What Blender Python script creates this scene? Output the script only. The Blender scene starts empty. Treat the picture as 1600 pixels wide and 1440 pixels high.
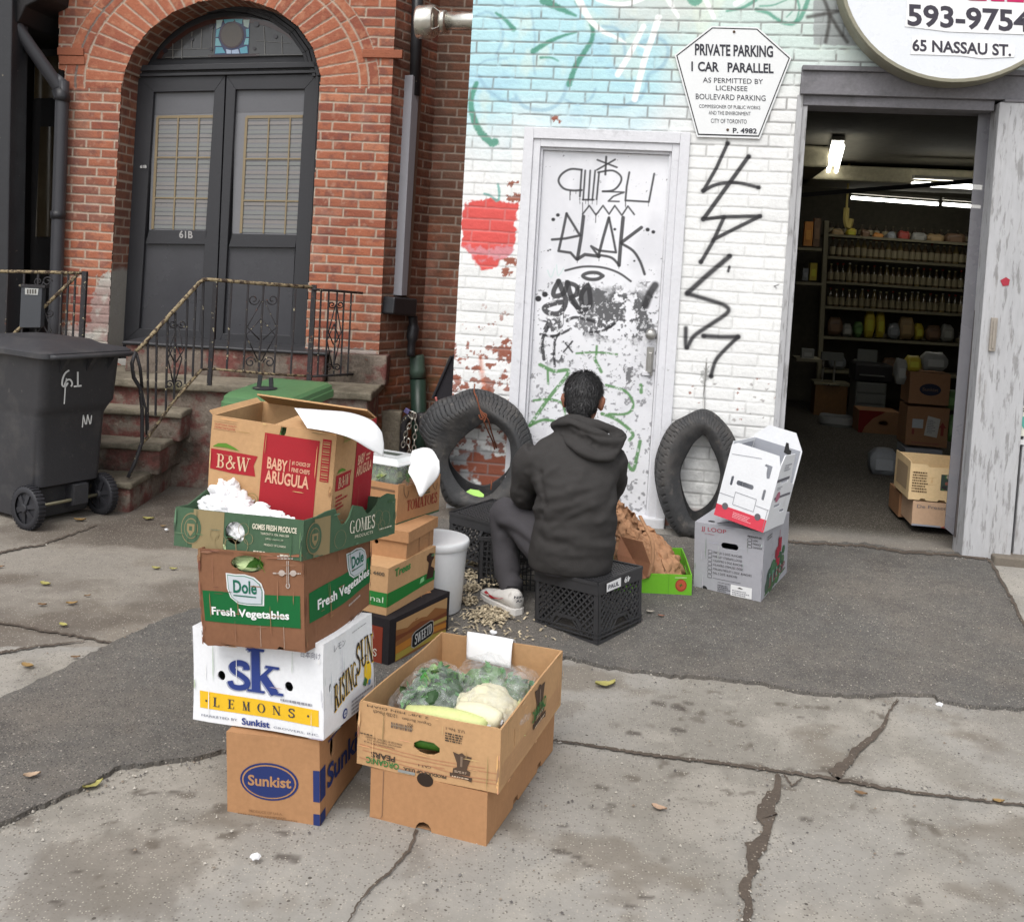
import bpy, bmesh, math, random
import numpy as np
from mathutils import Vector, Matrix, noise
R = math.radians
random.seed(7)
S = bpy.context.scene
COL = S.collection
# ------------------------------------------------------------------ camera, world, sun, exposure
FL, CH, CY = 1600.0, 1.58, 509.51            # focal length in photo pixels, camera height, principal row
PITCH, ROLL = .0590, .0570
cp_, sp_, cr_, sr_ = math.cos(PITCH), math.sin(PITCH), math.cos(ROLL), math.sin(ROLL)
FW = np.array([0, cp_, -sp_]); up_ = np.array([0, sp_, cp_]); rt_ = np.array([1., 0, 0])
RT = cr_*rt_ + sr_*up_; UP = -sr_*rt_ + cr_*up_
CAM = np.array([0, 0, CH])
cam = bpy.data.cameras.new("camera"); camo = bpy.data.objects.new("camera", cam); COL.objects.link(camo)
cam.sensor_fit = 'HORIZONTAL'; cam.sensor_width = 36; cam.lens = 36.0
cam.shift_y = -(720-CY)/1600.0
cam.clip_start = .05; cam.clip_end = 300
camo.matrix_world = Matrix([[RT[0], UP[0], -FW[0], 0], [RT[1], UP[1], -FW[1], 0], [RT[2], UP[2], -FW[2], CH], [0, 0, 0, 1]])
S.camera = camo
W = bpy.data.worlds.new("World"); S.world = W; W.use_nodes = True
nt = W.node_tree; bg = nt.nodes['Background']
SUN_EL, SUN_AZ = R(56), R(205)               # high overcast sun behind the photographer's left shoulder
sky = nt.nodes.new('ShaderNodeTexSky'); sky.sky_type = 'NISHITA'; sky.sun_disc = False
sky.sun_elevation = SUN_EL; sky.sun_rotation = SUN_AZ; sky.air_density = 1.0; sky.dust_density = 3.0
hs = nt.nodes.new('ShaderNodeHueSaturation'); hs.inputs['Saturation'].default_value = .22
nt.links.new(sky.outputs[0], hs.inputs['Color']); nt.links.new(hs.outputs[0], bg.inputs['Color'])
bg.inputs['Strength'].default_value = .15
sun = bpy.data.lights.new("sun", 'SUN'); sun.energy = .6; sun.angle = R(35); sun.color = (1, .97, .91)
suno = bpy.data.objects.new("sun", sun); COL.objects.link(suno)
sd = Vector((math.sin(SUN_AZ)*math.cos(SUN_EL), math.cos(SUN_AZ)*math.cos(SUN_EL), math.sin(SUN_EL)))
suno.rotation_euler = sd.to_track_quat('Z', 'Y').to_euler()
S.view_settings.view_transform = 'Standard'; S.view_settings.look = 'None'
S.view_settings.exposure = 0.80; S.view_settings.gamma = 1; S.view_settings.use_curve_mapping = False
S.cycles.use_denoising = True
S.cycles.max_bounces = 8; S.cycles.transparent_max_bounces = 12
# ------------------------------------------------------------------ photo pixel -> place
def proj(P):
    d = np.asarray(P, float) - CAM; z = d @ FW
    return np.stack([800+FL*(d @ RT)/z, CY-FL*(d @ UP)/z], -1)
def ray(px, py): return FW + RT*(px-800)/FL + UP*(CY-py)/FL
class Plane:
    """a vertical wall plane: point, unit direction along it, normal towards the street"""
    def __init__(s, P, yaw):
        s.P = np.array(P, float); s.t = np.array([math.cos(yaw), math.sin(yaw), 0.]); s.n = np.array([s.t[1], -s.t[0], 0.])
    def at(s, px, py, d=0.):                  # point of the plane moved d towards the street
        r = ray(px, py); P = s.P + s.n*d
        return CAM + r*((P-CAM) @ s.n)/(r @ s.n)
    def uv(s, px, py, d=0.):
        p = s.at(px, py, d); return (p-s.P) @ s.t, p[2]
    def xyz(s, u, z, d=0.):
        u = np.asarray(u, float); z = np.asarray(z, float); d = np.asarray(d, float)+0*u
        o = s.P + u[..., None]*s.t + d[..., None]*s.n
        o[..., 2] = z
        return o
def vplane(A, B):
    A = np.array(A); B = np.array(B); return Plane([A[0], A[1], 0], math.atan2(B[1]-A[1], B[0]-A[0]))
WP = Plane([1.153, 5.733, 0], -.16)           # white brick garage front
HP = Plane([-1.44, 7.25, 0], -.10)          # red brick house front
def gz(x, y):                                 # ground height: a short asphalt ramp up to the garage
    x = np.asarray(x, float); y = np.asarray(y, float)
    dw = (x-WP.P[0])*WP.n[0] + (y-WP.P[1])*WP.n[1]
    r = np.clip(1-dw/2, 0, 1); r = r*r*(3-2*r)*.5+r*.5
    k = np.clip((x+1.1)/.9, 0, 1)
    return .14*r*k*k*(3-2*k)
def gnd(px, py, h=0.):
    z = 0.
    for _ in range(12):
        r = ray(px, py); P = CAM + r*(z+h-CH)/r[2]; z = .5*z+.5*float(gz(P[0], P[1]))
    r = ray(px, py); return CAM + r*(z+h-CH)/r[2]
def onz(px, py, z):
    r = ray(px, py); return CAM + r*(z-CH)/r[2]
# ------------------------------------------------------------------ colour helpers
def lin(c): c = c/255.; return c/12.92 if c <= .04045 else ((c+.055)/1.055)**2.4
def C(r, g, b, k=.85): return (lin(r)*k, lin(g)*k, lin(b)*k)
def h2(i, j, s=0):
    x = np.sin(np.asarray(i)*127.1+np.asarray(j)*311.7+s*74.7)*43758.5453; return x-np.floor(x)
def vn(x, y, s=0):                            # value noise 0..1
    xi = np.floor(x); yi = np.floor(y); fx = x-xi; fy = y-yi; fx = fx*fx*(3-2*fx); fy = fy*fy*(3-2*fy)
    return (h2(xi, yi, s)*(1-fx)+h2(xi+1, yi, s)*fx)*(1-fy)+(h2(xi, yi+1, s)*(1-fx)+h2(xi+1, yi+1, s)*fx)*fy
def fbm(x, y, s=0, o=4):
    a = .5; t = 0*x; n = 0
    for k in range(o): t = t+a*vn(x, y, s+k*13); n += a; a *= .55; x = x*2.03; y = y*2.03
    return t/n
def sm(a, b, x): t = np.clip((x-a)/(b-a), 0, 1); return t*t*(3-2*t)
def mix(A, B, m): m = np.asarray(m)[..., None]; return A*(1-m)+np.asarray(B)*m
# ------------------------------------------------------------------ materials
MATS = {}
def mat(name, col=(.5, .5, .5), stretch=None, rough=.8, attr=False, var=.14, vs=9, bump=.0, bs=120, metal=0., spec=.35, speck=None, stains=None, emit=0., alpha=1., trans=0., wave=None, ior=1.45):
    if name in MATS: return MATS[name]
    m = bpy.data.materials.new(name); m.use_nodes = True; MATS[name] = m
    t = m.node_tree; L = t.links.new; b = t.nodes['Principled BSDF']
    tc = t.nodes.new('ShaderNodeTexCoord'); CO = tc.outputs['Object']
    if stretch:
        mp = t.nodes.new('ShaderNodeMapping'); mp.inputs['Scale'].default_value = stretch; L(CO, mp.inputs['Vector']); CO = mp.outputs[0]
    def noi(sc, det=5, ro=.6):
        n = t.nodes.new('ShaderNodeTexNoise'); n.inputs['Scale'].default_value = sc; n.inputs['Detail'].default_value = det
        n.inputs['Roughness'].default_value = ro; L(CO, n.inputs['Vector']); return n
    def mr(src, a, b_, c, d):
        n = t.nodes.new('ShaderNodeMapRange'); L(src, n.inputs[0])
        for i, v in enumerate((a, b_, c, d)): n.inputs[i+1].default_value = v
        return n.outputs[0]
    def mx(fac, A, B, bt='MIX'):
        n = t.nodes.new('ShaderNodeMix'); n.data_type = 'RGBA'; n.blend_type = bt
        if isinstance(fac, float): n.inputs[0].default_value = fac
        else: L(fac, n.inputs[0])
        for i, v in ((6, A), (7, B)):
            if isinstance(v, tuple): n.inputs[i].default_value = (*v[:3], 1)
            else: L(v, n.inputs[i])
        return n.outputs[2]
    if attr:
        a = t.nodes.new('ShaderNodeAttribute'); a.attribute_name = 'Col'; base = a.outputs['Color']
    else:
        rgb = t.nodes.new('ShaderNodeRGB'); rgb.outputs[0].default_value = (*col, 1); base = rgb.outputs[0]
    for s in (stains or []):                  # (colour, scale, lo, hi, strength): a blotch with a shape of its own
        n = noi(s[1], 8, .65); base = mx(mr(n.outputs['Fac'], s[2], s[3], 0, s[4]), base, s[0])
    for s in (speck or []):                   # (colour, scale, size, share)
        v = t.nodes.new('ShaderNodeTexVoronoi'); v.inputs['Scale'].default_value = s[1]; L(tc.outputs['Object'], v.inputs['Vector'])
        d = mr(v.outputs['Distance'], s[2], s[2]*.75, 0, 1)
        sx = t.nodes.new('ShaderNodeSeparateColor'); L(v.outputs['Color'], sx.inputs[0])
        k = mr(sx.outputs[0], s[3], s[3]-.02, 0, 1)
        mu = t.nodes.new('ShaderNodeMath'); mu.operation = 'MULTIPLY'; L(d, mu.inputs[0]); L(k, mu.inputs[1])
        base = mx(mu.outputs[0], base, s[0])
    n1 = noi(vs); n2 = noi(vs*9, 3)
    ad = t.nodes.new('ShaderNodeMath'); ad.operation = 'ADD'; L(n1.outputs['Fac'], ad.inputs[0]); L(n2.outputs['Fac'], ad.inputs[1])
    f = mr(ad.outputs[0], .55, 1.45, 1-var*1.3, 1+var*1.3)
    cb = t.nodes.new('ShaderNodeCombineColor')
    for i in range(3): L(f, cb.inputs[i])
    base = mx(1.0, base, cb.outputs[0], 'MULTIPLY')
    L(base, b.inputs['Base Color'])
    rr = mr(n1.outputs['Fac'], .3, .7, max(.02, rough-.08), min(1, rough+.08)); L(rr, b.inputs['Roughness'])
    b.inputs['Metallic'].default_value = metal; b.inputs['Specular IOR Level'].default_value = spec; b.inputs['IOR'].default_value = ior
    if bump:
        bn = t.nodes.new('ShaderNodeBump'); bn.inputs['Strength'].default_value = bump; bn.inputs['Distance'].default_value = .01
        nb = noi(bs, 6); L(nb.outputs['Fac'], bn.inputs['Height']); L(bn.outputs[0], b.inputs['Normal'])
    if emit: L(base, b.inputs['Emission Color']); b.inputs['Emission Strength'].default_value = emit
    if alpha < 1: b.inputs['Alpha'].default_value = alpha
    if trans: b.inputs['Transmission Weight'].default_value = trans
    return m
# ------------------------------------------------------------------ objects
def obj(name, me, parent=None, m=None):
    o = bpy.data.objects.new(name, me); COL.objects.link(o)
    if parent is not None: o.parent = parent
    if m is not None: me.materials.append(m)
    return o
def tag(o, label, cat, group=None, kind=None):
    o['label'] = label; o['category'] = cat
    if group: o['group'] = group
    if kind: o['kind'] = kind
    return o
def thing(name, label, cat, loc=(0, 0, 0), group=None, M=None):
    o = bpy.data.objects.new(name, None); COL.objects.link(o); o.empty_display_size = .1
    if M is not None: o.matrix_world = M
    else: o.location = Vector([float(x) for x in loc])
    o['off'] = [float(x) for x in (M.translation if M is not None else loc)]; o['loc'] = 1 if M is not None else 0
    return tag(o, label, cat, group)
def struct(o): o['kind'] = 'structure'; return o
def offset_of(parent):
    while parent is not None:
        if parent.type == 'EMPTY':
            return None if parent['loc'] else np.array(parent['off'])
        parent = parent.parent
    return None
class MB:
    """collects vertices and faces (with a colour per vertex) and links them as one mesh object"""
    def __init__(s, col=(.5, .5, .5)): s.v = []; s.f = []; s.c = []; s.col = col
    def add(s, vs, fs, col=None):
        k = len(s.v); s.v += [tuple(map(float, p)) for p in vs]; s.f += [tuple(i+k for i in f) for f in fs]
        s.c += [col or s.col]*len(vs); return s
    def quad(s, a, b, c, d, col=None): return s.add([a, b, c, d], [(0, 1, 2, 3)], col)
    def hexa(s, b, t, col=None):              # bottom four, top four, both counter-clockwise
        return s.add(list(b)+list(t), [(3, 2, 1, 0), (4, 5, 6, 7), (0, 1, 5, 4), (1, 2, 6, 5), (2, 3, 7, 6), (3, 0, 4, 7)], col)
    def box(s, x0, y0, z0, x1, y1, z1, col=None, M=None):
        P = [(x0, y0, z0), (x1, y0, z0), (x1, y1, z0), (x0, y1, z0), (x0, y0, z1), (x1, y0, z1), (x1, y1, z1), (x0, y1, z1)]
        if M is not None: P = [M @ Vector(p) for p in P]
        return s.hexa(P[:4], P[4:], col)
    def bar(s, a, b, w, h, upv=(0, 0, 1), col=None):   # a rectangular bar from a to b
        a = Vector(a); b = Vector(b); d = (b-a).normalized(); u = Vector(upv)
        if abs(d.dot(u)) > .95: u = Vector((0, 1, 0))
        x = d.cross(u).normalized(); y = x.cross(d)
        q = lambda p: [p-x*w/2-y*h/2, p+x*w/2-y*h/2, p+x*w/2+y*h/2, p-x*w/2+y*h/2]
        return s.hexa(q(b), q(a), col)
    def prism(s, poly, vec, col=None):        # polygon pushed back along vec
        n = len(poly); P = [np.array(p, float) for p in poly]; v = np.array(vec, float)
        return s.add(P+[p+v for p in P], [tuple(range(n)), tuple(range(2*n-1, n-1, -1))]+[(i, n+i, n+(i+1) % n, (i+1) % n) for i in range(n)], col)
    def tube(s, pts, rad, n=8, cap=True, col=None, closed=False, flat=1.):
        pts = [Vector(p) for p in pts]; m = len(pts); rs = rad if hasattr(rad, '__len__') else [rad]*m
        vs = []; fs = []; px = None
        for i, p in enumerate(pts):
            d = (pts[(i+1) % m if closed else min(i+1, m-1)]-pts[(i-1) % m if closed else max(i-1, 0)]).normalized()
            if px is None: px = d.cross(Vector((0, 0, 1)) if abs(d.z) < .9 else Vector((0, 1, 0))).normalized()
            px = (px-d*px.dot(d)).normalized(); py = d.cross(px)
            for k in range(n):
                a = 2*math.pi*k/n; vs.append(p+px*math.cos(a)*rs[i]+py*math.sin(a)*rs[i]*flat)
        for i in range(m if closed else m-1):
            for k in range(n):
                j = (i+1) % m; fs.append((i*n+k, i*n+(k+1) % n, j*n+(k+1) % n, j*n+k))
        if cap and not closed: fs += [tuple(range(n-1, -1, -1)), tuple(range((m-1)*n, m*n))]
        return s.add(vs, fs, col)
    def lathe(s, prof, n=24, M=None, col=None, capb=True, capt=True):   # profile (r, z)
        vs = []; fs = []
        for r, z in prof:
            for k in range(n): a = 2*math.pi*k/n; vs.append(Vector((r*math.cos(a), r*math.sin(a), z)))
        for i in range(len(prof)-1):
            for k in range(n): fs.append((i*n+k, i*n+(k+1) % n, (i+1)*n+(k+1) % n, (i+1)*n+k))
        if capb: fs.append(tuple(range(n-1, -1, -1)))
        if capt: fs.append(tuple(range((len(prof)-1)*n, len(prof)*n)))
        if M is not None: vs = [M @ v for v in vs]
        return s.add(vs, fs, col)
    def loft(s, rings, cap=True, col=None):   # rings of equal vertex count
        n = len(rings[0]); vs = [p for r in rings for p in r]; fs = []
        for i in range(len(rings)-1):
            for k in range(n): fs.append((i*n+k, i*n+(k+1) % n, (i+1)*n+(k+1) % n, (i+1)*n+k))
        if cap: fs += [tuple(range(n-1, -1, -1)), tuple(range((len(rings)-1)*n, len(rings)*n))]
        return s.add(vs, fs, col)
    def build(s, name, m, parent=None, smooth=False, bevel=0., seg=2, sub=0):
        v = np.array(s.v, float); off = offset_of(parent)
        if off is not None: v = v-off
        me = bpy.data.meshes.new(name); me.from_pydata(v.tolist(), [], s.f); me.update()
        a = me.color_attributes.new('Col', 'FLOAT_COLOR', 'POINT')
        a.data.foreach_set('color', np.concatenate([np.array(s.c, float).reshape(-1, 3), np.ones((len(s.v), 1))], 1).ravel())
        if smooth: me.polygons.foreach_set('use_smooth', [True]*len(me.polygons))
        o = obj(name, me, parent, m)
        if bevel:
            b = o.modifiers.new('b', 'BEVEL'); b.width = bevel; b.segments = seg; b.limit_method = 'ANGLE'; b.angle_limit = R(40)
        if sub: q = o.modifiers.new('s', 'SUBSURF'); q.levels = sub; q.render_levels = sub
        return o
def grid_obj(name, P, cols, keep, m, parent=None, smooth=True):
    """a regular sheet of points P[i,j] with a colour each; cells whose corners are not all kept are left out"""
    ni, nj = P.shape[:2]; off = offset_of(parent)
    if off is not None: P = P-off
    k = keep[:-1, :-1] & keep[1:, :-1] & keep[1:, 1:] & keep[:-1, 1:]
    idx = np.arange(ni*nj).reshape(ni, nj)
    F = np.stack([idx[:-1, :-1][k], idx[:-1, 1:][k], idx[1:, 1:][k], idx[1:, :-1][k]], -1)
    used = np.unique(F); re = np.zeros(ni*nj, int); re[used] = np.arange(len(used)); F = re[F]
    V = P.reshape(-1, 3)[used]; Cc = cols.reshape(-1, 3)[used]
    me = bpy.data.meshes.new(name); me.vertices.add(len(V)); me.vertices.foreach_set('co', V.ravel())
    me.loops.add(F.size); me.loops.foreach_set('vertex_index', F.ravel()); me.polygons.add(len(F))
    me.polygons.foreach_set('loop_start', np.arange(0, F.size, 4)); me.update(calc_edges=True)
    if smooth: me.polygons.foreach_set('use_smooth', np.ones(len(F), bool))
    a = me.color_attributes.new('Col', 'FLOAT_COLOR', 'POINT')
    a.data.foreach_set('color', np.concatenate([Cc, np.ones((len(Cc), 1))], 1).ravel())
    return obj(name, me, parent, m)
def spline(pts, n=6, closed=False):           # Catmull-Rom through points of any dimension
    P = [np.array(p, float) for p in pts]; m = len(P); out = []
    for i in range(m if closed else m-1):
        g = (lambda k: P[k % m]) if closed else (lambda k: P[min(max(k, 0), m-1)])
        a, b, c, d = g(i-1), g(i), g(i+1), g(i+2)
        for k in range(n):
            t = k/n; out.append(.5*((2*b)+(c-a)*t+(2*a-5*b+4*c-d)*t*t+(3*b-a-3*c+d)*t**3))
    if not closed: out.append(P[-1])
    return out
class Paint:
    """brush strokes given on the photo, laid onto the points of a real surface"""
    def __init__(s, P, cols): s.q = proj(P); s.x = s.q[..., 0]; s.y = s.q[..., 1]; s.c = cols
    def dist(s, pts):
        d = np.full(s.x.shape, 1e9); tt = np.zeros(s.x.shape); n = len(pts)-1
        for i in range(n):
            ax, ay = pts[i][:2]; bx, by = pts[i+1][:2]; vx, vy = bx-ax, by-ay; l = vx*vx+vy*vy+1e-9
            h = np.clip(((s.x-ax)*vx+(s.y-ay)*vy)/l, 0, 1); e = np.hypot(s.x-ax-h*vx, s.y-ay-h*vy)
            b = e < d; d = np.where(b, e, d); tt = np.where(b, (i+h)/n, tt)
        return d, tt
    def stroke(s, pts, w, col, soft=.6, taper=None, op=1., sp=True, rag=0.):
        if sp and len(pts) > 2: pts = spline(pts, 5)
        a = np.array(pts)[:, :2]; lo = a.min(0)-w*2-8; hi = a.max(0)+w*2+8
        sel = (s.x > lo[0]) & (s.x < hi[0]) & (s.y > lo[1]) & (s.y < hi[1])
        if not sel.any(): return
        sub = Paint.__new__(Paint); sub.x = s.x[sel]; sub.y = s.y[sel]; d, tt = sub.dist(pts)
        ww = w*.5*(1 if taper is None else (taper[0]+(taper[1]-taper[0])*tt))
        if rag: ww = ww*(1-rag+2*rag*fbm(sub.x*.35, sub.y*.35, 5))
        m = (1-sm(ww-soft, ww+soft, d))*op
        s.c[sel] = mix(s.c[sel], col, m)
    def blob(s, pts, col, soft=1., rag=3., op=1., sc=.12):     # filled outline with a ragged edge
        pts = list(pts)+[pts[0]]; a = np.array(pts); lo = a.min(0)-12; hi = a.max(0)+12
        sel = (s.x > lo[0]) & (s.x < hi[0]) & (s.y > lo[1]) & (s.y < hi[1])
        if not sel.any(): return
        sub = Paint.__new__(Paint); sub.x = s.x[sel]; sub.y = s.y[sel]; d, _ = sub.dist(pts)
        ins = inside(sub.x, sub.y, a); sd = np.where(ins, -d, d)+rag*2*(fbm(sub.x*sc, sub.y*sc, 3)-.5)*1.6
        s.c[sel] = mix(s.c[sel], col, (1-sm(-soft, soft, sd))*op)
def inside(x, y, a):
    r = np.zeros(x.shape, bool); n = len(a)
    for i in range(n-1):
        x0, y0 = a[i]; x1, y1 = a[i+1]
        c = ((y0 > y) != (y1 > y)) & (x < (x1-x0)*(y-y0)/(y1-y0+1e-12)+x0); r ^= c
    return r
def bricks(u, v, bw, bh, mo, seed=0, wob=.003):
    """running bond: joint mask 0..1, brick id hash, distance into the brick"""
    uu = u+(fbm(u*9, v*9, seed+1, 3)-.5)*wob*2; vv = v+(fbm(u*6+9, v*8, seed+2, 3)-.5)*wob*2.2
    j = np.floor(vv/bh); off = (j % 2)*.5+(h2(j, 0, seed)-.5)*.25; i = np.floor(uu/bw+off)
    fu = (uu/bw+off-i)*bw; fv = (vv/bh-j)*bh
    d = np.minimum(np.minimum(fu, bw-fu), np.minimum(fv, bh-fv))
    hz = np.minimum(fv, bh-fv) < np.minimum(fu, bw-fu)
    return 1-sm(mo*.35, mo*.75, d), h2(i, j, seed+5), d, hz, i, j
# ------------------------------------------------------------------ lettering (built-in font, made once)
TXT = {}
def make_texts(ss):
    os = []
    for s in ss:
        for bold in (0, 1):
            c = bpy.data.curves.new('t', 'FONT'); c.body = s; c.size = 1; c.resolution_u = 3; c.offset = .028*bold; c.fill_mode = 'FRONT'
            o = bpy.data.objects.new('t', c); COL.objects.link(o); os.append((s, bold, o, c))
    dg = bpy.context.evaluated_depsgraph_get(); dg.update()
    for s, bold, o, c in os:
        me = o.evaluated_get(dg).to_mesh()
        v = np.array([x.co[:2] for x in me.vertices]) if len(me.vertices) else np.zeros((0, 2))
        TXT[(s, bold)] = (v, [tuple(p.vertices) for p in me.polygons]); o.evaluated_get(dg).to_mesh_clear()
    for s, bold, o, c in os: bpy.data.objects.remove(o); bpy.data.curves.remove(c)
def ring2(rx, ry, ix, iy, cx=0, cy=0, n=24, a0=0, a1=2*math.pi):
    return [('q', [(cx+rx*math.cos(a), cy+ry*math.sin(a)), (cx+rx*math.cos(b), cy+ry*math.sin(b)), (cx+ix*math.cos(b), cy+iy*math.sin(b)), (cx+ix*math.cos(a), cy+iy*math.sin(a))])
            for a, b in ((a0+(a1-a0)*k/n, a0+(a1-a0)*(k+1)/n) for k in range(n))]
def st2(pts, w, w2=None):                     # a 2-D brush line as quads
    P = [np.array(p, float) for p in pts]; n = len(P); o = []; L = []; w2 = w if w2 is None else w2
    for i in range(n):
        d = P[min(i+1, n-1)]-P[max(i-1, 0)]; d /= np.linalg.norm(d)+1e-9; q = np.array([-d[1], d[0]]); ww = (w+(w2-w)*i/(n-1))/2
        L.append((P[i]+q*ww, P[i]-q*ww))
    for i in range(n-1): o.append(('q', [L[i][0], L[i][1], L[i+1][1], L[i+1][0]]))
    return o
TK, TN, SF = .17, .06, .055
def V(x, w=TK, a=0, b=1, s=.11):              # an upright stem with slab serifs
    return st2([(x, a), (x, b)], w)+(st2([(x-w/2-s, a+SF/2), (x+w/2+s, a+SF/2)], SF)+st2([(x-w/2-s, b-SF/2), (x+w/2+s, b-SF/2)], SF) if s else [])
def Dg(a, b, w): return st2([a, b], w)
def Hz(x0, x1, y, w=TN): return st2([(x0, y), (x1, y)], w)
def Vs(x, y0, y1): return st2([(x, y0), (x, y1)], TN)
def cur(pts, w, w2=None): return st2(spline(pts, 5), w, w2)
SER = {
 'L': (.68, V(.19)+Hz(.19, .6, .03)+Vs(.6, 0, .24)), 'E': (.72, V(.19)+Hz(.19, .62, .03)+Hz(.19, .62, .97)+Hz(.19, .5, .52)+Vs(.62, 0, .24)+Vs(.62, .78, 1)+Vs(.5, .42, .62)),
 'M': (1.0, V(.14, TN)+V(.84)+Dg((.16, 1), (.48, .02), TK)+Dg((.48, .02), (.8, 1), TN)), 'N': (.88, V(.14, TN)+V(.74, TN)+Dg((.14, .98), (.74, .02), TK)),
 'O': (.9, ring2(.42, .5, .26, .45, .44, .5)), 'G': (.92, ring2(.42, .5, .26, .45, .44, .5, 20, .75, 5.5)+V(.74, .12, 0, .45, .08)),
 'S': (.66, cur([(.54, .76), (.5, .93), (.3, .97), (.14, .84), (.16, .66), (.34, .53), (.5, .38), (.52, .18), (.36, .03), (.14, .06), (.08, .26)], .13, .12)),
 'T': (.78, V(.38)+Hz(.04, .72, .97)+Vs(.06, .76, 1)+Vs(.7, .76, 1)), 'A': (.92, Dg((.1, .02), (.44, 1), TN)+Dg((.44, 1), (.76, .02), TK)+Hz(.2, .62, .34)+Hz(.0, .24, .025)+Hz(.6, .92, .025)),
 'B': (.76, V(.19)+Hz(.19, .42, .97)+Hz(.19, .42, .52)+Hz(.19, .42, .03)+ring2(.26, .25, .11, .2, .4, .75, 10, -1.57, 1.57)+ring2(.29, .27, .13, .22, .4, .26, 10, -1.57, 1.57)),
 'R': (.84, V(.19)+Hz(.19, .42, .97)+Hz(.19, .42, .5)+ring2(.27, .25, .11, .2, .4, .74, 10, -1.57, 1.57)+Dg((.42, .5), (.7, .02), TK)+Hz(.6, .84, .025)),
 'P': (.74, V(.19)+Hz(.19, .42, .97)+Hz(.19, .42, .46)+ring2(.28, .28, .12, .22, .4, .72, 10, -1.57, 1.57)), 'I': (.42, V(.2)),
 'D': (.86, V(.19)+Hz(.19, .42, .97)+Hz(.19, .42, .03)+ring2(.38, .5, .21, .45, .4, .5, 14, -1.57, 1.57)), 'U': (.86, V(.18, TK, .3)+V(.7, TN, .3)+ring2(.34, .33, .2, .27, .44, .33, 12, math.pi, 2*math.pi)),
 'W': (1.2, Dg((.1, 1), (.36, .0), TK)+Dg((.36, 0), (.6, .95), TN)+Dg((.56, 1), (.8, 0), TK)+Dg((.8, 0), (1.06, 1), TN)+Hz(0, .3, .975)+Hz(.9, 1.2, .975)+Hz(.46, .7, .975)),
 '&': (.95, cur([(.85, .1), (.6, .4), (.35, .7), (.36, .92), (.52, .92), (.55, .75), (.3, .5), (.12, .3), (.2, .06), (.45, .04), (.68, .25), (.8, .5)], .13, .09)+Hz(.66, .92, .52)),
 'C': (.86, ring2(.42, .5, .26, .45, .44, .5, 20, .75, 5.5)+Vs(.72, .7, .95)), ' ': (.4, []), '.': (.3, ring2(.08, .08, 0, 0, .12, .08, 8)),
 's': (.62, cur([(.46, .5), (.43, .62), (.27, .65), (.13, .57), (.16, .44), (.33, .34), (.46, .23), (.45, .09), (.28, .02), (.12, .05), (.07, .17)], .15, .13)),
 'k': (.8, V(.2, .19, 0, 1.02, .1)+Dg((.26, .3), (.56, .62), .08)+Dg((.36, .4), (.62, .02), .19)+Hz(.42, .72, .635, .06)+Hz(.5, .8, .03, .06)+Dg((.04, .96), (.2, 1.0), .07)),
}
def serif(s, gap=.06):
    vs = []; fs = []; x = 0
    for ch in s:
        w, qs = SER[ch]
        for _, q in qs:
            k = len(vs); vs += [(p[0]+x, p[1]) for p in q]; fs.append((k, k+1, k+2, k+3))
        x += w+gap
    return np.array(vs), fs
# ------------------------------------------------------------------ lettering used below
make_texts(['PRIVATE PARKING','1 CAR   PARALLEL','AS PERMITTED BY','LICENSEE','BOULEVARD PARKING','COMMISSIONER OF PUBLIC WORKS','AND THE ENVIRONMENT','CITY OF TORONTO','P. 4982','593-9754','65 NASSAU ST.','61B','61','Dole','Fresh Vegetables','Sunkist','日本向け','レモン','MARKETED BY','GROWERS, INC.','PRODUCE OF U.S.A.','GOMES FRESH PRODUCE','TORONTO, ON. M6N 3E9','(416) 588-8159','PRODUCT OF CANADA','PRODUCTS','BABY','#1 CHOICE OF','FINE CHEFS','EXCEPTIONAL QUALITY','DISTINCTIVE FLAVOR','ARUGULA','JJ LOOP','PARSLEY 5 DOZ. BUNCHES','PARSLEY STEMLESS LOOSE','CILANTRO 5 DOZ. BUNCHES','CILANTRO STEMLESS LOOSE','ITALIAN PARSLEY 5 DOZ. BUNCHES','DILL 5 DOZ. BUNCHES','PRODUCE OF:','USA','MEXICO','CANADA','ORGANIC','PEARS','CAT 1','Organic Bartlett','922','12/2lb Pouch','2 3/8" MIN DIAM','U.S. No.1','MARKETED BY ORGANIC GROWERS','WENATCHEE, WASHINGTON U.S.A.','TRANSITIONAL PACK 44 LB','Trees','ional','K 4400','De Fresco','CSED','NIKE','AIR','TOMATOES','No','S','PAUL','49','PC','HAND PICKED','KEEP DRY','LOOP'])
# ------------------------------------------------------------------ ground
m_conc = mat('weathered_concrete', attr=True, rough=.9, var=.10, vs=2.2, bump=.25, bs=70, speck=[(C(122,116,108), 120, .40, .30), (C(176,170,158), 140, .36, .22), (C(98,92,86), 62, .24, .08), (C(84,78,72), 30, .18, .03)])
m_asph = mat('asphalt', C(101,98,94), rough=.88, var=.18, vs=1.6, bump=.6, bs=80, speck=[(C(140,134,125), 150, .42, .30), (C(66,64,62), 130, .40, .30), (C(186,179,166), 58, .20, .12), (C(160,152,140), 88, .25, .14)], stains=[(C(124,116,107), 1.1, .46, .70, .7), (C(76,72,69), 2.7, .53, .72, .65), (C(112,104,96), 9, .56, .7, .45)])
m_crack = mat('crack_dirt', C(92,82,73), rough=.95, var=.25, vs=14, bump=.5, bs=60, speck=[(C(150,140,126), 90, .3, .2)])
def axis(a, b, c, d, f, n):
    return np.concatenate([np.linspace(a, b, n)[:-1], np.arange(b, c, f), np.linspace(c, d, n)])
gx = axis(-40, -3.6, 3.2, 40, .0135, 30); gy = axis(-12, 2.0, 7.6, 45, .0135, 24)
X, Y = np.meshgrid(gx, gy, indexing='ij')
P = np.stack([X, Y, gz(X, Y)], -1)
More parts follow.
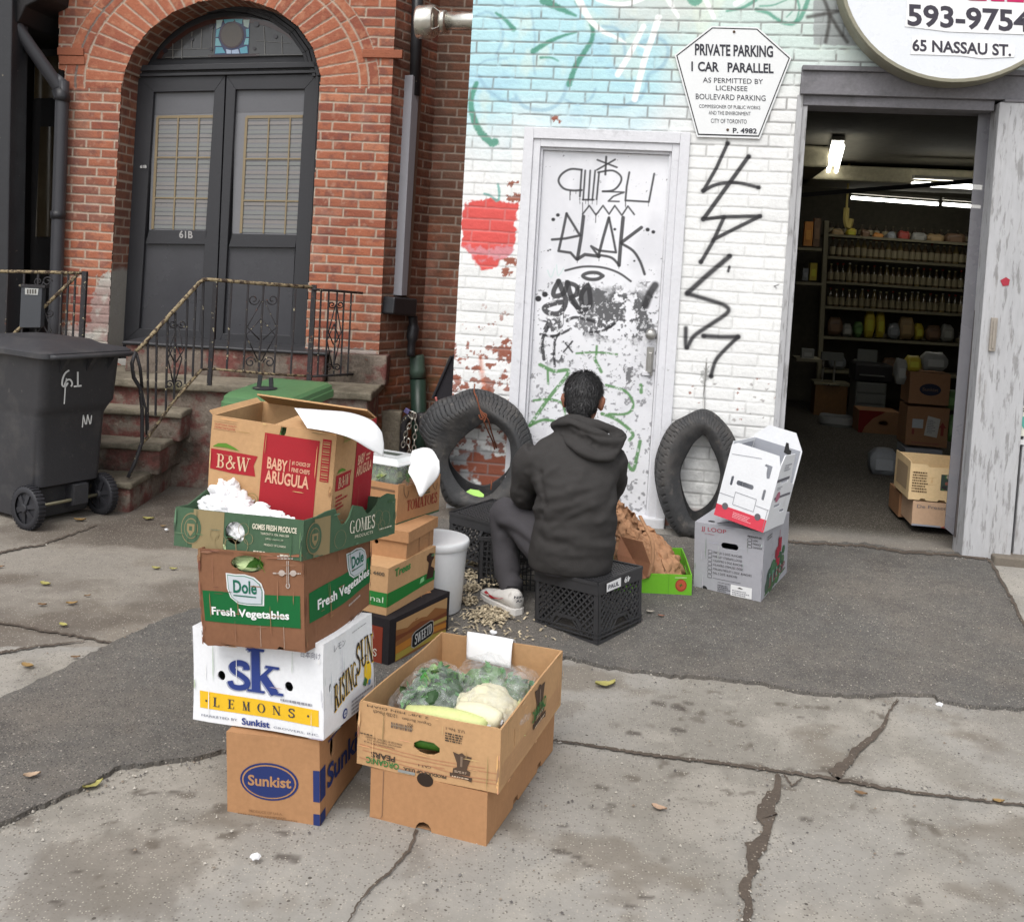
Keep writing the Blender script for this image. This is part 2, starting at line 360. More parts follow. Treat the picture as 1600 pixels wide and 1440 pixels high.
P[..., 2] += .004*(fbm(X*1.5, Y*1.5, 3)-.5)
c = np.empty(P.shape); n1 = fbm(X*1.1, Y*1.1, 11); n2 = fbm(X*5, Y*5, 21, 5); n3 = fbm(X*16, Y*16, 31, 3)
c[:] = C(154,150,143)
c = mix(c, C(142,137,128), sm(.45, .62, n1)); c = mix(c, C(172,166,156), sm(.52, .7, n2)*.5)
c = mix(c, C(124,116,105), sm(.60, .72, fbm(X*2.6, Y*3.4, 41, 5))*.75)
c = mix(c, C(98,90,81), sm(.66, .76, n3)*sm(.5, .6, n1)*.8)
vis = (Y > 2) & (Y < 8) & (abs(X) < 4)
Pc = np.where(vis[..., None], P, np.array([0, 4., 0]))
pt = Paint(Pc, c)
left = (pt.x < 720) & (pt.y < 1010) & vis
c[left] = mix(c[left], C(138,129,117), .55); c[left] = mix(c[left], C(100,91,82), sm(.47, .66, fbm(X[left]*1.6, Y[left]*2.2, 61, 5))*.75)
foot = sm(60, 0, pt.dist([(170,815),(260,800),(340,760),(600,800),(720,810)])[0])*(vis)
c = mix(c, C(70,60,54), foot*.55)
for q, r in (([(0,1440),(60,1330),(210,1290),(330,1330),(260,1440)], .8), ([(590,1440),(620,1408),(670,1404),(690,1440)], .5), ([(862,1110),(872,1090),(905,1100),(900,1125),(868,1130)], .8), ([(1500,1120),(1600,1100),(1640,1200),(1540,1190)], .5), ([(620,1330),(660,1320),(668,1350),(640,1370)], .7)):
    pt.c = c; pt.blob(q, C(104,95,85), 8, 14, r*.5, .06)
for x, y, r in ((940,1230,8),(957,1258,6),(950,1265,4),(877,1330,10),(900,1338,8),(915,1350,6),(925,1260,5),(880,1290,4),(1030,1098,9),(1060,1105,9),(1075,1098,6),(990,1145,8),(1060,1140,8),(1250,1120,4),(1405,1333,6),(440,1300,9),(450,1340,14),(90,1410,9),(220,1150+90,6),(240,1238,7),(250,1290,5),(275,1238,8),(120,1360,7),(210,1330,8),(1008,1400,9),(985,1415,8),(1260,1280,7)):
    pt.stroke([(x-r, y-r*.2), (x, y), (x+r, y+r*.25)], r*.8, C(74,66,60), 1.5, op=.75, rag=.5)
shop = WP.n[0]*(X-WP.P[0])+WP.n[1]*(Y-WP.P[1])
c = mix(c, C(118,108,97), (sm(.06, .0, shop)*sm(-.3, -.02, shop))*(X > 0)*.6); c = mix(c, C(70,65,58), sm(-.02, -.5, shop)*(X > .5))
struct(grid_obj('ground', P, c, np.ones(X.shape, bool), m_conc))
def jit(pts, a, step, seed=0):
    out = []; rnd = random.Random(seed); n = len(pts)
    for i in range(n-1):
        p, q = np.array(pts[i], float), np.array(pts[i+1], float); k = max(1, int(np.hypot(*(q-p)[:2])/step))
        for j in range(k):
            t = p+(q-p)*j/k; t[:2] += [rnd.uniform(-a, a), rnd.uniform(-a, a)]; out.append(t)
    out.append(np.array(pts[-1], float)); return out
def sheet2d(outline, holes=(), step=.06):
    """flat polygon with holes, cut into small cells: vertices, faces, boundary edges"""
    bm = bmesh.new(); es = []
    for lp in [outline]+list(holes):
        vs = [bm.verts.new((float(p[0]), float(p[1]), 0)) for p in lp]
        es += [bm.edges.new((vs[i], vs[(i+1) % len(vs)])) for i in range(len(vs))]
    bmesh.ops.triangle_fill(bm, edges=es, use_beauty=True, use_dissolve=False)
    a = np.array(outline); lo, hi = a.min(0), a.max(0)
    for ax in (0, 1):
        n = max(1, int(round((hi[ax]-lo[ax])/step)))
        for k in range(1, n):
            co = [0, 0, 0]; co[ax] = lo[ax]+(hi[ax]-lo[ax])*k/n+1e-5; no = [0, 0, 0]; no[ax] = 1
            bmesh.ops.bisect_plane(bm, geom=bm.verts[:]+bm.edges[:]+bm.faces[:], plane_co=co, plane_no=no, dist=1e-6)
    bm.normal_update()
    for f in bm.faces:
        if f.normal.z < 0: f.normal_flip()
    bm.verts.index_update()
    V_ = np.array([v.co[:2] for v in bm.verts]); F_ = [tuple(v.index for v in f.verts) for f in bm.faces]; B_ = []
    for e in bm.edges:
        if len(e.link_faces) == 1:
            f = e.link_faces[0]; l = [x for x in f.loops if x.edge == e][0]; B_.append((l.vert.index, l.link_loop_next.vert.index))
    bm.free(); return V_, F_, B_
def patch(name, px, h, m, ja=2., js=12, seed=0, step=.12, edge=.0):
    pg = [gnd(*p)[:2] for p in jit(list(px)+[px[0]], ja, js, seed)[:-1]]
    v, f, b = sheet2d(pg, (), step); z = gz(v[:, 0], v[:, 1])
    z = z+.004*(fbm(v[:, 0]*1.5, v[:, 1]*1.5, 3)-.5)
    mb = MB(); mb.add(np.column_stack([v, z+h]), f)
    if edge:
        k = len(v); mb.add(np.column_stack([v, z-edge]), [])
        mb.f += [(j, i, i+k, j+k) for i, j in b]
    return struct(mb.build(name, m, smooth=False))
patch('asphalt_drive', [(1230,849),(1290,850),(1350,852),(1415,863),(1480,866),(1544,872),(1556,890),(1583,940),(1600,980),(1690,1090),(2100,1180),(2100,1200),(1600,1111),(1507,1106),(1466,1099),(1461,1088),(1406,1088),(1360,1092),(1285,1088),(1244,1083),(1184,1071),(1119,1063),(1045,1060),(952,1046),(883,1030),(700,1080),(500,1140),(320,1186),(220,1200),(188,1202),(138,1232),(69,1262),(0,1294),(-160,1360),(-900,1660),(-900,1420),(-160,1170),(0,1096),(69,1064),(183,1005),(257,970),(317,952),(450,900),(600,850),(690,815),(770,818),(900,826),(1000,836),(1100,846)], .016, m_asph, 1.6, 9, 4, .15, .01)
crack_n = 0
def crack(pts, w=1., h=.007, seed=0):
    q = [p[:2] for p in pts]; P_ = jit([(p[0], p[1], p[2]*w*.62) for p in pts], 1.3, 4, seed); rnd = random.Random(seed)
    L_, R_ = [], []
    for i, p in enumerate(P_):
        d = P_[min(i+1, len(P_)-1)][:2]-P_[max(i-1, 0)][:2]; d = d/(np.hypot(*d)+1e-9); n = np.array([-d[1], d[0]])
        k_ = [.35+1.3*float(fbm(np.array(i*.45), np.array(seed+9.*s_), 3)) for s_ in (0, 1)]
        L_.append(gnd(*(p[:2]+n*p[2]*.5*k_[0]), h)); R_.append(gnd(*(p[:2]-n*p[2]*.5*k_[1]), h))
    mb = MB(); k = len(L_); mb.add(L_+R_, [(i, i+1, k+i+1, k+i) for i in range(k-1)]); struct(mb.build('pavement_crack', m_crack))
z2 = lambda x, y, w: (860+x/2.162, 780+y/2.162, w)
crack([z2(-60,800,4), z2(10,812,4), z2(160,832,6), z2(330,860,8), z2(620,893,7), z2(800,920,6), z2(980,945,9), z2(1200,985,6), z2(1600,1032,5), z2(1720,1046,5)], seed=1)
crack([z2(770,925,14), z2(765,980,18), z2(735,1030,40), z2(728,1065,44), z2(735,1100,18), z2(720,1140,24), z2(695,1180,54), z2(680,1210,34), z2(680,1260,22), z2(655,1310,28), z2(665,1350,20), z2(675,1390,24), z2(655,1440,16), z2(650,1500,14)], seed=2)
crack([z2(960,935,34), z2(1000,885,22), z2(1040,835,18), z2(1090,800,17), z2(1125,760,9), z2(1140,720,6), z2(1175,675,5)], seed=3)
crack([z2(790,925,5), z2(815,968,4), z2(850,940,4)], seed=13)
crack([(652,1296,7), (640,1325,7), (610,1360,6), (580,1385,6), (560,1410,4), (540,1445,4)], seed=4)
z1 = lambda x, y, w: (x/2.18, 780+y/2.18, w)
crack([z1(-20,183,4), z1(150,150,4), z1(250,115,3), z1(330,85,2)], seed=5); crack([z1(-20,412,4), z1(150,445,5), z1(300,470,4), z1(400,492,4)], seed=6); crack([z1(-20,525,5), z1(120,500,4), z1(290,480,2)], seed=7)
crack([(1222,846,4), (1290,849,5), (1350,852,5), (1415,862,6), (1480,866,5), (1540,872,7)], h=.02, seed=8); crack([(1541,868,5), (1556,890,6), (1583,940,7), (1605,985,7)], h=.02, seed=9)
# ------------------------------------------------------------------ white brick garage
garage = thing('garage_building', 'white painted brick garage front with mural, black graffiti and open shop doorway', 'building', (0, 6.3, 0))
m_wall = mat('painted_brick', attr=True, rough=.72, var=.05, vs=6, bump=.35, bs=45)
u0, u1 = -1.50, 2.6
us = np.arange(u0, u1, .0052); zs = np.arange(0.0, 3.62, .0052); U, Z = np.meshgrid(us, zs, indexing='ij')
jm, bid, bd, hz, bi, bj = bricks(U+.02, Z-.012, .222, .0676, .0088, 3, .004)
disp = -.0035*jm*(.5+.8*fbm(U*20, Z*20, 2))+.002*(fbm(U*30, Z*30, 9)-.5)+.0025*(bid-.5)
P = WP.xyz(U, Z, disp); q = proj(P); qx, qy = q[..., 0], q[..., 1]
c = np.empty(P.shape); c[:] = (.77, .77, .755)
nA = fbm(U*3, Z*3, 50); nB = fbm(U*22, Z*22, 51); nC = fbm(U*60, Z*60, 52, 3)
c = mix(c, (.70, .70, .69), sm(.5, .75, nA)*.5+.25*sm(.6, .75, nB)); c = c*(1-.07*(bid-.5))[..., None]
c = mix(c, (.50, .50, .49), sm(640, 790, qy)*sm(.35, .6, nB)*.8)
# mural ground: sky blue fading out downward, greenish at the right
mb_ = sm(255, 120, qy+60*(nA-.5)+(qx < 800)*(-25))
c = mix(c, (.43, .67, .72), mb_*.97*sm(1125, 1010, qx+90*(nA-.5)))
c = mix(c, (.53, .66, .61), sm(170, 60, qy)*sm(980, 1090, qx+90*(nA-.5))*.8)
c = mix(c, (.62, .62, .57), sm(75, 20, qy+40*(nB-.5))*sm(920, 980, qx)*sm(1130, 1050, qx)*.7)
c = mix(c, (.33, .54, .67), sm(.52, .68, fbm(U*4+3, Z*5, 71))*mb_*.45*sm(1060, 960, qx))
c = mix(c, (.74, .77, .62), sm(.60, .74, fbm(U*5+8, Z*4, 72))*mb_*.35)
pw = Paint(P, c)
zA = lambda L, x0=700, y0=0, s=3.6: [(x0+x/s, y0+y/s) for x, y in L]
BL_, GR_, WH_ = (.26, .43, .54), (.075, .27, .19), (.88, .89, .87)
for L_, w in (([(870,150),(940,160),(985,200),(990,250),(1000,330)], 5), ([(1090,240),(1160,210),(1220,240),(1240,300),(1200,380),(1130,420),(1110,500),(1060,570),(960,600),(880,590)], 6), ([(170,430),(220,500),(300,560),(380,560)], 6), ([(380,540),(430,600),(520,620),(600,600),(650,540),(665,480)], 6), ([(660,560),(730,590),(800,560),(830,500)], 4), ([(160,90),(230,70),(290,130),(310,210),(270,310)], 4), ([(470,60),(480,140),(490,220),(480,330),(490,420)], 3), ([(300,0),(330,30),(400,40)], 4), ([(170,370),(220,340),(330,330)], 3)):
    pw.stroke(zA(L_), w, BL_, 2, op=.6, rag=.35)
for L_, w, tp in (([(540,0),(600,35),(680,72),(720,90)], 15, (1, .2)), ([(720,10),(780,90),(812,160),(810,220),(770,290),(720,370),(680,475)], 9, (.6, 1.0)), ([(478,290),(560,240),(640,205),(722,182)], 9, (1, .3)), ([(160,470),(130,560),(140,650),(180,740),(240,800),(262,800)], 15, (.5, .9)), ([(270,75),(320,110),(370,165)], 8, (.5, 1)), ([(520,325),(580,325),(620,345)], 4, (1, .5))):
    pw.stroke(zA(L_), w, GR_, 1.6, tp, .92, rag=.3)
zB = lambda L: zA(L, 1000, 0, 4.8)
for L_, w, tp in (([(650,85),(760,62),(850,15),(880,-20)], 7, (.5, 1)), ([(870,75),(960,100),(1060,165),(1140,180),(1200,140),(1230,80),(1262,0)], 7, (.8, 1)), ([(900,48),(1000,40),(1100,0)], 3, (1, .7)), ([(1180,0),(1195,70),(1170,160)], 4, (1, .6)), ([(1100,130),(1140,90)], 2, (1, 1)), ([(380,-5),(410,20),(440,0)], 12, (1, 1))):
    pw.stroke(zB(L_), w, (.11, .33, .24), 1.4, tp, .9, rag=.3)
for L_, w, tp in (([(735,0),(790,100),(860,170),(950,215),(1000,242)], 12, (1, .2)), ([(840,0),(930,22),(1010,22),(1100,-10)], 8, (.7, 1)), ([(1185,100),(1150,210),(1105,340),(1050,560)], 10, (1, .9)), ([(1100,150),(1030,290),(955,420)], 9, (.9, 1)), ([(1235,-10),(1262,40),(1295,95)], 9, (1, .6)), ([(1065,250),(1110,270)], 3, (1, 1))):
    pw.stroke(zA(L_), w, WH_, 1.2, tp, .96)
pw.stroke(zB([(490,-10),(520,60),(555,135)]), 8, WH_, 1.2, (1, .8), .95); pw.stroke(zB([(720,30),(780,-10)]), 9, WH_, 1.2, None, .9)
# red fruit and its stem, flaked to bare brick
c = pw.c
pw.blob([(747,312),(772,309),(790,318),(808,319),(806,350),(805,382),(790,402),(770,422),(750,422),(736,402),(722,384),(721,332),(732,315)], (.62, .055, .045), 1.2, 4, .95)
pw.blob([(726,385),(760,390),(800,385),(790,405),(760,402),(735,404)], (.55, .50, .58), 3, 8, .35)
for L_ in ([(778,288),(780,300),(779,313)], [(757,303),(766,306),(776,314)]): pw.stroke(L_, 4, (.12, .36, .32), 1, op=.85, rag=.4)
BR = (.27, .085, .05)
for x, y, r in ((800,286,10),(806,310,13),(800,410,12),(792,425,9),(868,187,9),(791,533,9),(786,548,16),(797,560,12),(766,570,8),(724,604,10),(716,560,7),(790,590,8),(729,560,6),(745,575,7),(760,610,7),(777,600,6),(715,590,9),(775,630,9),(740,640,9)):
    a = [(x+r*(.7+.5*random.random())*math.cos(k*.9), y+r*.6*(.7+.5*random.random())*math.sin(k*.9)) for k in range(7)]
    pw.blob(a, BR, .8, 5, .97, .2)
c = pw.c
peel = sm(.715, .74, fbm(U*26, Z*30, 81, 4)+.16*sm(470, 640, qy)*(qx < 830)-.03*(qx > 830))*sm(440, 520, qy)*(qx < 830)
c = mix(c, BR, peel*.9)
bare = sm(.42, .5, fbm(U*9, Z*10, 83, 4)+.35*sm(660, 760, qy)-.12)*sm(655, 700, qy+30*(nA-.5))
bcol = mix(np.broadcast_to(np.array(BR), P.shape), (.36, .36, .36), sm(.5, .6, fbm(U*14, Z*14, 85, 4)))
low = bare*(qx < 860)+bare*.85*sm(790, 805, qy)*(qx > 1000)
c = c*(1-low[..., None])+bcol*low[..., None]
for k in range(26):                                          # chips that show the brick
    x, y = random.uniform(1075, 1225), random.uniform(590, 660); r = random.uniform(1, 3.6)
    pw.c = c; pw.blob([(x-r, y), (x, y-r*.7), (x+r*1.4, y), (x+.3*r, y+r)], BR if random.random() < .6 else (.35, .33, .32), .6, 2, .9, .4)
c = pw.c
# joints: dark and gappy in the mural, soft lower down
jd = jm*sm(.30, .55, fbm(U*13, Z*13, 91, 4)+.12*hz)
c = mix(c, (.12, .11, .105), jd*(.62*sm(330, 150, qy)+.06+.30*sm(560, 700, qy)))
c = mix(c, (.40, .40, .39), jm*.22)
pw.c = c
pw.stroke([(751,560),(754,590),(757,612),(760,660)], 6, (.55, .16, .08), 3, op=.6, rag=.7)
pw.stroke([(1104,560),(1102,600),(1100,645)], 2, (.2, .2, .2), 1, op=.6); pw.blob([(1095,580),(1108,572),(1106,597),(1097,600)], (.3, .3, .29), 1.5, 6, .7, .3)
BK = (.028, .027, .03)
zC = lambda L: zA(L, 1050, 200, 2.88)
for L_, w, so, sp in (([(250,70),(200,180),(140,285)], 4.6, .9, 0), ([(140,285),(200,255),(290,247),(390,268)], 4.6, .9, 1), ([(345,128),(250,260),(140,412)], 5.4, 1, 0), ([(140,412),(230,400),(398,397)], 4.8, .9, 0), ([(398,397),(290,450),(185,503)], 4.8, 1, 0), ([(235,400),(185,510),(130,605)], 5, 1.2, 0), ([(258,578),(150,670),(68,745)], 6.5, 2, 0), ([(68,745),(170,775),(240,800),(250,830),(180,880),(100,935),(65,985),(62,900)], 5.5, 2, 1), ([(140,935),(220,940),(298,940)], 5.5, 2, 0), ([(298,940),(235,1000),(195,1050),(175,1118)], 5, 1.6, 1), ([(258,625),(253,645)], 3.5, .8, 0), ([(480,705),(460,712),(470,722)], 1.2, .6, 0)):
    pw.stroke(zC(L_), w*2.6, BK, 4, op=.14, sp=sp)
    pw.stroke(zC(L_), w*1.25, BK, so, op=.95, sp=sp)
for x, y in ((1137,224),(1170,245),(1099,298),(1185,293),(1099,342),(1187,338),(1095,409),(1140,400),(1075,457),(1073,543),(1153,526),(1100,525),(1111,588)): pw.stroke([(x-.5, y), (x+.5, y)], 7, BK, 1.3, op=.95)
pw.blob([(1271,-30),(1271,70),(1376,74),(1400,110),(1345,-30)], (.33, .35, .35), 1, 2, .9)
for L_ in ([(1283,-10),(1296,25),(1290,66)], [(1262,27),(1300,20),(1326,14)], [(1297,24),(1310,46),(1324,66)], [(1325,14),(1327,20)]): pw.stroke(L_, 6, (.07, .065, .06), 2.4, op=.85)
c = pw.c
def below(p, q): return (qx-p[0])*(q[1]-p[1])-(qy-p[1])*(q[0]-p[0])
hole_door = (U > -1.15) & (U < -.232) & (Z < 2.36)
hole_shop = (U > .352) & (Z < 2.66)
wall = grid_obj('wall', P, c, ~(hole_door | hole_shop), m_wall, garage)
m_rb = mat('old_red_brick', attr=True, rough=.88, var=.10, vs=8, bump=.5, bs=60)
m_dark = mat('dark_interior', C(58,54,48), rough=.9, var=.2, vs=2)
m_trimw = mat('weathered_white_paint', C(226,226,230), rough=.6, var=.07, vs=5, bump=.2, bs=60, stains=[((.30,.30,.31), 7, .60, .72, .5), ((.28,.27,.26), 34, .66, .70, .6)])
def wbox(mb, u0, z0, u1, z1, d0, d1, pl=WP, col=None):   # block on a wall plane, from depth d0 (back) to d1 (front)
    q = lambda d: [pl.xyz(u0, z0, d), pl.xyz(u1, z0, d), pl.xyz(u1, z1, d), pl.xyz(u0, z1, d)]
    return mb.hexa(q(d0), q(d1), col)
side = MB(); wbox(side, -1.50, 0, -1.47, 3.6, -2.4, -.012); 
side.build('wall_return', mat('dark_brick_return', (.16, .07, .045), rough=.9, var=.25, vs=8, bump=.5, bs=30), garage)  # side wall coloured dark so it bounces little light into the recess
# door frame, painted surround
fr = MB(); U0, U1, ZT = -1.158, -.222, 2.372
wbox(fr, U0, .1, U0+.055, ZT, -.1, .022); wbox(fr, U1-.055, .1, U1, ZT, -.1, .022); wbox(fr, U0+.055, ZT-.062, U1-.055, ZT, -.1, .0225)
wbox(fr, U0+.055, .1, U0+.096, ZT-.062, -.1, .010); wbox(fr, U1-.096, .1, U1-.055, ZT-.062, -.1, .010); wbox(fr, U0+.096, ZT-.106, U1-.096, ZT-.062, -.1, .0105)
wbox(fr, U0+.096, .1, U0+.110, ZT-.106, -.1, -.012); wbox(fr, U1-.110, .1, U1-.096, ZT-.106, -.1, -.012); wbox(fr, U0+.110, ZT-.122, U1-.110, ZT-.106, -.1, -.0115)
fr.build('door_frame', m_trimw, garage, bevel=.003)
th = MB(); wbox(th, U0, .08, U1, .195, -.16, .03); th.build('door_sill', m_trimw, garage, bevel=.01)
# ------------------------------------------------------------------ steel door with graffiti
door = thing('steel_door', 'white painted steel door covered in black and green graffiti tags', 'door', WP.xyz(-.67, .2))
m_door = mat('scuffed_door_paint', attr=True, rough=.42, var=.03, vs=3, bump=.08, bs=14, spec=.45)
us = np.arange(U0+.111, U1-.110, .0031); zs = np.arange(.196, ZT-.121, .0031); U, Z = np.meshgrid(us, zs, indexing='ij')
P = WP.xyz(U, Z, -.034+.0012*(fbm(U*4, Z*4, 4)-.5)); c = np.empty(P.shape); c[:] = (.74, .74, .765)
pd = Paint(P, c); qx, qy = pd.x, pd.y; nB = fbm(U*14, Z*14, 31, 4); nC = fbm(U*45, Z*45, 32, 4)
c = mix(c, (.60, .60, .63), .6*sm(.45, .7, fbm(U*5, Z*4, 33))); c = mix(c, (.55, .55, .57), sm(500, 560, qy)*.25)
c = mix(c, (.24, .24, .25), sm(.68, .71, nC+.06*sm(430, 700, qy)-.10*(qy < 440))*.85)
c = mix(c, (.26, .26, .27), sm(.60, .64, nC*.6+nB*.4+.10*sm(690, 790, qy)-.02)*(qy > 560)*.75)
pd.c = c; D = lambda L: zA(L, 700, 200, 3.6)
G2 = (.105, .105, .11)
# the peeled grey patch across the middle
msk = sm(34, 8, np.abs((qy-490)-(qx-950)*.05)-20+46*(nB-.5))*sm(905, 925, qx)*(sm(1040, 1015, qx))
c = mix(c, G2, msk*sm(.47, .52, .55*nB+.45*nC+.10*sm(40, 5, np.hypot(qx-935, qy-470)))); pd.c = c
msk = sm(850, 856, qx)*sm(905, 885, qx)*sm(492, 500, qy)*sm(575, 560, qy)
c = mix(c, G2, msk*sm(.50, .54, .5*fbm(U*40, Z*12, 41)+.5*nC)); pd.c = c
pd.blob(D([(715,900),(790,880),(860,910),(905,960),(880,1020),(800,1010),(750,990)]), G2, .8, 6, .95, .25); pd.blob(D([(770,1040),(840,1030),(830,1130),(770,1150),(720,1120)]), G2, .8, 8, .9, .25); pd.blob(D([(990,1350),(1040,1345),(1045,1380),(1015,1440),(995,1400)]), G2, .8, 4, .9, .25)
for L_, w, sp in (([(890,163),(885,262)], 2.6, 0), ([(840,180),(950,222)], 2.2, 0), ([(940,178),(838,236)], 2.2, 0),
 ([(752,236),(690,232),(640,260),(622,300),(650,340),(700,352),(752,350)], 2.6, 1), ([(752,236),(742,385)], 2.4, 0), ([(772,240),(760,404)], 2.2, 0), ([(800,240),(790,404)], 2.2, 0), ([(828,240),(812,404)], 2.2, 0), ([(758,404),(820,404)], 2.2, 0), ([(850,250),(836,402)], 2.3, 0), ([(845,250),(925,240),(972,272),(968,312),(930,350),(870,357)], 2.4, 1), ([(870,357),(990,362),(930,385),(902,412),(962,414)], 2, 0), ([(1020,250),(1005,330),(998,408),(1130,416),(1160,258)], 2.4, 0),
 ([(757,485),(795,437),(832,490),(872,437),(906,485),(938,437),(978,492),(1012,440),(1048,487)], 2, 0), ([(757,420),(757,500)], 1, 0), ([(832,480),(830,532)], 1, 0), ([(998,410),(998,440)], 1, 0), ([(686,355),(686,405)], 1.2, 0),
 ([(667,482),(645,590),(622,692),(690,702),(722,738)], 3.2, 0), ([(667,482),(715,560),(742,605),(660,622),(585,628)], 3, 0), ([(762,498),(748,620),(728,738)], 4.2, 0), ([(728,738),(770,712),(850,722)], 4, 0), ([(905,505),(872,620),(845,725)], 3.4, 0), ([(907,510),(930,620),(945,700),(850,690),(805,665),(850,725)], 2.8, 0), ([(985,505),(972,640),(962,772)], 4.4, 0), ([(1088,560),(975,645)], 4, 0), ([(975,650),(1040,690),(1080,750),(1106,822)], 3.2, 1), ([(850,715),(920,730),(962,772)], 3, 1),
 ([(660,802),(760,780),(870,785),(960,815),(1028,862)], 2.6, 1), ([(872,832),(840,815),(790,815),(758,832),(790,850),(840,850),(872,832)], 4.2, 1),
 ([(622,862),(650,930),(662,980),(630,1040),(570,1042),(542,1012),(590,988),(650,978)], 6.2, 1), ([(622,862),(595,915),(600,945),(650,930),(672,870)], 5.6, 1), ([(672,870),(690,940),(742,1032)], 6.4, 1), ([(672,870),(722,890),(722,935),(690,965),(762,1042)], 5.2, 1), ([(785,885),(750,940),(762,1020),(800,990),(792,895)], 5.8, 1), ([(650,980),(650,1085)], 1, 0), ([(1165,885),(1135,930),(1110,1000)], 9, 0),
 ([(515,1080),(560,1090),(540,1130)], 2, 0), ([(520,1160),(600,1170),(690,1130)], 3, 1), ([(540,1300),(530,1200),(560,1120)], 4, 1), ([(600,1340),(600,1200),(640,1140)], 3, 1), ([(560,1170),(620,1165)], 2, 0), ([(650,1260),(700,1200)], 2, 0), ([(660,1210),(700,1260)], 2, 0), ([(670,1085),(720,1065),(830,1090)], 3.4, 1), ([(800,1150),(870,1140),(940,1100)], 3, 1)):
    pd.stroke(D(L_), w*1.35, BK, .7 if w < 9 else 2.5, op=.93, sp=sp)
for x, y, l_ in ((742,385,34),(775,404,22),(790,404,40),(812,404,24),(838,402,30),(690,352,26),(720,352,18),(1000,408,40),(1128,416,24),(728,738,20),(850,722,26),(962,772,18),(650,1045,60)): pd.stroke(D([(x, y), (x-1, y+l_)]), 1.1, BK, .6, op=.8)
for x, y, r in ((618,490,5.5),(592,515,5.5),(1123,572,6),(1155,585,5.5),(508,960,9),(545,936,8.5),(938,570,4),(563,690,2.5),(575,685,2.5),(1048,748,3)): pd.stroke([(700+x/3.6-.3, 200+y/3.6), (700+x/3.6+.3, 200+y/3.6)], r, BK, .8)
GG = (.09, .23, .075); Gd = lambda L: zA(L, 760, 560, 3.13)
for L_, w in (([(262,30),(330,62),(402,66),(300,200),(212,328)], 4.6), ([(232,205),(310,200),(372,222),(388,300)], 3), ([(212,328),(280,300),(365,312)], 3.6), ([(585,130),(680,160),(718,222),(690,268),(600,272)], 3.4), ([(565,270),(640,300),(715,365),(700,398)], 4.2), ([(752,405),(738,470),(718,545),(688,512)], 4.4), ([(755,130),(757,165)], 4.5), ([(528,0),(562,65)], 4), ([(540,-60),(535,10)], 3), ([(440,-25),(540,-30),(640,-20)], 2.6), ([(300,60),(302,125)], 3)):
    pd.stroke(Gd(L_), w*1.25, GG, 1., op=.92)
for L_ in ([(560,800),(580,840),(600,790)], [(610,770),(620,830),(650,790)]): pd.stroke(D(L_), 1.6, (.45, .62, .58), 1, op=.6)
c = mix(pd.c, (.72, .72, .74), msk*0+sm(.64, .68, fbm(U*70, Z*70, 66, 3))*(qy > 470)*.6)
grid_obj('door_leaf', P, c, np.ones(U.shape, bool), m_door, door)
m_steel = mat('tarnished_steel', (.40, .39, .37), rough=.38, metal=.85, var=.15, vs=30)
kb = MB(); kc = Vector(WP.at(1017, 522, -.03)); kn = Vector(WP.n)
rot = kn.to_track_quat('Z', 'Y').to_matrix().to_4x4(); kb.lathe([(.030, 0), (.032, .006), (.018, .014), (.015, .035), (.026, .045), (.030, .058), (.026, .070), (.012, .076)], 20, Matrix.Translation(kc) @ rot)
kb.build('door_knob', m_steel, door, True)
hb = MB(); a, b = WP.uv(1016, 548), WP.uv(1010, 582); wbox(hb, a[0]-.02, b[1]-.02, a[0]+.02, a[1]+.02, -.032, -.026); wbox(hb, a[0]-.008, b[1], a[0]+.012, a[1]-.01, -.026, .006); hb.build('pull_handle', m_steel, door, bevel=.003)
lt = MB(); a = WP.uv(1009, 584); wbox(lt, a[0]-.022, a[1]-.012, a[0]+.022, a[1]+.012, -.032, -.022); lt.build('lock_plate', m_trimw, door, bevel=.002)
# ------------------------------------------------------------------ shop doorway: jamb, lintel, pilaster
m_wood = mat('flaking_white_wood', C(186,186,188), stretch=(1, 1, .16), rough=.7, var=.10, vs=6, bump=.35, bs=70, stains=[((.30,.29,.28), 2.2, .5, .72, .6), ((.19,.185,.18), 46, .53, .62, .72), ((.24,.22,.20), 17, .60, .70, .5)])
m_lint = mat('grey_weathered_timber', C(128,126,130), rough=.75, var=.16, vs=7, bump=.3, bs=40, stains=[((.10,.1,.1), 5, .55, .7, .6)])
jb = MB(); wbox(jb, .340, .12, .372, 2.60, -.12, .010); wbox(jb, .372, .12, .400, 2.545, -.12, -.006); jb.build('door_jamb', m_wood, garage, bevel=.003)
lb = MB(); wbox(lb, .352, 2.60, 2.6, 2.725, -.2, .035); wbox(lb, .352, 2.725, 2.6, 2.752, -.2, .055); wbox(lb, .372, 2.545, 1.36, 2.60, -.2, .004); lb.build('lintel', m_lint, garage, bevel=.004)
pil = thing('timber_pilaster', 'white flaking timber pilaster at the right of the shop doorway', 'pillar', WP.xyz(1.5, .14))
pb = MB(); wbox(pb, 1.372, .13, 1.62, 2.585, -.15, .05); pb.build('post', m_wood, pil, bevel=.006)
pb = MB(); wbox(pb, 1.64, .13, 2.6, 2.585, -.15, .02); pb.build('board_panel', m_wood, pil, bevel=.004)
pb = MB(); wbox(pb, 1.395, 2.585, 2.6, 2.599, -.15, .058); pb.build('cap_strip', m_lint, pil, bevel=.003)
pb = MB(); wbox(pb, 1.52, .10, 2.6, .185, -.15, .11); pb.build('base_block', mat('old_timber_block', C(116,108,98), rough=.85, var=.15, vs=8, bump=.4, bs=40), pil, bevel=.01)
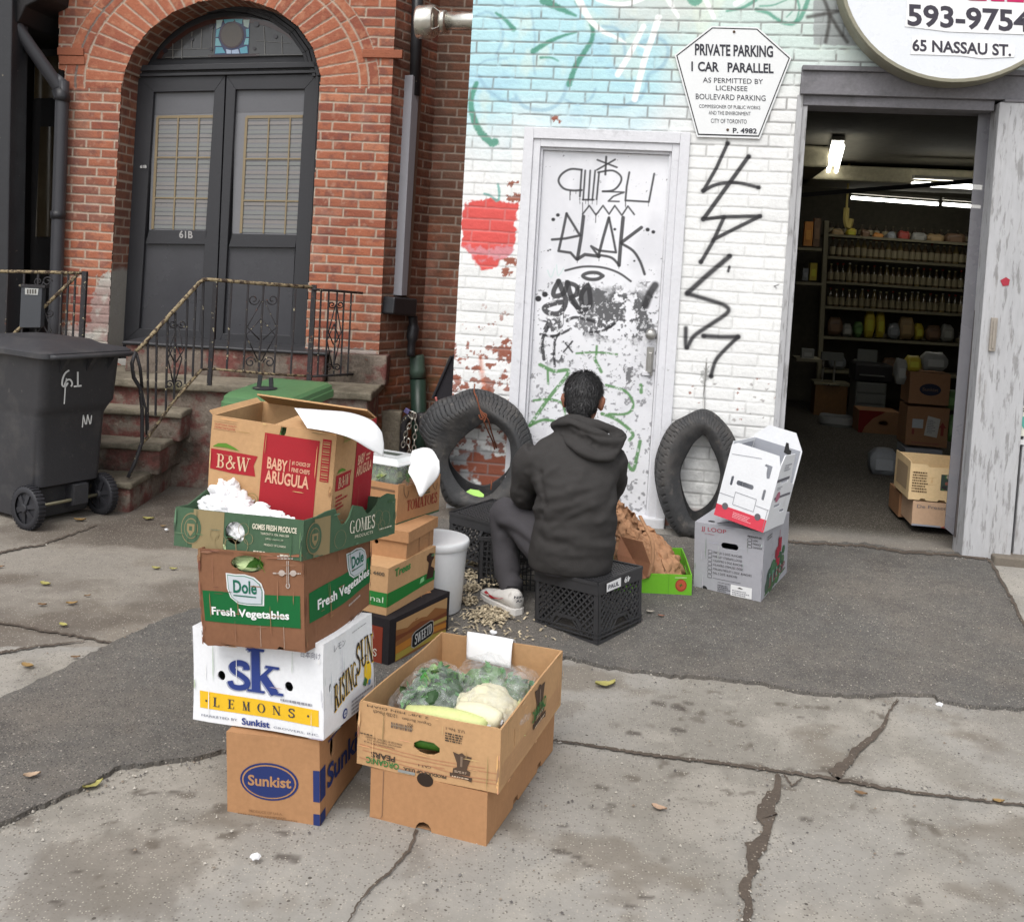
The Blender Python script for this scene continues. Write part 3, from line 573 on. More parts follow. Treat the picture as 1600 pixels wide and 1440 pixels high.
pb = MB(); a, b = WP.uv(1549, 496, .05), WP.uv(1541, 548, .05); wbox(pb, a[0]-.003, b[1], a[0]+.03, a[1], .05, .066); wbox(pb, a[0]+.008, b[1]+.015, a[0]+.020, a[1]-.015, .066, .074); pb.build('latch_plate', mat('tan_painted_metal', C(160,152,142), rough=.6, var=.12), pil, bevel=.003)
pb = MB((.35, .03, .05)); pb.prism([WP.at(x, y, .053) for x, y in ((1563,438),(1572,433),(1578,437),(1576,446),(1567,447))], -WP.n*.002); pb.build('red_sticker', mat('attr_paint', attr=True, rough=.6, var=.06), pil)
m_ink = mat('printed_ink', attr=True, rough=.75, var=.06, vs=40, spec=.2)
def flat_text(mb, s, rect, place, col, bold=0, rot=False, ser=False, gap=.06):
    """fit lettering into rect (u0, v0, u1, v1) of a surface given by place(u, v)"""
    v, f = serif(s, gap) if ser else TXT[(s, bold)]
    if len(v) == 0: return
    lo, hi = v.min(0), v.max(0)
    if ser: lo[1], hi[1] = min(lo[1], 0), hi[1]
    t = (v-lo)/(hi-lo+1e-9)
    if rot: t = 1-t
    P_ = [place(rect[0]+(rect[2]-rect[0])*a, rect[1]+(rect[3]-rect[1])*b) for a, b in t]
    mb.add(P_, f, col)
def flat2(mb, qs, place, col):
    for _, q in qs: mb.add([place(*p) for p in q], [(0, 1, 2, 3)], col)
# parking notice plate
sg = thing('parking_sign', 'white seven-sided metal plate lettered private parking, screwed to painted brick', 'sign', WP.at(1145, 128))
pl_px = [(1112,41),(1184,43),(1237,90),(1187,217),(1089,214),(1054,86)]
pb = MB(); pb.prism([WP.at(*p, .016) for p in pl_px], -WP.n*.006); pb.build('plate', mat('enamel_white', (.72, .73, .73), rough=.35, var=.03, spec=.5), sg)
def inset(pg, d):
    cx = sum(p[0] for p in pg)/len(pg); cy = sum(p[1] for p in pg)/len(pg); return [(cx+(x-cx)*(1-d), cy+(y-cy)*(1-d)) for x, y in pg]
pb = MB(BK); a, b = inset(pl_px, .03), inset(pl_px, .05)
for i in range(6): pb.quad(*[WP.at(*p, .0175) for p in (a[i], a[(i+1) % 6], b[(i+1) % 6], b[i])])
def sgn(u, v): return WP.at(1000+u/4.8-0.0, (v)/4.8, .0178)
def srow(s, x0, y0, x1, y1, bold=0): # rows run slightly downhill to the right in the photo, as the courses do
    sl = .028*(x1-x0); flat_text(pb, s, (0, 0, 1, 1), lambda u, v: sgn(x0+(x1-x0)*u, y1+(y0-y1)*v+sl*(u-.5)), (.05, .05, .06), bold)
for r in (('PRIVATE PARKING',412,336,998,424,1),('1 CAR   PARALLEL',385,470,1002,544,1),('AS PERMITTED BY',472,588,922,626,0),('LICENSEE',570,645,806,682,0),('BOULEVARD PARKING',418,710,942,752,0),('COMMISSIONER OF PUBLIC WORKS',443,790,902,816,0),('AND THE ENVIRONMENT',515,836,830,864,0),('CITY OF TORONTO',532,894,800,926,0),('P. 4982',696,962,876,1002,1)): srow(*r)
pb.build('lettering', m_ink, sg)
pb = MB()
for x, y in ((1147,50),(1137,203)): pb = MB(); pb.lathe([(.008, 0), (.007, .004), (.003, .006)], 10, Matrix.Translation(Vector(WP.at(x, y, .016))) @ rot); pb.build('screw', mat('rusty_iron', C(92,72,54), rough=.8, var=.25, vs=25), sg)
# round lightbox sign
rs = thing('round_shop_sign', 'large round white lightbox sign with pasted phone number and street address', 'sign', WP.at(1505, -45, .12))
ctr = WP.uv(1503, -58, .2); rad = WP.uv(1503, -58, .2)[1]-WP.uv(1503, 131, .2)[1]
def disc(d0, d1, r, seg=64): return [WP.xyz(ctr[0]+r*math.cos(a), ctr[1]+r*math.sin(a), d0) for a in np.linspace(0, 2*math.pi, seg, endpoint=False)]
pb = MB(); pb.loft([disc(.06, 0, rad), disc(.185, 0, rad), disc(.205, 0, rad-.006), disc(.205, 0, rad-.022), disc(.196, 0, rad-.026)]); pb.build('rim', mat('bronze_rim', C(150,146,128), rough=.5, metal=.3, var=.12), rs)
pb = MB(); pb.add(disc(.198, 0, rad-.023), [tuple(range(64))]); pb.build('face', mat('milky_acrylic', (.70, .72, .75), rough=.3, var=.03, spec=.5), rs)
pt_ = lambda x, y: WP.at(1200+x/3.6, y/3.6, .2)
pb = MB((.82, .82, .82))
pb.prism([pt_(*p) for p in ((785,0),(770,150),(1020,180),(1440,195),(1520,200),(1520,20),(1440,15))], WP.n*.002); pb.prism([pt_(*p) for p in ((812,210),(802,306),(1090,315),(1200,330),(1385,322),(1388,262),(1300,240))], WP.n*.002)
pb.build('paper_strip', m_ink, rs)
pb = MB((.06, .055, .07)); pq = lambda x, y: WP.at(1200+x/3.6, y/3.6, .2035)
flat_text(pb, '593-9754', (0, 0, 1, 1), lambda u, v: pq(785+690*u, 148-126*v+38*u), (.06, .055, .07), 1); flat_text(pb, '65 NASSAU ST.', (0, 0, 1, 1), lambda u, v: pq(812+556*u, 288-68*v+30*u), (.06, .055, .07), 1)
for x0, x1 in ((1130,1230),(1255,1330),(1345,1440),(1460,1560)): pb.quad(*[pq(x, y+(x-1130)*.045) for x, y in ((x0,-60),(x1,-60),(x1,2),(x0,2))], col=(.5, .03, .12))
pb.build('lettering', m_ink, rs)
# ------------------------------------------------------------------ red brick house
house = thing('brick_house', 'old red brick house front with an arched double door numbered 61B', 'house', (-1.9, 7.4, 0))
def below_line(px, py, a, b): return (b[0]-a[0])*(py-a[1])-(b[1]-a[1])*(px-a[0])
RED, RED2, MORT = np.array((.35, .122, .068)), np.array((.25, .080, .050)), (.41, .34, .27)
def brick_paint(U, Z, seed, bh=.0662, bw=.212, grime_shade=0., mort=MORT):
    jm, bid, bd, hz, bi, bj = bricks(U, Z, bw, bh, .0112, seed, .0028)
    c = np.empty(U.shape+(3,)); c[:] = RED; c = mix(c, RED2, sm(.35, 1, bid)); c = mix(c, (.44, .19, .11), sm(.8, 1, h2(bi, bj, 3))*.7)
    c = mix(c, (.15, .06, .05), sm(.50, .75, fbm(U*18, Z*18, seed+7))*.6); c = mix(c, (.14, .085, .07), sm(.52, .72, fbm(U*2.2, Z*1.6, seed+17))*.45); c = mix(c, (.42, .24, .19), sm(.6, .8, fbm(U*3.1+5, Z*2.7, seed+19))*.4); c = mix(c, (.46, .28, .20), sm(.62, .8, fbm(U*30, Z*25, seed+8))*.4)
    if grime_shade: c = mix(c, (.075, .045, .03), grime_shade*sm(.25, .75, fbm(U*4, Z*3, seed+9)+.15))  # darkens the bricks: grime together with painted shade
    m = jm*sm(.2, .45, fbm(U*25, Z*25, seed+3)+.15)
    c = mix(c, np.array(mort), m*.92)
    d = -.006*jm*(.4+fbm(U*30, Z*30, seed+4))+.003*(fbm(U*35, Z*35, seed+5)-.5)+.002*(bid-.5)
    return c, d, jm
us = np.arange(-2.02, .52, .0058); zs = np.arange(.3, 3.72, .0058); U, Z = np.meshgrid(us, zs, indexing='ij')
c, d, jm = brick_paint(U, Z+.004, 21)
P = HP.xyz(U, Z, d); q = proj(P); qx, qy = q[..., 0], q[..., 1]
# brick arch: a ring of voussoirs and a thin outer course
ex, ey = (qx-347)/157., (qy-134)/137.; rr = np.hypot(ex, ey); th_ = np.arctan2(-ey, ex); on = (qy < 138)
ring1 = on & (rr < 1.37); ring2_ = on & (rr >= 1.37) & (rr < 1.46); ring3_ = on & (rr >= 1.46) & (rr < 1.57)
k1 = th_*150/15.5/1.0; f1 = np.abs(k1-np.round(k1))*15.5*rr; k2 = th_*200/36; f2 = np.abs(k2-np.round(k2))*36*1.45
idk = h2(np.where(ring1, np.round(k1-.5), np.round(k2-.5)+50), 3*ring2_+7*ring3_, 5)
ca = mix(np.broadcast_to(RED, c.shape), RED2, sm(.2, 1, idk)); ca = mix(ca, (.46, .22, .13), sm(.5, .75, fbm(U*28, Z*28, 44))*.5)
dj = np.where(ring1, np.minimum(f1, np.abs(rr-1.37)*150), np.minimum(f2, np.minimum(np.abs(rr-1.37), np.minimum(np.abs(rr-1.46), np.abs(rr-1.57)))*150))
ja = (1-sm(.9, 2.0, dj+1.2*(fbm(U*40, Z*40, 45)-.5)))
ca = mix(ca, np.array(MORT), ja*.85*sm(.2, .5, fbm(U*20, Z*20, 46)+.2)); ca = mix(ca, (.10, .09, .085), (on & (np.abs(rr-1.46) < .012) & (qx < 330))*.7)
am = (ring1 | ring2_ | ring3_); c = np.where(am[..., None], ca, c); P = np.where(am[..., None], HP.xyz(U, Z, -.005*ja+.003*(idk-.5)), P)
# corbel course at the springing, worn plaster and old paint low down
pw = Paint(P, c)
pw.blob([(152,432),(172,425),(184,440),(186,545),(120,545),(128,515),(143,500),(140,470),(150,455)], (.40, .38, .34), 1, 5, .95, .2)
pw.blob([(100,505),(140,508),(150,545),(95,545)], (.40, .38, .35), 1, 8, .8, .2)
pw.c = mix(pw.c, (.20, .045, .045), sm(430, 470, qy)*(qx < 190)*.5*sm(.4, .6, fbm(U*10, Z*10, 61)))
pw.blob([(478,536),(500,545),(540,541),(590,548),(592,568),(560,566),(520,560),(478,556)], (.33, .29, .26), 1, 4, .9, .2)
pw.c = mix(pw.c, (.13, .05, .052), sm(550, 560, qy)*(qx > 470)*.85*sm(.28, .4, fbm(U*9, Z*9, 62)+.1))
pw.blob([(540,576),(562,570),(583,582),(584,590),(560,588),(540,592)], (.36, .11, .055), .8, 3, .9, .2); pw.blob([(540,568),(552,572),(550,580),(541,580)], (.5, .48, .44), .8, 3, .9, .3)
c = pw.c
gl = np.array([(230,600),(178,560),(168,545),(177.5,374),(190,140),(196,110),(210,78),(235,46),(270,20),(310,4),(350,-2),(390,2),(430,16),(465,42),(488,75),(500,118),(490,300),(475,560),(420,600)])
op = inside(qx, qy, np.vstack([gl, gl[:1]])); keep = ~op & (qx > 91+(qy-75)*.012*(qy > 110)+(8 if 0 else 0)*(qy > 110)+9*sm(108, 112, qy)-.03*np.maximum(qy-110, 0)) & (qx < 628-(qy-90)*.0745+2)
grid_obj('wall', P, c, keep, m_rb, house)
# corbel bricks proud of the wall
for pg, dd in (([(89,74),(130,75),(130,87),(89,86)], .014), ([(91,87),(132,88),(132,101),(92,101)], .009), ([(566,77),(629,78),(628,91),(566,90)], .014)):
    mb = MB(tuple(RED*.85)); mb.prism([HP.at(*p, dd) for p in pg], -HP.n*(dd+.03)); mb.build('corbel', m_rb, house, bevel=.004)
def quadwall(name, A, B, z0, z1, seed, grime_shade, res=.0065, parent=house, nrm=None, mort=MORT, tint=None):
    A = np.array(A[:2]+(0,), float); B = np.array(B[:2]+(0,), float); L_ = np.hypot(*(B-A)[:2]); pl = Plane(A, math.atan2(B[1]-A[1], B[0]-A[0]))
    U, Z = np.meshgrid(np.arange(0, L_, res), np.arange(z0, z1, res), indexing='ij'); c, d, _ = brick_paint(U, Z, seed, grime_shade=grime_shade, mort=mort)
    if tint is not None: c = tint(U, Z, c, pl)
    return grid_obj(name, pl.xyz(U, Z, d), c, np.ones(U.shape, bool), m_rb, parent), pl
c1 = HP.at(597, 400)-HP.n*.006; e1 = HP.t*math.cos(1.12)-HP.n*math.sin(1.12); c2 = c1+e1*.52; c3 = c2+HP.t*1.3
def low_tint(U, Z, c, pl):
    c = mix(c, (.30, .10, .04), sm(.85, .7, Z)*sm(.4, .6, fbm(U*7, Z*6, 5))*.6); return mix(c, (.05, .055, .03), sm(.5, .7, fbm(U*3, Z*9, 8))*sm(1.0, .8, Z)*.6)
quadwall('splayed_wall', tuple(c1), tuple(c2+e1*.02), .0, 3.7, 33, .62, mort=(.34,.28,.23), tint=low_tint)  # darker bricks and mortar carry the recess's shade as well as grime
_, BP = quadwall('recessed_wall', tuple(c2-HP.t*.02), tuple(c3), .0, 3.7, 34, .75, mort=(.26, .21, .17), tint=low_tint)  # deepest tone: grime plus the shade between the buildings, put into the colour
# left reveal of the doorway, arch soffit
a = np.array(spline([HP.at(*p) for p in gl[2:16]], 40)); sl = np.concatenate([[0], np.cumsum(np.linalg.norm(np.diff(a, axis=0), axis=1))]); sg = np.arange(0, sl[-1], .008)
a = np.stack([np.interp(sg, sl, a[:, k]) for k in range(3)], -1); dg_ = np.arange(0, .271, .009); U, Z = np.meshgrid(dg_, sg+.9, indexing='ij'); c, d_, _ = brick_paint(U, Z, 71, grime_shade=.3, bw=.24)
Pr = a[None]-HP.n*dg_[:, None, None]; c = mix(c, (.36, .34, .30), sm(1.42, 1.36, Pr[..., 2]+.08*(fbm(U*9, Z*9, 3)-.5)))
grid_obj('door_reveal', Pr, c, np.ones(U.shape, bool), m_rb, house)
m_blk = mat('charcoal_door_paint', C(58,58,61), rough=.5, var=.07, vs=8, bump=.1, bs=30, spec=.4)
m_blk2 = mat('black_gloss_paint', C(44,44,47), rough=.42, var=.1, vs=8, bump=.1, bs=30, spec=.45, stains=[(C(170,160,140), 22, .66, .70, .8)])
DP = -.25
def slab(mb, pg, d1, th=.03, pl=HP, col=None): return mb.prism([pl.at(*p, d1) for p in pg], -pl.n*th, col)
mb = MB(); slab(mb, [(x+(4 if x < 300 else 6), y-4) for x, y in gl[1:18]]+[(420,606)], DP-.05, .06); mb.build('door_surround', m_blk, house)
mb = MB()
for o in (0, 7, 13):                                        # stepped mouldings round the arch
    a = [(347+(x-347)*(1-o/170), 140+(y-140)*(1-o/150)) for x, y in gl[4:16]]; b = [(347+(x-347)*(1-(o+6)/170), 140+(y-140)*(1-(o+6)/150)) for x, y in gl[4:16]]
    for i in range(len(a)-1): slab(mb, [a[i], a[i+1], b[i+1], b[i]], DP+.05-o*.003, .1)
for x0, x1, dd in ((0, 6, .03), (6, 11, .018), (11, 15, .006)):
    slab(mb, [(200+x0,110),(200+x1,110),(183+x1,560),(183+x0,560)], DP+dd, .08)
slab(mb, [(494,110),(499,110),(476,560),(471,560)], DP+.03, .08)
mb.build('arch_moulding', m_blk, house, bevel=.003)
mb = MB()
for y0, y1, h_, dd in ((102,96,9,.05),(111,105,4,.02),(115,109,5,.035)): slab(mb, [(214,y0),(500,y1),(500,y1+h_),(214,y0+h_)], DP+dd, .08)
mb.build('transom_bar', m_blk, house, bevel=.004)
m_glass_d = mat('dim_glass', C(70,70,72), rough=.12, var=.1, vs=4, spec=.6); m_lead = mat('attr_glass', attr=True, rough=.18, var=.1, vs=30, spec=.6)
fan = [(243,92),(250,80),(268,62),(292,44),(320,31),(350,25),(385,26),(420,33),(450,48),(472,66),(490,86)]
fl = MB((.055, .055, .055)); slab(fl, fan, DP-.03, .01)
fo = fl.build('fanlight', m_lead, house)
mb = MB((.06, .025, .02))
b_ = [(366+(x-366)*.93, 90+(y-90)*.86) for x, y in fan]; a_ = [(366+(x-366)*.99, 92+(y-92)*.97) for x, y in fan]
for i in range(len(fan)-1): slab(mb, [a_[i], a_[i+1], b_[i+1], b_[i]], DP-.026, .003)
for pg, cc in (([(337,30),(391,29),(388,85),(335,86)], (.02, .03, .10)), ([(338,32),(348,31),(345,42),(338,46)], (.42, .55, .52)), ([(380,31),(390,31),(388,44),(381,41)], (.42, .55, .50)), ([(349,31),(365,30),(366,33),(352,38)], (.10, .38, .45)), ([(366,30),(379,30),(378,38),(368,34)], (.10, .38, .45)), ([(338,47),(344,44),(341,58),(337,58)], (.12, .40, .48)), ([(337,60),(341,60),(346,72),(336,72)], (.20, .48, .52)), ([(337,74),(347,74),(352,83),(336,84)], (.10, .36, .46)), ([(353,77),(361,79),(361,84),(354,84)], (.45, .55, .70)), ([(362,79),(372,77),(374,84),(362,84)], (.40, .50, .66)), ([(374,76),(386,72),(387,83),(376,84)], (.10, .36, .46)), ([(384,46),(389,45),(389,58),(385,58)], (.12, .40, .48)), ([(384,60),(389,60),(388,70),(381,70)], (.20, .48, .52)), ([(325,86),(405,84),(405,88),(325,90)], (.03, .012, .012))):
    slab(mb, pg, DP-.0245 if cc[0] > .03 else DP-.0262, .002, col=cc)
ang = [2*math.pi*k/20 for k in range(20)]
slab(mb, [(362+19*math.cos(a), 55+21*math.sin(a)) for a in ang], DP-.0225, .002, col=(.05, .02, .03)); slab(mb, [(362+16.5*math.cos(a), 55+18.5*math.sin(a)) for a in ang], DP-.021, .002, col=(.085, .065, .045))
for x, y, r in ((330,42,4),(299,61,3.5),(258,79,4),(400,38,4.5),(430,57,3.5),(470,72,3),(329,77,3),(397,76,2.5)): slab(mb, [(x+r*math.cos(a), y+r*math.sin(a)) for a in ang], DP-.021, .003, col=(.03, .025, .03))
mb.build('stained_glass', m_lead, fo)
mb = MB((.20, .19, .17))
for a, b in (((270,68),(270,92)),((284,62),(284,92)),((300,50),(299,75)),((315,46),(314,76)),((332,42),(330,82)),((262,78),(330,76)),((412,42),(414,86)),((440,56),(441,86)),((400,64),(455,68)),((258,90),(330,88)),((400,86),(484,86))):
    slab(mb, [(a[0]-.5,a[1]-.3),(a[0]+.5,a[1]+.3),(b[0]+.5,b[1]+.3),(b[0]-.5,b[1]-.3)], DP-.024, .003)
mb.build('lead_came', m_lead, fo)
m_pane = mat('blind_behind_glass', attr=True, rough=.35, var=.05, vs=5, spec=.5)
m_scr = mat('screened_glass', C(70,70,74), rough=.3, var=.08, vs=3, spec=.5)
m_munt = mat('tan_glazing_bar', C(146,130,102), rough=.6, var=.08)
def storm_door(out, up, lo, pane, xs, ys, num=False):
    dr = MB(); dd = DP+.012
    (A, B, Cc, D_), (u0_, u1_, u2_, u3_), (l0, l1, l2, l3) = out, up, lo
    for pg in ([A, u0_, l3, D_], [u1_, B, Cc, l2], [A, B, u1_, u0_], [u3_, u2_, l1, l0], [l3, l2, Cc, D_]): slab(dr, pg, dd, .045)
    o = dr.build('storm_door', m_blk, house, bevel=.003)
    g = MB((.17, .17, .18)); slab(g, up, DP-.022, .004); sh = [(u0_[0], u0_[1]), u1_, (u1_[0]-1, u1_[1]+35), (u0_[0]-1, u0_[1]+36)]; slab(g, sh, DP-.020, .001, col=(.11, .11, .118))
    n = 26
    for k in range(n):                                       # slats of the blind
        t0 = (k+.1)/n; t1 = (k+.8)/n; w = lambda a, b, t: (a[0]+(b[0]-a[0])*t, a[1]+(b[1]-a[1])*t)
        slab(g, [w(pane[0], pane[3], t0), w(pane[1], pane[2], t0), w(pane[1], pane[2], t1), w(pane[0], pane[3], t1)], DP-.0195+.002*math.sin(k*2.1), .002, col=(.205+.012*math.sin(k*1.7), .20, .19))
    g.build('window_pane', m_pane, o)
    m = MB(); w = lambda s, t: tuple((1-t)*((1-s)*np.array(pane[0])+s*np.array(pane[1]))+t*((1-s)*np.array(pane[3])+s*np.array(pane[2])))
    for s in xs: e = .022 if s in (0,) else .012; slab(m, [w(s-e, 0), w(s+e, 0), w(s+e, 1), w(s-e, 1)], DP-.012, .008)
    for t in ys: e = .012 if t == 0 else .006; slab(m, [w(0, t-e), w(1, t-e), w(1, t+e), w(0, t+e)], DP-.0125, .008)
    m.build('muntin_grid', m_munt, o)
    s = MB(); slab(s, lo, DP-.02, .004); s.build('screen_panel', m_scr, o)
    if num:
        t = MB((.45, .44, .42)); flat_text(t, '61B', (0, 0, 1, 1), lambda u, v: HP.at(280+21*u, 372-12*v+1*u, dd+.003), (.34, .33, .32), 1); t.build('house_number', m_ink, o)
    return o
storm_door([(216,121),(352,118),(334,552),(190,538)], [(240,144),(335,142),(325,360),(233,359)], [(227,381),(320,382),(311,516),(217,513)], [(246,183),(334,182),(325,360),(238,358)], (0, .37, .74), (0, .36, .72), True)
storm_door([(354,118),(496,116),(473,562),(336,553)], [(368,140),(476,139),(464,367),(363,365)], [(357,386),(461,387),(454,524),(348,521)], [(385,183),(473,182),(464,366),(376,364)], (0, .4, .78), (0, .36, .72))
mb = MB(); flat_text(mb, '61B', (0, 0, 1, 1), lambda u, v: HP.at(219+10*u, 263-5*v, DP+.035), (.6, .6, .58), 1); mb.build('small_number', m_ink, house)
# sill: painted masonry step under the door
m_peel = mat('peeling_maroon_masonry', C(126,80,74), rough=.9, var=.3, vs=9, bump=.9, bs=30, stains=[(C(130,122,111), 4.5, .45, .54, .88), (C(72,65,56), 3, .48, .62, .8), (C(150,138,124), 21, .62, .68, .8), (C(120,54,40), 6, .62, .68, .5), (C(58,53,44), 11, .60, .70, .6)])
m_stone = mat('grimy_stone_tread', C(142,133,117), rough=.9, var=.25, vs=5, bump=.8, bs=35, stains=[(C(80,75,62), 2.6, .44, .62, .8), (C(150,140,128), 8, .58, .68, .6), (C(84,82,50), 5, .60, .70, .6)])
def rough_block(name, x0, y0, z0, x1, y1, z1, m, parent, seed=0, n=.06, amp=.007, yaw=0, org=(0, 0)):
    bm = bmesh.new(); bmesh.ops.create_cube(bm, size=1)
    for v in bm.verts: v.co = Vector((x0+(v.co.x+.5)*(x1-x0), y0+(v.co.y+.5)*(y1-y0), z0+(v.co.z+.5)*(z1-z0)))
    bmesh.ops.bevel(bm, geom=bm.edges[:], offset=.012, segments=2, affect='EDGES', profile=.6)
    for ax, (a, b) in enumerate(((x0, x1), (y0, y1), (z0, z1))):
        for k in range(1, max(1, int((b-a)/n))):
            co = [0, 0, 0]; co[ax] = a+(b-a)*k/max(1, int((b-a)/n)); no = [0, 0, 0]; no[ax] = 1
            bmesh.ops.bisect_plane(bm, geom=bm.verts[:]+bm.edges[:]+bm.faces[:], plane_co=co, plane_no=no)
    for v in bm.verts: v.co += Vector(noise.noise_vector(v.co*7+Vector((seed, 0, 0))))*amp+Vector(noise.noise_vector(v.co*24))*amp*.5
    mb = MB(); mb.add([v.co for v in bm.verts], [[v.index for v in f.verts] for f in bm.faces]); bm.free()
    return mb.build(name, m, parent, smooth=True)
st = thing('front_steps', 'worn stone front steps with peeling maroon paint below the arched door', 'steps', (-2.9, 6.5, 0))
ST = [(5.94, .0, .18, -2.19), (6.24, .18, .355, -2.13), (6.46, .355, .53, -2.08)]
for i, (y, z0, z1, x1) in enumerate(ST):
    o = rough_block('riser', -4.4, y+.02, z0-.02, x1, 6.70, z1-.035, m_peel, st, i*3.1)
    rough_block('tread', -4.4, y, z1-.04, x1+.012, 6.70, z1, m_stone, st, i*5.7, amp=.005)
rough_block('riser', -4.4, 6.68, -.02, -.92, 7.4, .655, m_peel, st, 9.1)
rough_block('landing', -4.4, 6.64, .645, -.89, 7.4, .70, m_stone, st, 12.2, amp=.006)
rough_block('riser', -2.66, 7.05, .69, -1.28, 7.62, .895, m_peel, st, 15.2, amp=.006)
rough_block('door_sill', -2.68, 7.03, .885, -1.26, 7.64, .91, m_blk, st, 16.2, amp=.003)
rough_block('pier_base', -1.27, 7.12, .69, -.86, 7.5, .90, m_peel, st, 19)
# ------------------------------------------------------------------ wrought iron railings
m_iron = mat('chipped_black_iron', C(52,50,52), rough=.55, var=.15, vs=25, bump=.2, bs=80, stains=[(C(196,184,150), 38, .62, .66, .9), (C(120,70,44), 30, .64, .68, .8)])
m_rust = mat('flaked_cream_rail', C(150,134,104), rough=.7, var=.2, vs=40, bump=.4, bs=90, stains=[(C(60,46,38), 45, .48, .53, .95)])
def scroll(mb, pl, cx, cy, r, s=1, turns=1.3, rad=.0045, a0=0):
    pts = []
    for k in range(22):
        t = k/21; a = a0+s*t*turns*2*math.pi; q = r*(1-.75*t); pts.append(pl.at(cx+q*math.cos(a), cy+q*math.sin(a)))
    mb.tube(pts, rad, 6)
def px_tube(mb, pl, pts, rad, n=6): mb.tube([pl.at(*p) for p in pts], rad, n)
def railing(label, loc): return thing('iron_railing', label, 'railing', loc, 'wrought iron railings')
R1 = railing('black wrought iron railing rising beside the stone steps to the arched door', (-2.1, 6.2, .18))
pA, pB, pC = onz(208, 747, .18), onz(333, 606, .70), onz(489, 606, .70); pD = HP.at(565, 462, .03)
PL1, PL2, PL3 = vplane(pA, pB), vplane(pB, pC), vplane(pC, pD)
mb = MB(); px_tube(mb, PL1, [(212,549),(222,540),(270,487),(312,441),(318,437)], .013, 8); px_tube(mb, PL2, [(318,437),(330,437),(420,444),(490,449)], .012, 8); mb.build('top_rail', m_rust, R1, True)
mb = MB(); px_tube(mb, PL1, [(220,694),(232,682),(270,628),(314,578)], .010, 6); px_tube(mb, PL2, [(314,577),(330,576),(420,584),(487,588)], .009, 6); mb.build('bottom_rail', m_rust, R1, True); mb = MB(); px_tube(mb, PL3, [(489,588),(560,584)], .009, 6); mb.build('bottom_rail', m_iron, R1, True); mb = MB(); px_tube(mb, PL3, [(490,452),(530,455),(566,458)], .010, 6); mb.build('top_rail', m_iron, R1, True)
mb = MB(); px_tube(mb, PL1, [(212,549),(206,568),(209,590),(219,606),(222,640),(222,690),(211,722),(200,746)], .012, 8); px_tube(mb, PL1, [(213,552),(219,575),(222,606)], .010, 6); px_tube(mb, PL1, [(220,605),(228,640),(229,680)], .007, 6); mb.build('newel_post', m_iron, R1, True)
for pl, a, b, r in ((PL2, (337,440), (327,602), .013), (PL2, (491,445), (482,610), .015)):
    mb = MB(); mb.bar(pl.at(*a), pl.at(*b), r*2, r*2); mb.build('post', m_iron, R1)
for t in ((231,530,231,672),(245,518,243,650),(262,500,259,642),(274,488,272,624),(293,468,289,602),(306,452,301,588),(318,440,315,576)):
    mb = MB(); mb.bar(PL1.at(t[0], t[1]), PL1.at(t[2], t[3]), .011, .011); mb.build('baluster', m_iron, R1)
for x, y in ((362,440),(388,442),(412,444),(436,446),(462,447)):
    mb = MB(); mb.bar(PL2.at(x, y), PL2.at(x-8, y+140), .011, .011); mb.build('baluster', m_iron, R1)
for x in (502,514,527,538,549):
    mb = MB(); mb.bar(PL3.at(x, 453+.1*(x-500)), PL3.at(x-6, 588), .011, .011); mb.build('baluster', m_iron, R1)
def motif(pl, cx, y0, y1, w, parent, r):
    mb = MB(); h_ = y1-y0
    for s in (-1, 1):
        scroll(mb, pl, cx+s*w*.32, y0+r, r, -s, a0=math.pi/2*0+(0 if s < 0 else math.pi)); scroll(mb, pl, cx-h_*.045+s*w*.32, y1-r, r, s, a0=(0 if s < 0 else math.pi))
        px_tube(mb, pl, [(cx+s*w*.05, y0+r*1.2), (cx-2+s*w*.5, y0+h_*.45), (cx-3+s*w*.05, y0+h_*.62)], .0045); px_tube(mb, pl, [(cx-3, y0+h_*.33), (cx-4+s*w*.5, y0+h_*.56), (cx-5+s*w*.05, y1-r*1.2)], .0045)
    return mb.build('scrollwork', m_iron, parent, True)
motif(PL1, 277, 500, 607, 22, R1, 6.5); motif(PL2, 411, 459, 575, 46, R1, 9); motif(PL3, 525, 470, 580, 20, R1, 6)
R2 = railing('black wrought iron railing of the neighbouring porch behind the large wheeled bin', (-3.2, 6.6, .7))
PL4 = Plane([-2.75, 6.62, 0], 0.02)
mb = MB(); px_tube(mb, PL4, [(-60,422),(0,424),(60,425),(135,427)], .011, 8); px_tube(mb, PL4, [(120,430),(100,450),(60,488),(26,517),(10,535)], .012, 8); mb.build('top_rail', m_rust, R2, True)
mb = MB(); mb.bar(PL4.at(133,424), PL4.at(127,540), .030, .030); mb.build('post', m_iron, R2)
for x in (107,118,97,38,60,12):
    mb = MB(); mb.bar(PL4.at(x, 428), PL4.at(x-5, 545), .011, .011); mb.build('baluster', m_iron, R2)
motif(PL4, 70, 482, 560, 24, R2, 7)
mb = MB(); scroll(mb, PL4, 60, 440, 8, 1); scroll(mb, PL4, 74, 440, 8, -1); mb.build('scrollwork', m_iron, R2, True)
mbx = thing('mailbox', 'dark grey letterbox plate with a small label on the porch railing', 'mailbox', PL4.at(48, 470))
mb = MB(); slab(mb, [(33,448),(66,449),(63,512),(30,512)], .05, .06, PL4); mb.build('body', mat('dull_grey_metal', C(74,76,80), rough=.55, var=.08), mbx, bevel=.004)
mb = MB(); slab(mb, [(29,444),(70,446),(70,450),(29,448)], .055, .07, PL4); mb.build('lid', m_iron, mbx)
mb = MB((.42, .42, .40)); slab(mb, [(39,450),(60,451),(59,461),(39,460)], .053, .003, PL4)
for x in (42, 46, 50, 54): slab(mb, [(x,452),(x+2.4,452),(x+2.4,459),(x,459)], .0545, .001, PL4, (.10, .09, .08))
mb.build('label', m_ink, mbx)
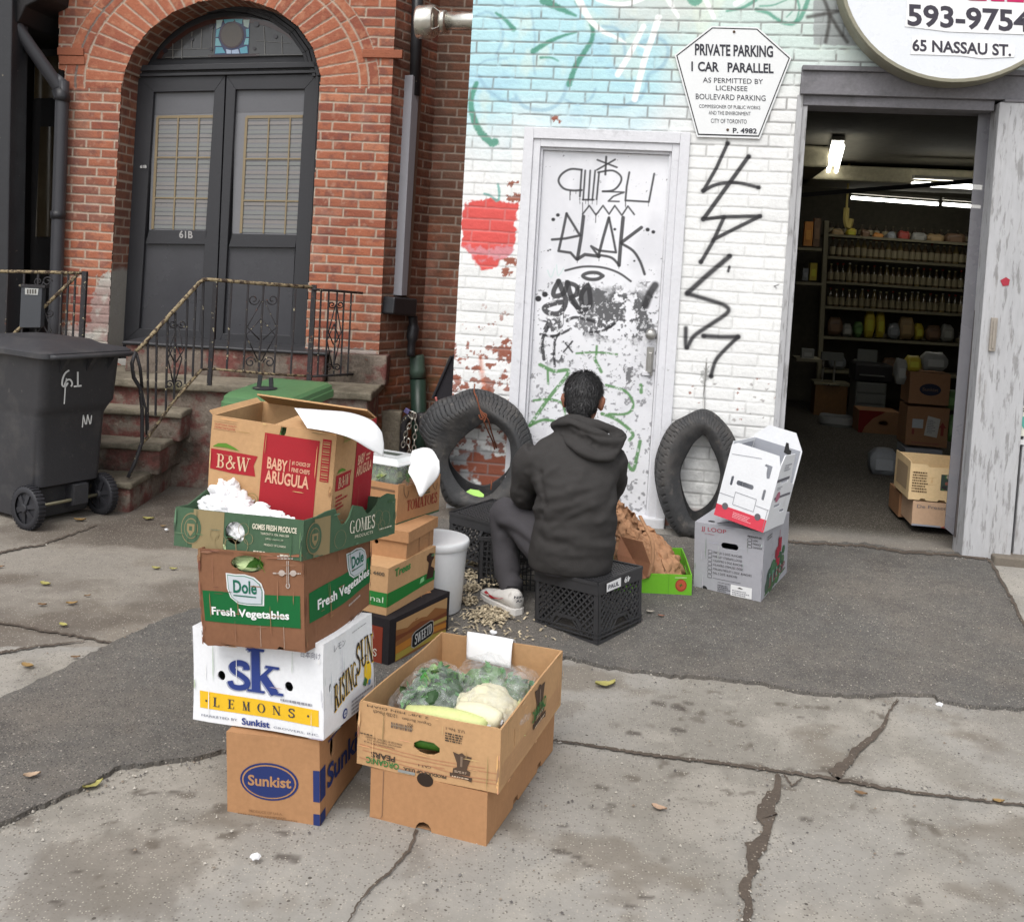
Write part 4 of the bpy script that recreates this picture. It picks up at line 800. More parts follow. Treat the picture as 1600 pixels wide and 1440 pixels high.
# ------------------------------------------------------------------ neighbouring dark porch
po = thing('neighbour_porch', 'dark painted porch entry of the neighbouring house left of the red brick pier', 'porch', (-3.3, 7.2, .7))
m_pdk = mat('black_porch_paint', C(34,32,33), rough=.55, var=.15, vs=6, bump=.1, stains=[(C(70,40,34), 3, .62, .72, .6)])
mb = MB(); slab(mb, [(-460,-220),(240,-220),(240,560),(-460,560)], -.75, .1); mb.build('wall', m_pdk, po)
mb = MB()
for x0, x1, d_ in ((18,24,-.1),(24,29,-.2),(29,33,-.3),(33,37,-.4),(37,41,-.5),(92,100,-.3)): slab(mb, [(x0,60),(x1,60),(x1-8,545),(x0-8,545)], d_, .12)
mb.build('door_casing', m_pdk, po, bevel=.004)
mb = MB(); slab(mb, [(44,155),(98,152),(84,545),(30,545)], -.60, .05); mb.build('door', m_pdk, po, bevel=.004)
m_rg = mat('brown_reflecting_glass', C(76,66,50), rough=.15, var=.15, vs=3, spec=.6)
mb = MB(); slab(mb, [(63,198),(92,198),(82,370),(55,370)], -.585, .004); mb.build('door_glass', m_rg, po)
mb = MB(); slab(mb, [(55,90),(110,86),(108,152),(53,154)], -.60, .01); mb.build('transom_glass', mat('amber_dim_glass', C(92,78,54), rough=.2, var=.15, vs=3, spec=.5), po)
mb = MB(); slab(mb, [(-40,-40),(20,-40),(10,560),(-48,560)], .35, .2); mb.build('column', m_blk2, po, bevel=.01)
mb = MB(); slab(mb, [(-200,-120),(84,-120),(70,-5),(40,10),(28,35),(-200,30)], .30, .9); mb.build('porch_roof', m_pdk, po, bevel=.01)
dp = thing('downpipe', 'black painted downpipe slanting across to the left edge of the red brick pier', 'pipe', HP.at(95, 440, .06), 'drain pipes')
mb = MB(); px_tube(mb, HP, [(22,-20),(24,36)], .035, 10)
q = [HP.at(22,-20,.25), HP.at(24,34,.25), HP.at(30,48,.24), HP.at(86,128,.09), HP.at(95,142,.07), HP.at(97,156,.065), HP.at(84,560,.065)]
mb = MB(); mb.tube(spline(q, 5), .046, 12); mb.build('pipe', mat('slate_pipe_paint', C(66,66,70), rough=.45, var=.1, vs=10, spec=.45), dp, True)
mb = MB(); mb.tube([HP.at(93,140,.068), HP.at(97,152,.066), HP.at(96,158,.066)], .055, 12); mb.build('pipe_collar', m_blk2, dp, True); mb = MB(); mb.tube([HP.at(90.5,330,.065), HP.at(90.2,342,.065)], .052, 12); mb.build('pipe_collar', m_blk2, dp, True)
# ------------------------------------------------------------------ recess between the houses: boxed downpipe, drain, vent
PS = Plane([c1[0], c1[1], 0], math.atan2(e1[1], e1[0]))
bd_ = thing('boxed_downpipe', 'grey boxed downpipe in the dark recess between the two buildings', 'pipe', PS.at(640, 480, .05), 'drain pipes')
mb = MB(); mb.tube([PS.at(654,-60,.05), PS.at(648,150,.05)], .040, 10); mb.build('pipe', m_blk2, bd_, True)
mb = MB(); wq = [(645,117),(656,126),(636,462),(627,462)]; mb.prism([PS.at(*p, .07) for p in wq], -PS.n*.10); mb.build('cover', mat('light_grey_cladding', C(150,150,156), rough=.55, var=.04, vs=3), bd_, bevel=.004)
mb = MB(); mb.prism([PS.at(*p, .05) for p in ((655,124),(660,131),(640,466),(635,464))], -PS.n*.10); mb.build('cover_edge', mat('brown_cladding', C(120,98,84), rough=.7, var=.1), bd_, bevel=.003)
mb = MB(); mb.prism([PS.at(*p, .10) for p in ((617,464),(653,467),(651,495),(614,491))], -PS.n*.16); mb.build('hopper', m_blk2, bd_, bevel=.012)
mb = MB(); mb.tube(spline([PS.at(645,494,.05), PS.at(646,512,.05), PS.at(644,528,.05), PS.at(642,556,.05)], 4), [.034]*4+[.044]*5+[.030]*4, 10); mb.build('spout', m_blk2, bd_, True)
gd = thing('drain_pipe', 'dark green plastic drain pipe standing at the foot of the recess', 'pipe', BP.at(655, 690, .1), 'drain pipes')
m_grn = mat('dark_green_plastic', C(44,66,56), rough=.4, var=.1, vs=8, spec=.5)
mb = MB(); mb.tube([BP.at(653,592,.10), BP.at(657,760,.11)], .058, 14); mb.build('pipe', m_grn, gd, True)
mb = MB(); mb.tube([BP.at(651,555,.10), BP.at(651.5,558,.10), BP.at(652,575,.10), BP.at(652,577,.10), BP.at(653,590,.10)], [.050, .056, .056, .060, .062], 14); mb.build('collar', mat('grey_green_plastic', C(76,96,84), rough=.45, var=.1, vs=8, spec=.5), gd, True)
vt = thing('exhaust_vent', 'shiny galvanised metal exhaust duct with round cap sticking out of the wall', 'vent', WP.xyz(-1.6, 2.8, -.25))
m_galv = mat('galvanised_steel', (.62, .60, .54), rough=.30, metal=.9, var=.08, vs=14, bump=.05, bs=40)
ax = -WP.t; D0 = -.30
def vring(px, py, r, n=24):
    o = WP.at(px, py, D0); u_ = -WP.n*r; v_ = np.array([0, 0, r]); return [o+u_*math.cos(a)+v_*math.sin(a) for a in np.linspace(0, 2*math.pi, n, endpoint=False)]
s_ = 1/290.
mb = MB(); mb.loft([vring(780,34,15.8*s_), vring(698,33,15.8*s_)]); mb.build('duct', m_galv, vt, True)
mb = MB(); mb.loft([vring(698,34,18.5*s_), vring(694,34,20*s_), vring(688,34,20*s_)]); mb.build('collar', m_galv, vt, True)
mb = MB(); mb.loft([vring(680,34,26*s_), vring(678,34,28.5*s_), vring(655,35,28.5*s_), vring(652,35,27*s_), vring(651.5,35,1*s_)]); mb.build('cap', m_galv, vt, True)
mb = MB()
for a in (.6, 2.2, 3.9, 5.4):
    o1 = WP.at(688, 34, D0)+(-WP.n*math.cos(a)+np.array([0, 0, 1])*math.sin(a))*18*s_; o2 = WP.at(679, 34, D0)+(-WP.n*math.cos(a)+np.array([0, 0, 1])*math.sin(a))*26*s_; mb.bar(o1, o2, .02, .003)
mb.build('bracket', m_galv, vt)
um = thing('folded_umbrella', 'folded black cloth umbrella propped behind the corner of the white wall', 'umbrella', WP.at(690, 640, -.15))
mb = MB(); mb.prism([WP.at(*p, -.12) for p in ((708,553),(712,556),(711,640),(690,632),(677,622))], -WP.n*.03); mb.build('canopy', mat('black_cloth', C(44,42,46), rough=.9, var=.15, vs=20, bump=.3, bs=30), um, bevel=.008)
mb = MB(); mb.tube([WP.at(705,556,-.11), WP.at(676,622,-.11)], .008, 6); mb.build('shaft', m_blk2, um)
mb = MB(); mb.tube(spline([WP.at(681,620,-.10), WP.at(684,630,-.10), WP.at(690,628,-.10), WP.at(688,638,-.10), WP.at(694,634,-.10)], 4), .007, 6); mb.build('handle_strap', mat('pinkish_plastic', C(190,110,104), rough=.6), um, True)
# post, standpipe and chain in the recess
sp_ = thing('stone_post', 'mossy grey stone post standing in the recess beside the steps', 'post', BP.at(612, 700, .5))
PR = Plane(BP.P+BP.n*.35, math.atan2(BP.t[1], BP.t[0])); a, b = PR.at(598, 640), PR.at(628, 640)
rough_block('slab', a[0], a[1]-.05, 0, b[0], a[1]+.05, a[2], m_stone, sp_, 3)
gp = thing('standpipe', 'dark metal standpipe elbow with valve at the foot of the recess', 'pipe', PR.at(650, 700), 'drain pipes')
mb = MB(); mb.tube(spline([PR.at(628,760,.1), PR.at(630,700,.1), PR.at(632,662,.1), PR.at(640,652,.1), PR.at(655,654,.1), PR.at(672,657,.1), PR.at(674,700,.1), PR.at(674,760,.1)], 4), .028, 10); mb.build('pipe', m_iron, gp, True)
mb = MB(); mb.tube([PR.at(660,645,.12), PR.at(661,668,.12)], .04, 10); mb.tube([PR.at(672,655,.12), PR.at(700,657,.12)], .022, 8); mb.build('valve', m_iron, gp, True)
ch = thing('chain', 'steel chain hanging looped over the standpipe', 'chain', PR.at(650, 690, .16))
mb = MB(); tor = []
def link(c0, d, tw):
    d = Vector(d).normalized(); x = d.cross(Vector((math.cos(tw), math.sin(tw), .2))).normalized(); mb.tube([Vector(c0)+d*.024*math.cos(a)+x*.013*math.sin(a) for a in np.linspace(0, 2*math.pi, 10, endpoint=False)], .0045, 5, closed=True)
for path in ([(645,648),(642,660),(636,672),(632,684),(630,694)], [(648,650),(650,668),(648,682),(647,700),(645,716)], [(638,690),(640,704),(638,716)]):
    pp = spline([PR.at(*p, .16) for p in path], 4)
    L_ = np.cumsum([0]+[np.linalg.norm(pp[i+1]-pp[i]) for i in range(len(pp)-1)]); m_ = int(L_[-1]/.036)
    for k in range(m_+1):
        s = k*.036; i = min(np.searchsorted(L_, s), len(pp)-1); j = max(i-1, 0); link(pp[i], (pp[i]-pp[j]) if i != j else (0, 0, 1), 0 if k % 2 else 1.5)
mb.build('links', mat('bright_steel', (.55, .53, .48), rough=.35, metal=.9, var=.1), ch, True)
pk = thing('padlock', 'small violet padlock on the chain at the standpipe', 'padlock', PR.at(641, 644, .17))
mb = MB(); mb.prism([PR.at(*p, .19) for p in ((634,637),(641,641),(637,648),(630,643))], -PR.n*.02); mb.build('case', mat('violet_metal', C(110,104,150), rough=.4, metal=.4), pk, bevel=.003)
mb = MB(); mb.tube(spline([PR.at(637,648,.18), PR.at(644,655,.18), PR.at(647,646,.18), PR.at(641,642,.18)], 4), .004, 6); mb.build('shackle', m_galv, pk, True)

# ------------------------------------------------------------------ upper storeys (out of frame, they shade the recess)
m_bp = mat('plain_red_brick', (.30, .10, .055), rough=.9, var=.15, vs=8, bump=.4, bs=30)
mb = MB(); q_ = lambda d: [HP.xyz(-4.5, 3.705, d), HP.xyz(.50, 3.705, d), HP.xyz(.50, 7.2, d), HP.xyz(-4.5, 7.2, d)]; mb.hexa(q_(-4), q_(-.002)); mb.build('upper_storey', m_bp, house)
mb = MB(); mb.prism([c2+np.array([0, 0, 3.69]), c3+np.array([0, 0, 3.69]), c3+np.array([0, 0, 7.2]), c2+np.array([0, 0, 7.2])], -HP.n*3); mb.build('upper_storey', m_bp, house)
mb = MB(); q_ = lambda d: [WP.xyz(-1.50, 3.615, d), WP.xyz(5.5, 3.615, d), WP.xyz(5.5, 6.4, d), WP.xyz(-1.50, 6.4, d)]; mb.hexa(q_(-8), q_(-.004)); mb.build('upper_storey', m_wood if 0 else mat('upper_painted_brick', (.55, .56, .55), rough=.85, var=.1, vs=6), garage)
mb = MB(); wbox(mb, 2.6, 0, 5.5, 3.61, -.3, 0.0); mb.build('street_wall', MATS['upper_painted_brick'], garage)
# ------------------------------------------------------------------ cardboard boxes
def kraft(name, c, **k): return mat(name, c, rough=.85, var=.10, vs=7, bump=.06, bs=60, spec=.15, stains=[(tuple(x*.72 for x in c), 2.2, .52, .75, .35), (tuple(min(.8, x*1.25) for x in c), 5, .58, .74, .35)], **k)
K1 = kraft('kraft_cardboard', C(174,131,94, .9)); K2 = kraft('brown_cardboard', C(130,92,69, .9)); K3 = kraft('pale_kraft_cardboard', C(192,153,112, .9))
KW = mat('white_cardboard', (.72, .73, .75), rough=.7, var=.05, vs=10, spec=.2, stains=[((.45, .43, .40), 3.5, .60, .78, .45)]); KG = kraft('green_cardboard', C(74,98,76, .9)); KS = mat('grey_wax_cardboard', C(172,172,178), rough=.6, var=.05, vs=6, spec=.25, stains=[(C(120,116,112), 3, .58, .78, .4)])
KB = kraft('black_cardboard', C(46,42,44)); KL = mat('lime_cardboard', C(112,182,44), rough=.7, var=.06)
m_edge = kraft('cardboard_edge', C(190,148,108, .9))
def el(cx, cy, rx, ry, n=18): return [(cx+rx*math.cos(a), cy+ry*math.sin(a)) for a in np.linspace(0, 2*math.pi, n, endpoint=False)]
def slot(cx, cy, rx, ry, n=6):
    k = rx-ry; return [(cx+k+ry*math.cos(a), cy+ry*math.sin(a)) for a in np.linspace(-1.57, 1.57, n)]+[(cx-k+ry*math.cos(a), cy+ry*math.sin(a)) for a in np.linspace(1.57, 4.71, n)]
def rc(a, b, c, d): return [(a, b), (c, b), (c, d), (a, d)]
class Carton:
    def __init__(s, name, label, p, m, holes=(), top=None, outlines=None, amp=.002, group='produce boxes on the pavement', cat='box', th=.005, closed=False, step=.05, aspect=True):
        x, y, z, yaw, L, D, h, rx, ry = p; s.L, s.D, s.h, s.amp = L, D, h, amp; s.seed = Vector((x*13, y*7, z*11))
        M = Matrix.Translation((x, y, z)) @ Matrix.Rotation(yaw, 4, 'Z') @ Matrix.Rotation(rx, 4, 'X') @ Matrix.Rotation(ry, 4, 'Y')
        s.M = M; s.root = thing(name, label, cat, M=M, group=group); s.lv = {}; s.pr = {}
        b = MB(); ol = outlines or {}
        for f in 'FRBL':
            w = L if f in 'FB' else D
            o = [(q[0]*w, q[1]*h) for q in ol.get(f, rc(0, 0, 1, 1))]
            hs = [[(q[0]*w, q[1]*h) for q in hp] for ff, hp in holes if ff == f]
            if f in 'RL': o = [(min(max(q[0], th), D-th), q[1]) for q in o]
            s.panel(b, f, o, hs, th, step)
        v, fc, _ = sheet2d(rc(-L+th, th, -th, D-th), (), .08); k = [s.w((a, c, .004)) for a, c in v]; b.add(k, fc); b.add([s.w((a, c, -.001)) for a, c in v], [f_[::-1] for f_ in fc])
        if closed:
            v, fc, _ = sheet2d(rc(-L, 0, 0, D), (), .05); b.add([s.w((a, c, h)) for a, c in v], fc); b.add([s.w((a, c, h-.004)) for a, c in v], [f_[::-1] for f_ in fc])
        s.body = b.build('body', m, s.root)
    def w(s, p):
        p = Vector(p); a = s.amp; return p+Vector(noise.noise_vector(p*3.5+s.seed))*a*2
    def at(s, f, u, v, d=0.):
        if f == 'F': q = (u-s.L, -d, v)
        elif f == 'R': q = (d, u, v)
        elif f == 'B': q = (-u, s.D+d, v)
        elif f == 'L': q = (-s.L-d, s.D-u, v)
        else: q = (u-s.L, v, s.h+d)
        base = {'F': (q[0], 0, q[2]), 'R': (0, q[1], q[2]), 'B': (q[0], s.D, q[2]), 'L': (-s.L, q[1], q[2]), 'T': (q[0], q[1], s.h)}[f]
        return s.w(base)+Vector(q)-Vector(base)
    def panel(s, b, f, o, hs, th, step):
        v, fc, be = sheet2d(o, hs, step); n = len(v)
        b.add([s.at(f, a, c) for a, c in v]+[s.at(f, a, c, -th) for a, c in v], list(fc)+[tuple(i+n for i in q[::-1]) for q in fc]+[(j, i, i+n, j+n) for i, j in be])
    def ink(s, f):
        if f not in s.pr: s.pr[f] = MB()
        return s.pr[f]
    def wd(s, f): return s.L if f in 'FBT' else s.D
    def hh(s, f): return s.D if f == 'T' else s.h
    def poly(s, f, pts, col, lv=1, holes=()):
        w, h = s.wd(f), s.hh(f); v, fc, _ = sheet2d([(a*w, b*h) for a, b in pts], [[(a*w, b*h) for a, b in hp] for hp in holes], .05)
        s.ink(f).add([s.at(f, a, b, .0005+.0008*lv) for a, b in v], fc, col)
    def text(s, f, t, r, col, bold=0, rot=False, ser=False, lv=3, gap=.06, shear=0., slope=0.):
        w, h = s.wd(f), s.hh(f)
        flat_text(s.ink(f), t, (0, 0, 1, 1), lambda a, b: s.at(f, (r[0]+(r[2]-r[0])*a+shear*b)*w, (r[1]+(r[3]-r[1])*b+slope*a)*h, .0005+.0008*lv), col, bold, rot, ser, gap)
    def lines(s, f, qs, map_, col, lv=3):
        w, h = s.wd(f), s.hh(f); flat2(s.ink(f), qs, lambda a, b: s.at(f, map_(a, b)[0]*w, map_(a, b)[1]*h, .0005+.0008*lv), col)
    def rows(s, f, r, n, col, seed=1, lv=3, rag=.5):     # rows of print too small to read
        rnd = random.Random(seed)
        for k in range(n):
            y0 = r[1]+(r[3]-r[1])*k/n; y1 = y0+(r[3]-r[1])/n*.55; x = r[0]; xe = r[0]+(r[2]-r[0])*(1-rag*rnd.random())
            while x < xe:
                l = rnd.uniform(.006, .03); s.poly(f, rc(x, y0, min(x+l, xe), y1), col, lv); x += l+.006
    def done(s):
        for f, b in s.pr.items(): b.build('printing', m_ink, s.root)
        return s
BLUE = (.022, .035, .13); TAN = C(174,131,94, .9); DK = (.035, .03, .028)
# --- front stack, bottom to top
a = Carton('cardboard_box', 'brown citrus box with blue oval logo at the foot of the tall stack', (-.455, 2.752, 0, -.189, .275, .40, .247, .018, -.039), K1, holes=[('R', el(.24, .74, .045, .12)), ('R', el(.8, .74, .045, .12))], closed=True, amp=.0035)
a.poly('F', el(.46, .46, .315, .225, 30), BLUE, 1); a.poly('F', el(.46, .46, .292, .203, 30), TAN, 2); a.poly('F', el(.46, .46, .275, .188, 30), BLUE, 3); a.text('F', 'Sunkist', (.235, .40, .70, .53), TAN, 1, lv=4, slope=.005)
for f, q in (('F', rc(.93, .27, 1, .64)), ('F', rc(.93, 0, 1, .13)), ('R', rc(0, .27, .10, .64)), ('R', rc(0, 0, .10, .13))): a.poly(f, q, BLUE)
a.text('R', 'Sunkist', (.13, .30, .98, .58), BLUE, 1); a.text('F', 'PRODUCE OF U.S.A.', (.24, .075, .60, .105), (.22, .12, .06)); a.rows('F', (.12, .02, .8, .06), 2, (.22, .12, .06)); a.rows('R', (.15, .85, .6, .9), 1, BLUE); a.done()
b = Carton('lemon_box', 'white lemon carton with blue letters and yellow band in the tall stack', (-.452, 2.736, .258, -.323, .424, .30, .264, -.01, -.056), KW, holes=[('F', el(.222, .522, .031, .052)), ('F', el(.752, .505, .031, .052)), ('R', el(.12, .5, .02, .05))], closed=True, amp=.0055)
YE = (.72, .44, .025); NV = (.03, .05, .20)
b.poly('F', [(.055, .15), (.965, .135), (.965, .31), (.05, .335)], YE, 1)
for t, x0, x1, y0, y1, e in (('s', .275, .46, .395, .715, .012), ('k', .435, .715, .385, .86, .012)):
    b.text('F', t, (x0-e, y0-e*1.2, x1-e, y1-e*1.2), (.30, .32, .42), ser=True, lv=2); b.text('F', t, (x0, y0, x1, y1), NV, ser=True, lv=4)
for i, ch_ in enumerate('LEMONS'): b.text('F', ch_, (.158+.117*i, .185, .158+.117*i+(.05 if ch_ in 'LES' else .06), .285), (.04, .045, .06), ser=True, lv=3)
for x in (.105, .89): b.poly('F', el(x, .235, .008, .013, 8), (.04, .045, .06), 3)
b.text('F', 'MARKETED BY', (.07, .06, .35, .085), (.16, .17, .22)); b.text('F', 'Sunkist', (.385, .03, .60, .105), NV, 1); b.text('F', 'GROWERS, INC.', (.63, .035, .97, .06), (.16, .17, .22)); b.text('F', '日本向け', (.845, .84, .985, .91), (.2, .2, .24)); b.rows('F', (.69, .345, .95, .39), 1, (.25, .25, .28), 4)
def arcmap(x0, y0, x1, y1, hgt, bow): return lambda u, v: (x0+(x1-x0)*u, y0+(y1-y0)*u+hgt*v+bow*math.sin(u*math.pi))
for off, cc, lv in ((.014, YE, 2), (0, DK, 3)):
    for s_, r in (('RISING', (.17, .20, .62, .30)), ('SUN', (.62, .40, .98, .42))):
        v, f = serif(s_, .03); lo, hi = v.min(0), v.max(0); t = (v-lo)/(hi-lo); mp = arcmap(r[0]+off, r[1]-off, r[2]+off, r[3]-off, .31 if s_ == 'RISING' else .36, .03)
        b.ink('R').add([b.at('R', mp(p, q)[0]*b.D, mp(p, q)[1]*b.h, .0005+.0008*lv) for p, q in t], f, cc)
b.poly('R', el(.86, .36, .08, .13), (.75, .50, .03), 2); b.poly('R', [(.74, .26), (.80, .22), (.84, .28), (.79, .33)], (.06, .16, .05), 3); b.poly('R', el(.88, .24, .03, .035, 8), (.12, .25, .42), 3); b.text('R', 'レモン', (.18, .86, .40, .93), (.2, .2, .22)); b.poly('R', el(.38, .10, .045, .055), NV); b.poly('R', el(.38, .10, .03, .037), (.5, .52, .6), 2); b.poly('R', rc(.36, .095, .40, .105), NV, 3); b.rows('R', (.5, .03, .95, .2), 4, (.25, .25, .28), 9); b.rows('R', (.55, .93, .9, .95), 1, (.3, .3, .32), 3); b.done()
d = Carton('vegetable_box', 'scuffed brown box with green band reading Fresh Vegetables, middle of the tall stack', (-.504, 2.700, .513, -.286, .32, .416, .263, -.015, -.08), K2, holes=[('F', el(.475, .875, .155, .085))], amp=.0065, outlines={'F': [(0, .02), (.05, -.02), (.16, .0), (.18, .025), (.45, .0), (.72, .0), (.745, .035), (.78, .03), (.80, .0), (1, 0), (1, 1), (0, 1)]})
DG = C(28,104,56, .8); WH = (.62, .63, .63)
d.poly('F', [(.035, .265), (.965, .255), (.965, .585), (.03, .585)], DG, 1); d.poly('R', [(.06, .28), (1, .27), (1, .58), (.06, .58)], DG, 1)
def leaf(x0, y0, w, h): return [(x0+w*a, y0+h*b_) for a, b_ in ((0, 1), (.02, .5), (.1, .22), (.3, .03), (.55, 0), (.98, .02), (1, .5), (.93, .75), (.75, .93), (.5, 1), (.25, .98))]
for f, x0, w in (('F', .275, .36), ('R', .60, .32)):
    d.poly(f, leaf(x0, .465, w, .31), WH, 2); d.poly(f, leaf(x0+.014, .478, w-.028, .284), (.10, .22, .17), 3); d.poly(f, leaf(x0+.022, .487, w-.044, .266), (.46, .49, .52), 4); d.text(f, 'Dole', (x0+w*.20, .585, x0+w*.82, .715), (.012, .11, .07), 1, lv=5); d.poly(f, [(x0+w*.2, .555), (x0+w*.8, .55), (x0+w*.8, .562), (x0+w*.2, .567)], (.012, .11, .07), 5)
d.text('F', 'Fresh Vegetables', (.115, .315, .86, .425), (.70, .71, .70), 1, lv=3); d.text('R', 'Fresh Vegetables', (.16, .34, .97, .47), (.70, .71, .70), 1, lv=3)
TW = (.42, .36, .32)
d.lines('F', st2([(.855, .70), (.855, .93)], .022), lambda a_, b_: (a_, b_), TW); d.lines('F', st2([(.855, .70), (.855, .93)], .010), lambda a_, b_: (a_, b_), (.19, .11, .075), 4); d.poly('F', el(.855, .685, .02, .028, 10), TW, 3); d.poly('F', el(.855, .685, .011, .016, 10), (.19, .11, .075), 4); d.poly('F', el(.80, .81, .03, .03, 10), TW, 3); d.poly('F', el(.905, .81, .03, .03, 10), TW, 3); d.rows('F', (.72, .80, .99, .825), 1, TW, 2, 4, .05); d.rows('F', (.76, .945, .97, .99), 2, TW, 5); d.rows('R', (.6, .2, .95, .24), 1, TW, 6)
for x in (.58, .80): d.lines('F', st2([(x, .02), (x+.002, .26)], .004), lambda a_, b_: (a_, b_), (.40, .31, .25), 2)
d.done()
g = Carton('produce_tray', 'green scalloped cardboard tray with tan bands and white wrapper on the tall stack', (-.524, 2.700, .758, -.40, .435, .50, .109, -.068, -.058), KG, holes=[('F', el(.485, .50, .08, .29))], amp=.002, step=.03,
   outlines={'R': [(0, 0), (1, 0), (1, 1.12), (.9, 1.2), (.8, 1.12), (.77, .95), (.70, .78), (.66, .76), (.60, 1.0), (.50, 1.10), (.46, .80), (.42, .66), (.38, .66), (.34, .85), (.31, 1.12), (.22, 1.10), (.12, 1.02), (0, 1)], 'L': [(0, 0), (1, 0), (1, 1), (.9, 1.0), (.75, 1.3), (.6, 1.25), (.5, .8), (.4, .75), (.3, 1.25), (.2, 1.3), (.1, 1.1), (0, 1.1)]})
TG = C(146,130,96, .85)
g.poly('F', rc(.15, 0, .40, 1), TG, 1, [el(.485-.0, .5, .001, .001, 3)] if 0 else ()); g.poly('R', rc(.10, 0, .26, .98), TG, 1)
for f, x in (('F', .14), ('R', .10)):
    w_ = .085 if f == 'F' else .075
    for r_, cc, lv in ((1, TG, 2), (.93, C(74,98,76), 3), (.66, TG, 4), (.60, C(80,102,78), 5)): g.poly(f, el(x, .5, w_*r_, .40*r_, 22), cc, lv)
    g.poly(f, [(x-.03, .62), (x+.03, .62), (x+.03, .45), (x, .30), (x-.03, .45)], TG, 6); g.poly(f, rc(x-.012, .45, x+.012, .56), C(74,98,76), 7)
for k in range(6):                                            # outlined fruit
    x, y, r_ = ((.38, .25, .045), (.46, .16, .05), (.55, .22, .05), (.56, .62, .04), (.60, .4, .035), (.33, .42, .035))[k]
    for a_ in range(12): g.lines('F', st2([(x+r_*math.cos(a_*.52), y+r_*4*math.sin(a_*.52)), (x+r_*math.cos(a_*.52+.5), y+r_*4*math.sin(a_*.52+.5))], .004), lambda p, q: (p, q), TG, 4)
for (x, y, r_) in ((.36, .3, .06), (.78, .6, .05), (.86, .5, .06), (.82, .35, .04)):
    for a_ in range(12): g.lines('R', st2([(x+r_*math.cos(a_*.52), y+r_*4*math.sin(a_*.52)), (x+r_*math.cos(a_*.52+.5), y+r_*4*math.sin(a_*.52+.5))], .003), lambda p, q: (p, q), TG, 4)
TC = (.62, .58, .46)
g.text('F', 'GOMES FRESH PRODUCE', (.625, .66, .955, .80), TC, 1); g.text('F', 'TORONTO, ON. M6N 3E9', (.69, .54, .90, .60), TC); g.text('F', '(416) 588-8159', (.73, .42, .86, .48), TC); g.text('F', 'PRODUCT OF CANADA', (.72, .28, .88, .33), TC); g.rows('F', (.84, .08, .95, .13), 1, TC); g.rows('F', (.64, .1, .74, .15), 1, TC, 3)
g.text('R', 'GOMES', (.46, .34, .74, .72), (.66, .63, .52), ser=True); g.text('R', 'PRODUCTS', (.52, .20, .72, .28), TC); g.rows('R', (.8, .24, .97, .3), 1, TC, 4); g.done()
w_ = Carton('arugula_box', 'kraft box with red panels reading Baby Arugula, open on top of the tall stack', (-.495, 2.922, .781, -.245, .396, .304, .29, .027, .042), K3, amp=.0025, closed=False, holes=[('F', [(.545, 1.0-.10), (.555, .995), (.60, .995), (.595, .93), (.575, .87), (.555, .87)])])
RD = (.34, .022, .030)
w_.poly('F', [(.425, 0), (.865, 0), (.872, .905), (.435, .905)], RD, 1); w_.poly('R', [(.50, 0), (1, 0), (1, 1), (.50, 1)], RD, 1)
for f, x0, x1, y0, y1 in (('F', .012, .395, .435, .66), ('R', .06, .42, .385, .56)):
    W2 = x1-x0; H2 = y1-y0
    w_.poly(f, [(x0, y0+H2*.08), (x0+W2*.5, y0), (x1-W2*.02, y0+H2*.02), (x1-W2*.07, y0+H2*.5), (x1, y1-H2*.05), (x0+W2*.5, y1-H2*.02), (x0, y1)], RD, 1); w_.text(f, 'B&W', (x0+W2*.14, y0+H2*.16, x1-W2*.14, y1-H2*.18), (.62, .42, .27), ser=True)
    w_.poly(f, [(x0+W2*.03, y1+H2*.10), (x0+W2*.15, y1+H2*.28), (x0+W2*.32, y1+H2*.33), (x0+W2*.5, y1+H2*.2), (x0+W2*.62, y1+H2*.06), (x0+W2*.3, y1+H2*.13)], (.10, .22, .03), 2)
AR = (.66, .36, .24)
w_.text('F', 'BABY', (.475, .545, .635, .665), AR, 1, slope=-.01); w_.text('F', 'ARUGULA', (.465, .40, .815, .53), AR, 1); w_.text('F', '#1 CHOICE OF', (.67, .62, .815, .665), AR, 1); w_.text('F', 'FINE CHEFS', (.67, .55, .815, .595), AR, 1); w_.poly('F', rc(.65, .55, .654, .67), AR, 2)
w_.text('R', 'BABY', (.56, .56, .74, .67), AR, 1); w_.text('R', 'ARUGULA', (.54, .44, .95, .55), AR, 1); w_.rows('R', (.78, .57, .95, .66), 2, AR, 2)
w_.text('F', 'EXCEPTIONAL QUALITY', (.03, .905, .21, .925), RD); w_.text('F', 'DISTINCTIVE FLAVOR', (.03, .875, .20, .895), RD)
for y in (.94, .862): w_.poly('F', rc(.02, y, .21, y+.003), (.2, .1, .06), 2)
w_.poly('F', rc(.895, .50, .965, .93), RD, 1)
for k in range(16): w_.poly('F', rc(.902, .51+.026*k, .958, .517+.026*k+(k % 3)*.005), TAN, 2)
for r_, cc, lv in ((1, (.30, .24, .10), 2), (.88, C(192,153,112, .9), 3), (.6, (.30, .24, .10), 4), (.5, C(192,153,112, .9), 5)): w_.poly('F', el(.375, .20, .05*r_, .07*r_), cc, lv)
w_.poly('F', rc(.35, .195, .40, .21), (.30, .24, .10), 6); w_.rows('R', (.08, .20, .36, .36), 4, RD, 5); w_.rows('R', (.16, .88, .36, .97), 2, (.3, .3, .1), 3); w_.text('F', '2' if ('2', 1) in TXT else 'S', (.93, .1, .965, .19), (.12, .2, .05), 1); w_.done()
